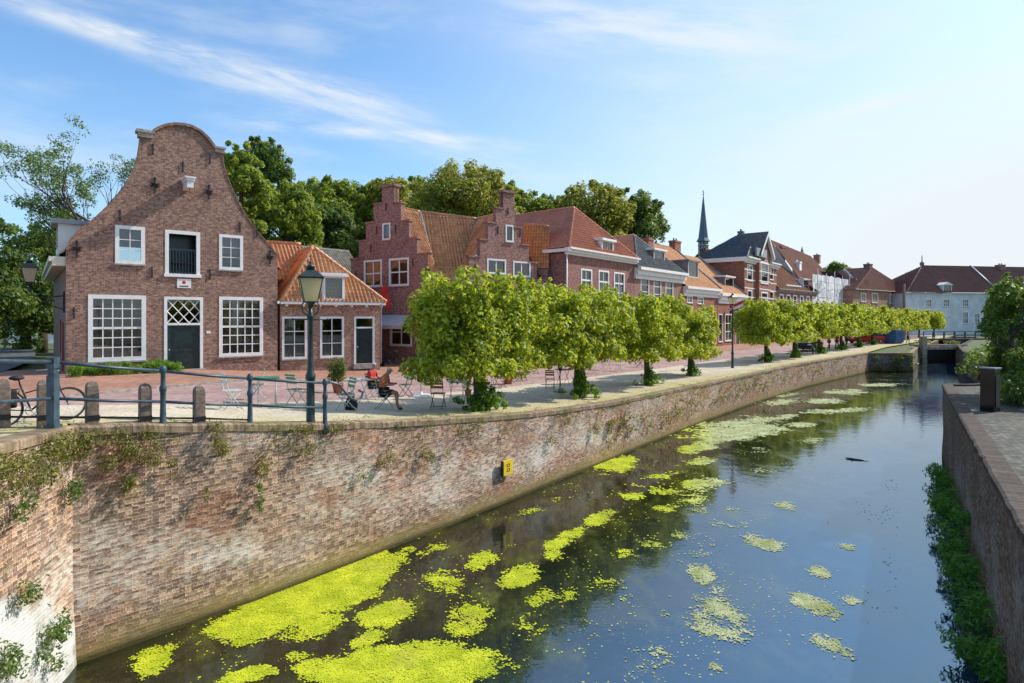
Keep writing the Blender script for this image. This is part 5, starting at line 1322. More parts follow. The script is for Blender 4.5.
def lime_proto(seed, n, size, hl=2.45, ht=1.35, z0=1.3, zh=2.25):
    root=empty('lime_tree',(0,0,0),0,'x','tree','pleached lime trees along the quay')
    cl,mb,size=pleached(seed,hl,ht,n,size,z0=z0,zh=zh); mb.build('trunk',M_bark,root)
    leaves('crown',cl,size,L_lime,root,up=.3,rng=np.random.default_rng(seed)); return root
PA=lime_proto(21,26000,.15,2.25,1.15,1.42,1.95); PB=lime_proto(22,22000,.17,3.25,1.3,1.78,2.1); PC=lime_proto(23,9500,.25,3.2,1.35,1.85,2.1)
names=['pleached lime tree nearest the railing, biggest block crown above the cafe chairs','second lime from the railing, trunk in the shrub behind the slatted chair','third lime from the railing, before the pink brick house',
 'fourth lime from the railing, last before the gap with the street lamp','first pleached lime beyond the street lamp, left end of the far row','second pleached lime beyond the street lamp','third pleached lime beyond the street lamp, beside the black car','fourth pleached lime beyond the street lamp, by the walkers','fifth pleached lime beyond the street lamp, before the red car',
 'sixth pleached lime beyond the street lamp, next to the red car','seventh pleached lime beyond the street lamp, before the blue container','eighth pleached lime beyond the street lamp, beyond the pier wall','ninth pleached lime beyond the street lamp, near the lock','tenth pleached lime beyond the street lamp, in front of the long white building','last pleached lime of the row, before the long white building']
spots=[(478,410),(577,397.5),(647,385),(690,375.5)]
tp=[]
for px,py in spots: p=G(px,py); tp.append(Vector((p.x,p.y,gz(p.x,p.y))))
for (px,Yv) in ((766,46.5),(794,52),(819,57.5),(841,64),(858,70),(872,76.5),(885,83),(897,89.5),(908,96),(919,103),(934,110)):
    X_=(px-CX)*Yv/F; tp.append(Vector((X_,Yv,gz(X_,Yv))))
TP=tp
random.seed(5)
for i,p in enumerate(tp):
    if i==0: o=PA
    elif i==1: o=PB
    elif i==5: o=PC
    else: o=copy_tree(PA if i in (3,) else PB if i<5 else PC)
    o.location=p; o['label']=names[i]; rz=math.atan2(.81,.585) if i<4 else math.atan2(.735,.68)
    o.rotation_euler=(0,0,rz+(math.pi if i%2 else 0)+random.uniform(-.08,.08)); s_=1.0 if i<4 else 1.02
    o.scale=(s_*random.uniform(.96,1.04),s_*random.uniform(.96,1.05),random.uniform(.97,1.04)*(1.0 if i<4 else 1.03))
# basal shoots round each trunk
rnd=random.Random(8)
def shoots(seed,r=.55,h=.75,n=620,size=.13):
    rng=np.random.default_rng(seed); rr=random.Random(seed); cl=[]
    for i in range(46):
        a=rr.uniform(0,6.3); q=min(1,abs(rr.gauss(0,.5))); e=rr.uniform(0,1)
        cl.append((math.cos(a)*q*r,math.sin(a)*q*r,.06+e*h*(1-q*.7),rr.uniform(.09,.19),rr.uniform(.09,.19),rr.uniform(.08,.16),n//52))
    for i in range(10): cl.append((rr.uniform(-.14,.14),rr.uniform(-.14,.14),rr.uniform(h*.7,h*1.5),.12,.12,.2,n//60))
    return cl
sn=['leafy shoots round the foot of the nearest lime trunk','leafy shoots round the foot of the second lime trunk, near the slatted chair','leafy shoots round the foot of the third lime trunk','leafy shoots round the foot of the fourth lime trunk before the lamp gap','leafy shoots under the first lime past the street lamp','leafy shoots under the second lime past the street lamp','leafy shoots under the third lime past the street lamp','leafy shoots under the lime by the walkers','leafy shoots under the lime before the red car','leafy shoots under the lime next to the red car']
for i,p in enumerate(tp[:10]):
    big=i<4
    o=leaves('basal_shrub',shoots(40+i,.80 if i<2 else .68,.95 if i<2 else .75,3200 if i<2 else 1300 if i<4 else 420,.10 if i<4 else .2),.095 if i<4 else .2,L_shoot,None,up=.5,rng=np.random.default_rng(90+i))
    o.location=p+Vector((.1,-.12,0)); tag(o,sn[i],'shrub','shoots round the lime trunks')
# big trees behind the houses
def big_tree(label,px,pyt,pyb,wpx,Yv,mat,seed,n=6500,size=.42,sparse=False,group='trees behind the houses',ground=None,name='tree',cl_n=34,depth=.8):
    X_=(px-CX)*Yv/F; zt=CZ+(HY-pyt)*Yv/F; zb=CZ+(HY-pyb)*Yv/F; rw=wpx*Yv/F/2
    g=gz(X_,Yv) if ground is None else ground
    rr=random.Random(seed); rng=np.random.default_rng(seed)
    root=empty(name,(X_,Yv,g),0,label,'tree',group)
    cl=[]; cz=(zt+zb)/2-g; rz=(zt-zb)/2
    for i in range(cl_n):
        while True:
            v=Vector((rr.uniform(-1,1),rr.uniform(-1,1),rr.uniform(-1,1)))
            if .2<v.length<1: break
        v=v*(.82/max(v.length,.35)) if rr.random()<.7 else v*.8
        q=rr.uniform(.20,.36)
        cl.append((v.x*rw,v.y*rw*depth,cz+v.z*rz,q*rw*1.2,q*rw*1.2,q*min(rz,rw)*1.05,int(1.9*n/cl_n)))
    for i in range(int(cl_n*1.2)):
        a=rr.uniform(0,6.283); e=rr.uniform(-.4,1.35)
        v=Vector((math.cos(a)*math.cos(e),math.sin(a)*math.cos(e),math.sin(e)))*rr.uniform(.92,1.08)
        q=rr.uniform(.07,.15); cl.append((v.x*rw,v.y*rw*depth,cz+v.z*rz,q*rw,q*rw,q*rw,n//(cl_n*4)))
    mb=MB(); th=cz-rz*.3
    mb.tube([(0,0,-.3),(.1,0,th*.5),(0,.1,th),(0,0,cz+rz*.4)],[.45,.34,.28,.08],9)
    for k in range(6): 
        a=k*1.05+rr.uniform(-.3,.3); bark_tube(mb,(0,0,max(.5,th*(.8+.08*k))),(math.cos(a),math.sin(a),.5),rw*.45,.14,1,rr,.5)
    mb.build('trunk',M_bark,root)
    leaves('crown',cl,size,mat,root,up=.3,rng=rng,rmin=.3)
    return root
BT=[('dark dense tree rising right behind the bell gable',262,139,250,64,66,L_dark,9000,.36),('light green tree at the right shoulder of the bell gable',241,143,262,52,52,L_wood,8000,.30),
 ('rounded green tree behind the cottage roof',286,186,275,70,58,L_wood,9000,.34),('dark tree between the cottage and the stepped gable',325,205,285,66,62,L_dark,8000,.38),
 ('broad mid green tree with its top left of the stepped gable chimney',338,180,270,80,72,L_wood,9000,.42),('yellowish tree directly behind the left stepped gable',392,181,265,78,74,L_warm,9000,.42),
 ('tallest autumn tinted tree above the roof between the stepped gables',462,168,258,112,68,L_warm,14000,.38),('green tree just right of the narrow stepped gable chimney',527,192,262,66,78,L_wood,7000,.45),
 ('olive tree left of centre above the red hipped roof',590,185,262,86,76,L_warm,9500,.42),('darker green tree right of the red hipped roof',634,190,268,62,80,L_dark,7500,.42),
 ('small far tree behind the lock house roof',912,273,300,22,150,L_wood,1600,.8),('distant tree behind the scaffolded house',838,262,300,30,150,L_dark,1800,.8)]
BT+=[('pale green tree filling the gap above the cottage ridge',306,182,275,66,74,L_wood,8000,.42),('mid green tree left of the tallest autumn tinted tree',428,178,262,70,84,L_wood,8500,.46),('green tree between the tallest tree and the narrow gable',500,182,262,66,86,L_wood,8500,.46),('small green tree low between the narrow gable and the red hip',556,196,262,60,88,L_dark,7500,.46),('green tree behind the right shoulder of the dark tree by the bell gable',366,186,270,66,88,L_dark,8000,.46)]
for i,b in enumerate(BT): big_tree(b[0],b[1],b[2],b[3],b[4],b[5],b[6],100+i,n=b[7],size=b[8])
for i,b in enumerate([('dense dark tree at the edge of the lane beside the bell-gabled house',25,225,352,85,50,L_dark,8000,.32),('dark leafy tree left at the lane mouth',-22,215,345,90,42,L_dark,8000,.30),
  ('bushy tree under the thin crown, close to the white dormer',72,222,330,60,56,L_dark,7000,.34),('low bright bush in sun at the end of the lane',42,284,335,24,52,L_haw,2500,.22)]):
    big_tree(b[0],b[1],b[2],b[3],b[4],b[5],b[6],140+i,n=b[7],size=b[8],group='trees along the lane')
# the thin crowned tree
Yv=46.0; X_=(88-CX)*Yv/F; g=gz(X_,Yv); root=empty('tree',(X_,Yv,g),0,'tall thin-leaved tree with bare twigs showing against the sky at far left','tree','trees along the lane')
rr=random.Random(77); mb=MB(); tips=[]
mb.tube([(0,0,-.3),(-.1,0,4),(.1,.1,8),(-.05,0,10)],[.32,.26,.2,.16],8)
for k in range(13):
    a=rr.uniform(0,6.28); bark_tube(mb,(0,0,5.2+k*.42),(math.cos(a)*1.3-.45,math.sin(a)*.7,.75),rr.uniform(2.6,3.8),.10,3,rr,.6,tips,.18)
mb.build('trunk',M_bark,root)
cl=[(p.x+rr.uniform(-.2,.2),p.y,p.z,.55,.55,.45,rr.choice((24,36,48,60,80))) for p in tips]
cl=[c for c in cl if c[6]>0]
cl+=[(rr.uniform(-1.5,1.5),rr.uniform(-1.5,1.5),rr.uniform(4.5,7.5),.9,.9,.7,150) for k in range(9)]
leaves('crown',cl,.17,L_dark,root,up=.3,rng=np.random.default_rng(5))
# right bank tree and bushes
def at(px,py,Yv): return Vector(((px-CX)*Yv/F,Yv,CZ+(HY-py)*Yv/F))
def bank_bush(label,cl,mat,size,base,name='bush',trunk=None,seed=1,cat='bush',group=None):
    root=empty(name,base,0,label,cat,group); mb=MB(); rr=random.Random(seed)
    h=trunk or .6; mb.tube([(0,0,-.1),(.03,0,h*.5),(0,0,h)],[.10,.08,.06],7)
    for k in range(6): bark_tube(mb,(0,0,h*(.4+.1*k)),(math.cos(k*1.1),math.sin(k*1.1),.8),h*.35,.04,1,rr)
    mb.build('trunk',M_bark,root)
    leaves('crown',[(c[0]-base[0],c[1]-base[1],c[2]-base[2],*c[3:]) for c in cl],size,mat,root,up=.4,rng=np.random.default_rng(seed)); return root
rr=random.Random(31); cl=[]
base=at(1012,404,18.0); base.z=gr(18)
for k in range(46):
    px=rr.uniform(992,1060); py=rr.uniform(288,392); 
    e=((px-1030)/40)**2+((py-338)/58)**2
    if e>1.05: continue
    p=at(px,py,rr.uniform(17.0,20.5)); cl.append((p.x,p.y,p.z,.42,.42,.36,330))
for k in range(14): p=at(rr.uniform(986,1030),rr.uniform(280,345),rr.uniform(17.2,19.5)); cl.append((p.x,p.y,p.z,.16,.16,.3,45))
bank_bush('broad glossy-leaved tree leaning over the near right bank behind the black box',cl,L_haw,.14,base,'tree',2.4,31,'tree')
cl=[]
for k in range(16): p=at(rr.uniform(1001,1050),rr.uniform(376,400),rr.uniform(16.4,18.5)); cl.append((p.x,p.y,p.z,.35,.35,.28,150))
b2=at(1020,410,17.2); b2.z=gr(17); bank_bush('low dark green bush at the foot of the near right bank tree',cl,L_haw,.11,b2,'bush',.5,32)
cl=[]
for k in range(9): p=at(rr.uniform(968,990),rr.uniform(352,372),rr.uniform(24,27)); cl.append((p.x,p.y,p.z,.5,.5,.4,90))
b3=at(980,380,25.5); b3.z=gr(25); bank_bush('dark bush behind the black box near the lock corner',cl,L_dark,.16,b3,'bush',.6,33)

# ------------------------------------------------------------------ wall plants
def tuft(label,p,r,n,mat,size,name='wall_plant',cat='plant',group='weeds growing out of the canal wall',hang=.35,seed=0,flowers=False):
    rr=random.Random(seed); cl=[(rr.uniform(-r,r)*.6,rr.uniform(-.05,.05)*1,-rr.uniform(0,hang),r*.6,r*.5,r*.6,n//7) for k in range(7)]
    o=leaves(name,cl,size,mat,None,up=.1,rng=np.random.default_rng(seed),slim=.35,droop=.8); o.location=p; return tag(o,label,cat,group)
def wallpt(px,py):
    """point on the face of the left canal wall seen at this photo point"""
    tt=(px-CX)/F; Yv=9.0
    while Yv<57 and Xw(Yv)<tt*Yv: Yv+=.02
    # step from the camera side: the wall face is where the sight line column crosses the wall line
    best=min((abs(Xw(y*.02)-tt*y*.02),y*.02) for y in range(452,2880))
    Yv=best[1]; return Vector((tt*Yv+.08,Yv-.1,CZ+(HY-py)*Yv/F))
tl=[(223,441,.22,90,'weeds below the second railing post, on the wall top'),(262,455,.28,150,'bushy weeds with a dark root hanging on the wall below the lamp'),(258,483,.10,120,'dark dead stems hanging in a damp hole of the wall'),(303,444,.22,110,'brown-green weeds on the wall below the lamp post'),
    (383,452,.24,130,'tuft of weeds on the wall right of the railing end'),(360,464,.16,60,'small weeds beside a pale stain on the canal wall'),(424,446,.24,140,'dry bushy tuft under the coping before the nearest lime'),(446,448,.16,50,'small dry tuft beside the bushy one under the coping'),(550,434,.22,90,'weed tuft on the wall below the second lime'),
    (593,425,.2,70,'left weed of three on the wall before the third lime'),(608,423,.24,90,'middle weed of three on the wall before the third lime'),(622,420,.16,50,'right weed of three on the wall before the third lime'),(215,425,.22,80,'low weeds hanging over the coping between railing posts'),
    (130,475,.18,60,'sprig of weeds low on the wall at the railing corner'),(172,459,.1,26,'tiny sprig in the bricks under the railing'),(204,488,.08,20,'lone tiny sprig in the middle of the canal wall')]
for i,(px,py,r,n,lb_) in enumerate(tl):
    dark=i==2
    tuft(lb_,wallpt(px,py),r,n*2,L_dark if dark else L_weed,.055 if i<9 else .075,seed=300+i,hang=.5 if dark else .3)
rr=random.Random(12)
cl=[]
for k in range(150):      # moss and weeds along the far wall's ledges, on the wall face
    y=22+rr.random()**1.2*34; z=rr.choice((1.45,1.1,.85))+rr.uniform(-.12,.12); cl.append((Xw(y)+.06,y-.06,z,.30,.30,.10,16))
tag(leaves('wall_moss',cl,.10,L_weed,None,up=.3,rng=np.random.default_rng(6)),'straggling moss and weeds along the ledges of the far canal wall',kind='stuff')
cl=[]
for k in range(70):       # weeds tumbling over the wing wall
    t_=rr.random(); y=4.2+t_*4.6; x=Xw(y); cl.append((x+.12,y,gz(x,y)-.06-rr.random()**1.5*.5,.16,.22,.14,70))
for k in range(22):
    y=8.9+rr.random()*.9; x=Xw(y); cl.append((x+.12,y-.12,gz(x,y)-.05-rr.random()**1.3*.5,.16,.16,.14,70))
for k in range(260):
    y=9.4+rr.random()**1.3*30; x=Xw(y)
    if noise.noise(Vector((y*.8,1,7)))+.25*noise.noise(Vector((y*3,1,7)))>-.02: cl.append((x+.08,y-.08,gz(x,y)+.02-rr.random()**2*.38,.13,.13,.10,26 if y<20 else 14))
for k in range(46): y=6.4+rr.random()**.7*2.6; x=Xw(y); cl.append((x+.16,y,rr.uniform(.5,3.2),.02,.02,.02,2))
wc=[]
for k in range(11):
    y=6.5+rr.random()**.8*2.3; z=rr.choice((rr.uniform(.5,1.1),rr.uniform(.8,2.9)))
    for j in range(4): wc.append((Xw(y+j*.05)+.17,y+rr.uniform(-.12,.12),z+rr.uniform(-.2,.2),.10,.11,.15,55))
tag(leaves('wall_creeper',wc,.05,L_weedgreen,None,up=.3,rng=np.random.default_rng(73),slim=.5),'green creeping weeds rooted in the whitewashed corner wall',kind='stuff')
tag(leaves('overhanging_weeds',cl,.05,L_weed,None,up=.3,rng=np.random.default_rng(7),slim=.4),'dry flowering weeds tumbling over the top of the corner wing wall',kind='stuff')
fl_=[(c[0]+.05,c[1],c[2]+.06,c[3],c[4],c[5],5) for c in cl[:90]]
tag(leaves('weed_flowers',fl_,.035,L_flower,None,up=.6,rng=np.random.default_rng(71),slim=.9),'tiny pale pink flowers scattered over the corner weeds',kind='stuff')
cl=[(Xw(y)+.12-rr.random()**2*1.6,y+rr.uniform(-.2,.2),0,.2,.2,.05,9) for y in [9+.12*k for k in range(300)]]
cl=[(a,b,gz(a,b)+.06,c,d,e,int(f*(.3+1.5*max(0,noise.noise(Vector((b*.8,a,3)))+.35)))) for a,b,_,c,d,e,f in cl]; cl=[c for c in cl if c[6]>0]
tag(leaves('grass',cl,.07,L_weed,None,up=.2,rng=np.random.default_rng(72),slim=.25),'thin dry grass along the inside of the canal coping',kind='stuff')
mb=None
for i,(y,h_) in enumerate(((8.6,.7),(9.6,.8),(10.7,.85),(11.8,.8),(13.0,1.0),(14.3,.9),(15.6,.75),(17.2,.8),(18.6,.5))):      # ferns at the foot of the right wall
    x=Xr(y)-.15; r=.34; cl=[]
    q=random.Random(540+i)
    for k in range(16): cl.append((q.uniform(-.30,.12)*(.3+.7*q.random()),q.uniform(-.6,.6),q.uniform(.02,1)**1.4*h_,.13,.25,.18,38))
    cl.append((-.08,0,h_*.4,.14,.7,h_*.42,110))
    o=leaves('fern',cl,.12,L_fern,None,up=.4,rng=np.random.default_rng(540+i),slim=.28,droop=.5); o.location=(x,y,.0)
    tag(o,['fern clump lowest at the foot of the shaded wall','second fern clump from the bottom along the shaded wall','third fern clump up the shaded wall foot','fourth fern clump up the shaded wall foot','tall middle fern clump of the shaded wall foot','fern clump just beyond the tall middle one','small fern clump near where the ferns thin out','fern clump spreading twigs over the water','farthest little fern clump on the shaded wall'][i],'fern','ferns at the foot of the shaded wall')

# hedge along the bell-gabled house
cl=[]; rr=random.Random(4)
for k in range(130):
    x=rr.uniform(.1,4.4); p=H1.world(x,-rr.uniform(.5,2.0),0); z=gz(p.x,p.y)+.07; cl.append((p.x,p.y,z+rr.uniform(.05,.42)+.14*noise.noise(Vector((x*1.3,0,4))),.2,.2,.15,90))
tag(leaves('hedge',cl,.085,L_shoot,None,up=.5,rng=np.random.default_rng(41)),'low loose green hedge along the foot of the bell-gabled house','hedge')

# ------------------------------------------------------------------ railing, bollards, lamps
root=empty('railing',(0,0,0),0,'blue-grey iron railing with two rails and a scrolled end along the canal corner','railing')
RP=[(53,430,8.75,1.07),(163,428,10.0,1.02),(250,428.5,11.15,1.0),(325,428.5,12.25,1.0)]
pp=[]
for px,py,Yv,h in RP:
    X_=(px-CX)*Yv/F; pp.append((Vector((X_,Yv,CZ-(py-HY)*Yv/F)),h))
pp=[(Vector((-6.25,6.2,3.86)),1.0),(Vector((-5.75,3.4,4.0)),1.0)][::-1]+pp
for i,(p,h) in enumerate(pp):
    mb=MB(); r=.052 if i==2 else .036
    if i==2:
        mb.box(p.x-.056,p.x+.056,p.y-.056,p.y+.056,p.z-.1,p.z+.80); mb.box(p.x-.044,p.x+.044,p.y-.044,p.y+.044,p.z+.80,p.z+.90); mb.box(p.x-.06,p.x+.06,p.y-.06,p.y+.06,p.z+.90,p.z+1.06)
        mb.box(p.x-.08,p.x+.08,p.y-.08,p.y+.08,p.z-.1,p.z+.08)
    else:
        mb.lathe([(.075,-.1),(.075,.05),(.05,.12),(.042,.4),(.044,.60),(.055,.62),(.055,.68),(.038,.72),(.036,h-.12),(.055,h-.10),(.055,h-.02),(.03,h+.02)],10,(p.x,p.y,p.z))
    mb.build('post',M_rail,root)
for f,rad in ((.93,.026),(.46,.024)):
    for (p,h),(q,k) in zip(pp[:-1],pp[1:]):
        mb=MB(); a=p+Vector((0,0,h*f-(.03 if f<.9 else 0))); b=q+Vector((0,0,k*f-(.03 if f<.9 else 0))); mb.tube([a,a.lerp(b,.5)+Vector((0,0,-.012)),b],rad,8); mb.build('rail',M_rail,root)
p,h=pp[-1]; d=Vector((.62,.78,0)); mb=MB()
mb.tube([p+Vector((0,0,.93)),p+d*.15+Vector((0,0,.93)),p+d*.35+Vector((0,0,.86)),p+d*.5+Vector((0,0,.68)),p+d*.62+Vector((0,0,.55)),p+d*.78+Vector((0,0,.50)),p+d*.92+Vector((0,0,.55)),p+d*.95+Vector((0,0,.66)),p+d*.84+Vector((0,0,.70))],.026,8); mb.build('scroll',M_rail,root)
bl=[]
for i,(px,lab) in enumerate(((-12,'wooden bollard beyond the bicycle, cut by the picture edge'),(3,'short wooden bollard at the rear wheel of the bicycle'),(44,'wooden bollard in front of the bicycle next to the thick railing post'),(92,'wooden bollard under the left end of the hedge'),(145,'wooden bollard just left of the second railing post'),(199,'last wooden bollard, between the second and third railing posts'))):
    if i==0: continue
    p=G(px,427.5); bl.append(p)
    mb=MB(); mb.box(-.085,.085,-.085,.085,-.1,.62); mb.lathe([(.118,.60),(.115,.66),(.085,.71),(.0,.735)],4,rot=math.pi/4,smooth=False)
    root=empty('wooden_bollard',p,.75,lab,'bollard','wooden bollards behind the railing'); mb.build('post',M_wood,root,bevel=.012)
    mb=MB(); mb.box(-.087,.087,-.092,-.087,.12,.20); mb.build('strap',M_black,root)
mb=MB()
for a,b in zip(bl[:-1],bl[1:]): mb.tube([a+Vector((0,-.0,.16)),b+Vector((0,0,.16))],.018,6)
mb.tube([bl[-1]+Vector((0,0,.16)),pp[4][0]+Vector((0,0,.16))],.018,6)
tag(mb.build('low_bar',M_black),'thin dark knee-height bar running between the wooden bollards','bar')
def street_lamp(label,p,H_,s=1.0):
    root=empty('street_lamp',p,.4,label,'street lamp','street lamps on the quay'); h=H_-.80*s
    mb=MB(); mb.lathe([(.11,-.1),(.11,.05),(.085,.10),(.078,.9),(.085,.95),(.10,.98),(.10,1.05),(.075,1.10),(.062,1.2),(.05,h*.62),(.048,h*.86),(.07,h*.87),(.07,h*.89),(.042,h*.91),(.036,h-.12*s)],14); mb.build('post',M_lamp,root)
    mb=MB(); mb.tube([(-.34,0,h-.36),(.34,0,h-.36)],.018,6)
    for sx in (-1,1): mb.lathe([(.0,-.03),(.035,0),(.0,.03)],8,(sx*.34,0,h-.36))
    mb.build('crossbar',M_lamp,root)
    mb=MB()
    for sx in (-1,1): mb.tube([(sx*.03,0,h-.3),(sx*.14,0,h-.22),(sx*.17,0,h-.08),(sx*.12,0,h-.0)],.014,5)
    mb.build('bracket',M_lamp,root); lantern_parts(root,h,s); return root
Yv=12.15; X_=(310.5-CX)*Yv/F; zb=CZ-(427-HY)*Yv/F
street_lamp('tall dark green street lamp with opal lantern standing at the railing end',(X_,Yv,zb),(427-262)*Yv/F,1.0)
p=G(732.5,368); street_lamp('slender dark street lamp in the gap between the two rows of limes',p,75*p.y/F,.95)
Yv=60; X_=(5-CX)*Yv/F; street_lamp('distant dark lamp under the trees along the lane',(X_,Yv,gz(X_,Yv)),4.2,1.3)
# dutch flag
p=H7.world(3.2,-.1,4.4); root=empty('national_flag',p,math.atan2(H7.d.y,H7.d.x),'red white and blue flag on a slanting pole beside the street lamp','flag')
mb=MB(); mb.tube([(0,.1,-.9),(-.4,-2.6,1.4)],.045,6); mb.build('pole',M_white,root)
mb=MB(); n=8
for k in range(3):
    mb.k=k
    for i in range(n):
        f=lambda i,v:(-.36+.02*i+.12*math.sin(i*.9),-2.3+.26*i,1.25-.33*v-.10*i+.06*math.sin(i*.8+v))
        mb.face([f(i,k),f(i+1,k),f(i+1,k+1),f(i,k+1)],True)
mb.build('cloth',[M_red,M_white,M_flagblue],root)
# yellow marker on the canal wall
p=wallpt(504.5,466.5); d=Vector((Xw(p.y+.3)-Xw(p.y-.3),.6,0)).normalized()
root=empty('marker_plate',(p.x-.02,p.y+.02,p.z),math.atan2(d.y,d.x),'small yellow enamel marker plate fixed to the canal wall','sign')
mb=MB(); mb.box(-.21,.21,-.06,0,-.2,.2); mb.build('plate',M_yellow,root)
mb=MB(); mb.box(-.25,-.212,-.065,.02,-.21,.21); mb.build('backing',M_drift,root)
mb=MB()
for zc_ in (.065,-.065):
    for (a,b,c,d_) in ((-.05,.05,.03,.045),(-.05,.05,-.045,-.03),(-.05,-.033,-.03,.03),(.033,.05,-.03,.03)): mb.box(a*1.3,b*1.3,-.066,-.061,zc_+c,zc_+d_)
mb.build('lettering',M_black,root)
# black gear box on the near right bank
p=at(990,412,16.3); p.z=gr(16.3)
root=empty('lock_gear_box',(p.x,p.y,p.z),.5,'black upright lock gear box standing on the near right quay','gear box')
mb=MB(); mb.box(-.16,.16,-.17,.17,0,1.16); mb.build('housing',M_carblack,root,bevel=.015)
mb=MB(); mb.box(-.19,.19,-.20,.20,1.163,1.21); mb.build('lid',M_lead,root,bevel=.01)
mb=MB(); mb.box(-.11,.11,-.185,-.173,.15,1.0); mb.build('panel',M_black,root)

# ------------------------------------------------------------------ lock
def timber(label,name,fn,cat='lock gate',group=None):
    root=empty(name,(0,0,0),0,label,cat,group); fn(root); return root
L0=Vector((47.4,69.5,0)); L1=Vector((52.0,69.8,0)); dl=(L1-L0).normalized()
root=empty('lock_gate',L0,math.atan2(dl.y,dl.x),'timber lock gate with pale posts and a beam across the end of the canal','lock gate'); WL_=(L1-L0).length
for xx,h in ((-.1,3.1),(WL_-.35,2.0)):
    mb=MB(); mb.box(xx,xx+.55,-.35,.2,-.6,h); mb.build('post',plain('pale_timber_%d'%int(h*10),(0.34,0.27,0.19),.85,.35,3.0),root)
mb=MB(); mb.box(.46,WL_-.36,-.25,.1,1.55,1.95); mb.build('beam',MATS['pale_timber_31'],root)
mb=MB(); 
for k in range(10): mb.box(.47+k*.37,.47+k*.37+.35,-.08,.02,-.5,1.54)
mb.build('planking',M_drift,root)
mb=MB(); mb.box(-.5,WL_+1.2,.15,1.3,1.95,2.1); mb.build('walkway',M_wood,root)
cl=[(L0.x+rr.uniform(-.5,5.5),L0.y+rr.uniform(.2,1.3),2.15+rr.uniform(0,.35),.4,.3,.2,40) for k in range(12)]
tag(leaves('gate_weeds',cl,.16,L_weed,None,rng=np.random.default_rng(55)),'yellowish weeds growing on top of the lock gate walkway','plant')
root=empty('footbridge',(66,92,1.75),.25,'small dark plank footbridge across the lock beyond the gate','bridge')
mb=MB(); mb.box(-3,12,-.8,.8,0,.3); mb.build('deck',M_drift,root)
for yy in (-.75,.75):
    mb=MB()
    for k in range(8): mb.box(-2.8+k*2.05,-2.7+k*2.05,yy-.05,yy+.05,.3,1.3)
    mb.box(-2.8,11.6,yy-.04,yy+.04,1.305,1.38); mb.box(-2.8,11.6,yy-.075,yy-.052,.8,.86); mb.build('railing',M_rail,root)
mb=MB(); mb.box(-.4,.6,-.7,.7,-2.5,-.003); mb.box(8.4,9.4,-.7,.7,-2.5,-.003); mb.build('pier',M_quayr,root)
cl=[(34.6+rr.random()*4.0,57.7,rr.uniform(.3,1.7),.5,.25,.35,60) for k in range(12)]
tag(leaves('pier_ivy',cl,.15,L_dark,None,rng=np.random.default_rng(56)),'dark creeper hanging on the pier wall beside the lock','creeper')
p=at(904,305,92); root=empty('utility_pole',(p.x,p.y,1.8),0,'bare wooden pole standing in front of the hipped lock house','pole')
mb=MB(); mb.tube([(0,0,0),(0,0,4),(0,0,8.6)],[.22,.2,.17],8); mb.build('pole_shaft',M_wood,root)
# ------------------------------------------------------------------ terrace furniture
def frame_x(mb,w,h,d,r=.011):
    for sx in (-w/2,w/2):
        mb.tube([(sx,-d/2,0),(sx,d/2,h)],r,5); mb.tube([(sx,d/2,0),(sx,-d/2,h)],r,5)
def bistro_chair(label,p,rz,seatm,framem,group='folding chairs on the cafe terrace'):
    root=empty('folding_chair',p,rz,label,'chair',group)      # faces -y
    for sx in (-.19,.19):
        mb=MB(); mb.tube([(sx,-.22,0),(sx,.10,.44),(sx,.20,.86)],.012,5); mb.build('leg',framem,root)
        mb=MB(); mb.tube([(sx*.92,.24,0),(sx*.92,-.19,.45)],.012,5); mb.build('leg',framem,root)
    mb=MB()
    for k in range(5): mb.box(-.2,.2,-.20+k*.078,-.135+k*.078,.445,.462)
    mb.build('seat',seatm,root)
    mb=MB()
    for z0,z1,y in ((.62,.70,.135),(.735,.80,.165),(.825,.875,.19)): mb.box(-.205,.205,y,y+.016,z0,z1)
    mb.build('backrest',seatm,root)
    mb=MB(); mb.tube([(-.19,.2,.08),(.19,.2,.08)],.009,5); mb.tube([(-.19,-.2,.03),(.19,-.2,.03)],.009,5); mb.build('stretcher',framem,root)
    return root
def bistro_table(label,p,rz,topm,framem,w=.62,group='small tables on the cafe terrace',roundt=False):
    root=empty('cafe_table',p,rz,label,'table',group); mb=MB()
    if roundt: mb.lathe([(w*.55,.70),(w*.56,.715),(w*.55,.73)],20)
    else: mb.box(-w/2,w/2,-w/2,w/2,.70,.73)
    mb.build('table_top',topm,root)
    for sx in (-w*.36,w*.36):
        mb=MB(); mb.tube([(sx,-w*.42,0),(sx,w*.38,.70)],.012,5); mb.tube([(sx*.94,w*.42,0),(sx*.94,-w*.38,.70)],.012,5); mb.build('leg',framem,root)
    return root
Gm=M_grn_metal; Pm=M_pale_metal
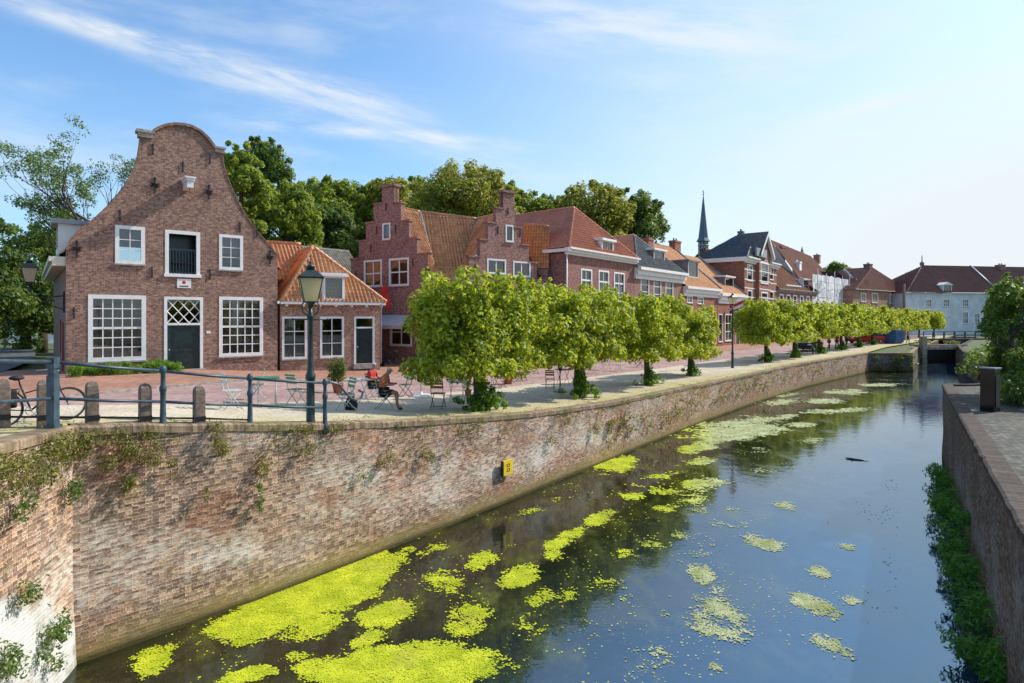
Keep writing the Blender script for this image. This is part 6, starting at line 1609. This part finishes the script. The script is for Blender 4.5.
CH=[(231,410,2.3,Pm,Pm,'pale thin folding chair nearest the third railing post'),(296,406,2.6,Gm,Pm,'green-slatted folding chair left of the tall lamp post'),(257,400,-1.2,Gm,Pm,'green folding chair tucked at the empty green table'),
 (346,411,-.9,Gm,Pm,'empty green folding chair beside the dark bag'),(406,397,-1.9,Gm,M_black,'dark framed folding chair right of the seated couple'),(438,408,3.0,M_slat,M_black,'brown slatted chair alone left of the nearest lime trunk'),
 (450,376,2.6,M_slat,Pm,'brown slatted chair at the back, above the table by the lime'),(500,388,-.6,M_slat,M_black,'brown slatted chair beside the terracotta planter'),(550,389,3.0,M_slat,M_black,'brown slatted chair left of the second lime trunk'),(546,366,2.8,M_slat,M_black,'brown slatted chair farthest back near the second lime'),
 (384,409,1.45,Gm,Pm,'green folding chair under the seated person in the rust top'),(373,399,1.3,Gm,Pm,'folding chair under the seated person in red'),(470,376,-1.0,M_slat,M_black,'brown chair at the dark table behind the nearest lime'),(640,367,1.2,M_slat,M_black,'chair at the far end of the terrace by the third lime'),
 (476,386,1.9,M_slat,M_black,'dark chair half hidden by the nearest lime trunk'),(522,381,.9,M_slat,M_black,'brown chair right of the terracotta planter'),(592,374,-1.1,Pm,Pm,'pale chair left of the far pale table by the third lime'),(619,371,1.8,Pm,Pm,'pale chair right of the far pale table by the third lime'),(534,374,2.2,M_slat,M_black,'brown chair at the back, two places left of the second lime trunk')]
pos={}
for i,(px,py,rz,a,b,lab) in enumerate(CH):
    p=G(px,py); bistro_chair(lab,p,rz,a,b); pos[i]=p
for px,py,rz,a,lab,rd in ((267,404,.4,Gm,'empty green cafe table left of the lamp post',0),(358,403,.8,Pm,'pale cafe table at which the couple sits',0),(457,402,.3,M_zinc,'grey cafe table beside the nearest lime trunk',0),(488,384,.3,M_black,'dark round table behind the nearest lime',1),(563,384,.4,M_black,'dark table under the second lime',0),(606,370,.4,Pm,'pale table behind the third lime on the far terrace',1)):
    bistro_table(lab,G(px,py),rz,a,Pm if a!=M_black else M_black,roundt=bool(rd))
def planter(label,p,r,h,cl,mat,size,potm,name='potted_plant'):
    root=empty(name,p,0,label,'potted plant'); mb=MB(); mb.lathe([(r*.72,0),(r,h*.86),(r*1.08,h*.87),(r*1.08,h),(r*.95,h),(r*.9,h*.9)],16); mb.build('pot',potm,root)
    mb=MB(); mb.tube([(0,0,h*.8),(.01,0,h*1.5),(0,.01,h*2.2)],[.03,.025,.015],6); mb.build('stem',M_bark,root)
    leaves('foliage',cl,size,mat,root,up=.4,rng=np.random.default_rng(int(p.x*10)%97+3)); return root
q=random.Random(9)
p=G(338,393); planter('bushy oleander in a terracotta pot behind the lamp post',p,.2,.34,[(q.uniform(-.25,.25),q.uniform(-.25,.25),q.uniform(.5,1.15),.2,.2,.22,90) for k in range(14)]+[(q.uniform(-.35,.1),0,q.uniform(.9,1.25),.16,.16,.15,40) for k in range(5)],L_palm,.09,M_terracotta)
p=G(508,384); planter('tall pot plant in a brown pot between the limes',p,.26,.5,[(q.uniform(-.2,.2),q.uniform(-.2,.2),q.uniform(.6,1.25),.2,.2,.2,60) for k in range(10)],L_weed,.09,M_terracotta)
p=G(468,396); planter('flowering pot plant next to the nearest lime trunk',p,.14,.25,[(q.uniform(-.12,.12),q.uniform(-.12,.12),q.uniform(.3,.6),.12,.12,.12,40) for k in range(7)],L_shoot,.07,M_terracotta)
# potted palm by the cottage door
p=G(381,367); root=empty('potted_palm',p,0,'small potted palm beside the cottage door','potted plant'); mb=MB(); mb.lathe([(.2,0),(.28,.4),(.3,.41),(.3,.46),(.24,.46)],14); mb.build('pot',M_black,root)
mb=MB(); mb.tube([(0,0,.4),(0,0,1.1)],[.07,.06],7); mb.build('stem',M_bark,root)
mb=MB()
for k in range(26):
    a=k*2.4; e=q.uniform(.2,1.2); L=q.uniform(.7,1.0); w_=.05; pr=None
    for j in range(6):
        t0=j/6;t1=(j+1)/6
        f=lambda t_:Vector((math.cos(a)*L*t_*math.cos(e),math.sin(a)*L*t_*math.cos(e),1.1+L*t_*math.sin(e)-.7*L*t_*t_))
        A_,B_=f(t0),f(t1); s_=Vector((-math.sin(a),math.cos(a),0)); w0=w_*math.sin(math.pi*min(.98,t0+.15));w1=w_*math.sin(math.pi*min(.98,t1+.1))
        mb.face([A_-s_*w0,A_+s_*w0,B_+s_*w1,B_-s_*w1],True)
mb.build('fronds',L_palm,root)
# dark closed parasol with white base
p=G(421,397); root=empty('parasol',p,.2,'folded black parasol on a round white base under the lime crown','parasol')
mb=MB(); mb.lathe([(.42,0),(.42,.05),(.36,.09),(.06,.11),(.05,.2)],20); mb.build('base',M_white,root)
mb=MB(); mb.tube([(0,0,.1),(0,0,2.5)],.022,8); mb.build('pole',M_pale_metal,root)
mb=MB(); n=16; i0=len(mb.v)
prof=[(.03,.55),(.10,.6),(.13,.9),(.15,1.3),(.13,1.7),(.07,2.2),(.03,2.5)]
for r,z in prof:
    for k in range(n): a=2*math.pi*k/n; rr_=r*(1+.22*math.cos(a*5)); mb.v.append((rr_*math.cos(a)-.12*(z<1)*(1-z),rr_*math.sin(a),z))
for j in range(len(prof)-1):
    for k in range(n): mb.f.append([j*n+k,j*n+(k+1)%n,(j+1)*n+(k+1)%n,(j+1)*n+k]); mb.mi.append(0); mb.sm.append(True)
mb.build('canopy',M_blackcl,root)
p=G(560,392); root=empty('parasol',p,.2,'closed dark parasol on a pole beside the second lime trunk','parasol')
mb=MB(); mb.lathe([(.3,0),(.3,.06),(.05,.08)],16); mb.build('base',M_stone,root); mb=MB(); mb.tube([(0,0,.05),(0,0,2.3)],.024,8); mb.build('pole',M_lamp,root)
mb=MB(); mb.lathe([(.03,.9),(.10,1.0),(.12,1.5),(.07,2.0),(.02,2.3)],10); mb.build('canopy',M_green,root)
# bag by the table
p=G(351,410); root=empty('bag',p,.3,'slumped black bag on the ground beside the cafe table','bag'); mb=MB(); mb.lathe([(.10,0),(.17,.04),(.18,.14),(.13,.28),(.07,.36),(.02,.38)],12,sq=.7); mb.build('sack',M_blackcl,root)
mb=MB(); mb.tube([(-.08,0,.33),(-.06,0,.48),(.06,0,.5),(.09,0,.33)],.012,6); mb.build('strap',M_blackcl,root)
# bicycles
def bicycle(label,p,rz,dark=M_black,pann=True,s=1.0):
    root=empty('bicycle',p,rz,label,'bicycle'); root.scale=(s,s,s); R_=.34
    for x in (-.53,.55):
        mb=MB(); mb.torus((x,0,R_),(0,1,0),R_-.02,.02,28,6); wl=mb.build('tyre',M_rubber,root)
        mb=MB(); mb.torus((x,0,R_),(0,1,0),R_-.045,.008,28,5)
        for k in range(14): a=k*2*math.pi/14; mb.tube([(x,(.02 if k%2 else -.02),R_),(x+(R_-.045)*math.cos(a),0,R_+(R_-.045)*math.sin(a))],.002,3,False)
        mb.lathe([(.02,-.03),(.02,.03)],8,(x,0,R_)); mb.build('rim',M_steel,wl)
    mb=MB(); BB=Vector((-.08,0,.28)); ST_=Vector((-.26,0,.80)); HD=Vector((.36,0,.88)); HL=Vector((.40,0,.66))
    for a,b,r in ((BB,ST_,.017),(BB,HL,.019),(Vector((-.2,0,.62)),HL+Vector((0,0,.1)),.013),(BB,Vector((-.53,0,R_)),.012),(Vector((-.53,0,R_)),ST_-Vector((0,0,.12)),.01),(HL,HD,.02),(HL,Vector((.55,0,R_)),.014)): mb.tube([a,b],r,7)
    mb.build('frame',dark,root)
    mb=MB(); mb.tube([HD,HD+Vector((-.02,0,.14))],.014,6); mb.tube([HD+Vector((-.26,-.28,.15)),HD+Vector((-.06,-.22,.16)),HD+Vector((.02,0,.14)),HD+Vector((-.06,.22,.16)),HD+Vector((-.26,.28,.15))],.012,6); mb.build('handlebar',M_steel,root)
    mb=MB(); mb.tube([ST_,ST_+Vector((-.02,0,.10))],.013,6); mb.lathe([(.02,0),(.12,.03),(.13,.06),(.09,.09),(.0,.10)],10,(-.31,0,.88),sq=.7); mb.build('saddle',M_rubber,root)
    mb=MB(); mb.box(-.85,-.28,-.06,.06,.71,.725); mb.tube([(-.82,.05,.71),(-.53,.05,R_)],.007,4); mb.tube([(-.82,-.05,.71),(-.53,-.05,R_)],.007,4); mb.build('carrier',dark,root)
    mb=MB(); mb.tube([(-.53+.38*math.cos(a),0,R_+.38*math.sin(a)) for a in [.3+k*.28 for k in range(9)]],.02,5); mb.build('mudguard',dark,root)
    mb=MB(); mb.torus(BB,(0,1,0),.09,.008,18,4); mb.tube([BB+Vector((0,.05,0)),BB+Vector((.12,.06,-.12))],.01,5); mb.tube([BB+Vector((0,-.05,0)),BB+Vector((-.12,-.06,.12))],.01,5); mb.box(-.02,.1,.06,.16,.15,.17); mb.build('crank',M_steel,root)
    if pann:
        for sy in (-.14,.14):
            mb=MB(); mb.box(-.76,-.36,sy-.06,sy+.06,.38,.72); mb.build('pannier',M_blackcl,root,bevel=.03)
    return root
p=G(36,424); bicycle('black city bicycle with panniers leaning behind the wooden bollards',p,1.02,s=.80)
p=G(392,366); bicycle('dark bicycle parked at the cafe front beside the potted palm',p,.5)
p=G(664,355.5); bicycle('second bicycle parked across the street, right of the one under the third lime',p,.7)
p=G(648,357); bicycle('bicycle parked across the street seen under the third lime',p,.8); 
# ------------------------------------------------------------------ people
def skin_mesh(name,joints,edges,mat,parent,root_i=0,levels=1):
    me=bpy.data.meshes.new(name); me.from_pydata([j[0] for j in joints],edges,[]); me.materials.append(mat)
    o=link(name,me,parent); o.modifiers.new('skin','SKIN').use_smooth_shade=True
    sv=me.skin_vertices[0].data
    for i,j in enumerate(joints):
        r=j[1]; sv[i].radius=(r,r) if not isinstance(r,tuple) else r; sv[i].use_root=(i==root_i)
    sb=o.modifiers.new('sub','SUBSURF'); sb.levels=levels; sb.render_levels=levels
    return o
def person(label,p,rz,J,cl,hair,group=None,skin=None):
    """J: joint dict in local metres facing -y. cl: {'top':mat,'legs':mat,'legs_to':'knee'|'ankle'}"""
    root=empty('person',p,rz,label,'person',group); root.scale=(.94,.94,.94); sk=skin or M_skin; V=lambda k:Vector(J[k])
    names=['pelvis','waist','chest','neck','head','crown','lsh','lel','lwr','lha','rsh','rel','rwr','rha','lhip','lkn','lan','lto','rhip','rkn','ran','rto']
    rad=dict(pelvis=.13,waist=.12,chest=.14,neck=.055,head=.09,crown=.075,lsh=.065,lel=.043,lwr=.032,lha=.038,rsh=.065,rel=.043,rwr=.032,rha=.038,lhip=.09,lkn=.058,lan=.04,lto=.038,rhip=.09,rkn=.058,ran=.04,rto=.038)
    E=[(0,1),(1,2),(2,3),(3,4),(4,5),(2,6),(6,7),(7,8),(8,9),(2,10),(10,11),(11,12),(12,13),(0,14),(14,15),(15,16),(16,17),(0,18),(18,19),(19,20),(20,21)]
    body=skin_mesh('body',[(V(n),rad[n]) for n in names],E,sk,root)
    up=['pelvis','waist','chest','lsh','rsh']; se=[('lsh','lel'),('rsh','rel')]
    j=[(V('pelvis')+Vector((0,0,.0)),.145),(V('waist'),.14),(V('chest'),.155),(V('chest').lerp(V('neck'),.6),.085),(V('lsh'),.08),(V('lsh').lerp(V('lel'),.85),.056),(V('rsh'),.08),(V('rsh').lerp(V('rel'),.85),.056)]
    skin_mesh('top',j,[(0,1),(1,2),(2,3),(2,4),(4,5),(2,6),(6,7)],cl['top'],root)
    f=.96 if cl.get('legs_to')!='knee' else .55
    j=[(V('pelvis'),.15)]; e=[]
    for s_ in 'lr':
        k=len(j); j.append((V(s_+'hip'),.10)); e.append((0,k))
        if cl.get('legs_to')=='knee': j.append((V(s_+'hip').lerp(V(s_+'kn'),.85),.08)); e.append((k,k+1))
        else: j.append((V(s_+'kn'),.07)); j.append((V(s_+'kn').lerp(V(s_+'an'),.95),.06)); e+=[(k,k+1),(k+1,k+2)]
    skin_mesh('trousers' if cl.get('legs_to')!='knee' else 'shorts',j,e,cl['legs'],root)
    for s_ in 'lr':
        skin_mesh('shoe',[(V(s_+'an')+Vector((0,0,-.03)),.05),(V(s_+'an').lerp(V(s_+'to'),.5)+Vector((0,0,-.03)),.047),(V(s_+'to')+Vector((0,0,-.01)),.042)],[(0,1),(1,2)],M_blackcl,root)
    h,c=V('head'),V('crown'); ax=(c-h).normalized(); fw=Vector(J.get('face',(0,-1,0)))
    skin_mesh('hair',[(h-fw*.035+ax*.02,.09),(c-fw*.02+ax*.03,.088)],[(0,1)],hair,root)
    mb=MB(); ctr=h+ax*.02+fw*.085; side=ax.cross(fw).normalized()
    mb.tube([ctr+ax*.02,ctr+fw*.028-ax*.012,ctr-ax*.02],[.008,.014,.008],6)
    mb.build('nose',sk,root)
    mb=MB()
    for s_ in (-1,1): mb.lathe([(0,-.008),(.011,0),(0,.008)],6,tuple(ctr+side*s_*.033+ax*.022-fw*.004))
    mb.build('eyes',M_black,root)
    return root
SIT=dict(pelvis=(0,.05,.52),waist=(0,.08,.70),chest=(0,.05,.92),neck=(0,.0,1.10),head=(0,-.05,1.21),crown=(0,-.06,1.30),lsh=(-.19,.04,1.0),lel=(-.23,-.08,.76),lwr=(-.15,-.30,.76),lha=(-.12,-.37,.77),rsh=(.19,.04,1.0),rel=(.23,-.08,.76),rwr=(.15,-.30,.76),rha=(.12,-.37,.77),
 lhip=(-.09,.0,.52),lkn=(-.11,-.40,.50),lan=(-.11,-.48,.09),lto=(-.11,-.63,.05),rhip=(.09,.0,.52),rkn=(.12,-.38,.50),ran=(.14,-.36,.09),rto=(.14,-.50,.05))
SIT2=dict(SIT); SIT2.update(chest=(0,-.02,.90),neck=(0,-.10,1.06),head=(0,-.17,1.15),crown=(0,-.2,1.24),lsh=(-.19,-.03,.98),rsh=(.19,-.03,.98))
STAND=dict(pelvis=(0,0,.95),waist=(0,0,1.12),chest=(0,.01,1.34),neck=(0,0,1.50),head=(0,-.02,1.60),crown=(0,-.02,1.70),lsh=(-.19,0,1.42),lel=(-.24,.03,1.14),lwr=(-.24,-.06,.90),lha=(-.24,-.09,.82),rsh=(.19,0,1.42),rel=(.24,.03,1.14),rwr=(.24,-.06,.90),rha=(.24,-.09,.82),
 lhip=(-.09,0,.92),lkn=(-.10,-.12,.50),lan=(-.10,-.10,.09),lto=(-.10,-.24,.05),rhip=(.09,0,.92),rkn=(.10,.05,.50),ran=(.10,.22,.10),rto=(.10,.10,.05))
person('seated person with grey hair in a rust top and dark shorts, nearest on the terrace',pos[10],1.45-math.pi*0,SIT2,dict(top=M_rust,legs=M_blackcl,legs_to='knee'),M_greyh,'guests seated on the terrace',M_skin2)
person('seated person with white hair in red behind the cafe table',pos[11],1.3,SIT,dict(top=M_red,legs=M_blackcl),M_lightcl,'guests seated on the terrace')
for i,(px,py,rz,t_,l_,lab) in enumerate(((829,349.5,.6,M_lightcl,M_navy,'walker in a pale top, left of the pair by the fourth far lime'),(837,349.2,2.4,M_red,M_blackcl,'walker in a red top, right of the pair by the fourth far lime'),(846.5,347.5,.2,M_navy,M_blackcl,'walker in dark clothes behind the far limes near the red car'),(908,343.2,1.2,M_rust,M_navy,'distant walker in orange near the blue container'))):
    person(lab,G(px,py),rz,STAND,dict(top=t_,legs=l_),M_brownh,'people walking on the far quay')
# ------------------------------------------------------------------ cars
def car(label,p,rz,paint,L=4.3,Wd=1.75,Hh=1.48,name='parked_car'):
    root=empty(name,p,rz,label,'car','cars parked along the street'); w=Wd/2
    secs=[(-L/2,.45,.62,.78),(-L/2+.12,.28,.88,.9),(-L/2+.9,.22,.98,.97),(-.55,.2,1.0,1.0),(.9,.2,1.0,1.0),(L/2-.35,.25,.98,.96),(L/2-.05,.38,.92,.86)]
    mb=MB(); rows=[]
    for x,zl,zu,wf in secs:
        ww=w*wf; rows.append([(x,-ww*.92,zl),(x,-ww,zl+.15),(x,-ww,zu-.18),(x,-ww*.9,zu),(x,0,zu+.03),(x,ww*.9,zu),(x,ww,zu-.18),(x,ww,zl+.15),(x,ww*.92,zl),(x,-ww*.92,zl)])
    sheet(mb,rows); mb.face(rows[0][:-1]); mb.face(rows[-1][:-1][::-1])
    rf=[(-.75,.98),(-.15,Hh),(1.0,Hh+.02),(1.85,.99)]
    mb.face([(-.15,-w*.70,Hh),(1.0,-w*.70,Hh+.02),(1.0,w*.70,Hh+.02),(-.15,w*.70,Hh)],True)
    for sy in (-1,1):
        for a,b in ((0,1),(2,3)): mb.tube([(rf[a][0],sy*w*(.86 if a in (0,3) else .70),rf[a][1]),(rf[b][0],sy*w*(.86 if b in (0,3) else .70),rf[b][1])],.04,5)
        mb.tube([(.45,sy*w*.86,.99),(.42,sy*w*.70,Hh)],.035,5); mb.tube([(-.15,sy*w*.70,Hh-.01),(1.0,sy*w*.70,Hh)],.04,5)
    mb.build('body',paint,root)
    gl=M_carglass
    mb=MB(); mb.face([(-.75,-w*.84,.99),(-.75,w*.84,.99),(-.15,w*.68,Hh-.02),(-.15,-w*.68,Hh-.02)]); mb.build('windscreen',gl,root)
    mb=MB(); mb.face([(1.85,-w*.84,1.0),(1.85,w*.84,1.0),(1.0,w*.68,Hh-.01),(1.0,-w*.68,Hh-.01)]); mb.build('rear_window',gl,root)
    for sy in (-1,1): mb=MB(); mb.face([(-.72,sy*w*.85,1.0),(1.82,sy*w*.85,1.0),(1.0,sy*w*.69,Hh-.02),(-.15,sy*w*.69,Hh-.02)]); mb.build('side_window',gl,root)
    for x in (-L/2+.85,L/2-.85):
        for sy in (-1,1):
            mb=MB(); mb.torus((x,sy*(w-.10),.31),(0,1,0),.225,.09,20,8); wh=mb.build('wheel',M_rubber,root)
            mb=MB(); me=None; mb.torus((x,sy*(w-.04),.31),(0,1,0),.13,.05,14,5); mb.tube([(x,sy*(w-.1),.31),(x,sy*(w-.02),.31)],.1,8); mb.build('rim',M_steel,wh)
    for sy in (-.62,.62):
        mb=MB(); mb.box(-L/2+.02,-L/2+.10,sy-.16,sy+.16,.66,.80); mb.build('headlight',M_white,root)
        mb=MB(); mb.box(L/2-.09,L/2-.01,sy-.14,sy+.14,.70,.86); mb.build('tail_light',M_red,root)
    mb=MB(); mb.box(-L/2-.04,-L/2+.1,-.75,.75,.36,.5); mb.build('bumper',M_rubber,root)
    return root
M_carglass=plain('car_glass',(0.015,0.018,0.02),.05,.1,2.0)
X_,Y_=(808-CX)/F*62,62; car('black hatchback parked behind the third far lime',(X_,Y_,gz(X_,Y_)+.01),math.atan2(.7,.7)+.1,M_carblack)
X_,Y_=(866-CX)/F*80,80; car('red estate car parked behind the limes before the lock house',(X_,Y_,gz(X_,Y_)+.01),.05,M_carred,4.6,1.8,1.55)
X_,Y_=(655-CX)/F*60.5,60.5
X_,Y_=(893-CX)/F*80,80; root=empty('container',(X_,Y_,gz(X_,Y_)),.6,'blue steel waste container beyond the red car','container')
mb=MB(); mb.box(-1.2,1.2,-.8,.8,.15,1.75)
for k in range(8): mb.box(-1.1+k*.3,-1.0+k*.3,-.86,-.802,.2,1.6)
mb.build('bin_body',M_bluepaint,root); mb=MB(); mb.box(-1.3,1.3,-.9,.9,1.755,1.85); mb.build('rim',M_bluepaint,root)
for sx in (-1,1): mb=MB(); mb.box(sx*.9-.1,sx*.9+.1,-.7,.7,0,.148); mb.build('skid',M_black,root)

p=G(118,391); root=empty('drain_grate',p+Vector((0,0,.01)),.6,'dark iron drain grate in the street gutter before the hedge','drain grate')
mb=MB(); mb.box(-.4,.4,-.22,-.16,0,.03); mb.box(-.4,.4,.16,.22,0,.03); mb.box(-.4,-.34,-.159,.159,0,.03); mb.box(.34,.4,-.159,.159,0,.03); mb.build('frame',M_black,root)
mb=MB()
for k in range(8): mb.box(-.33+k*.085,-.29+k*.085,-.159,.159,.0,.022)
mb.build('bars',M_black,root)
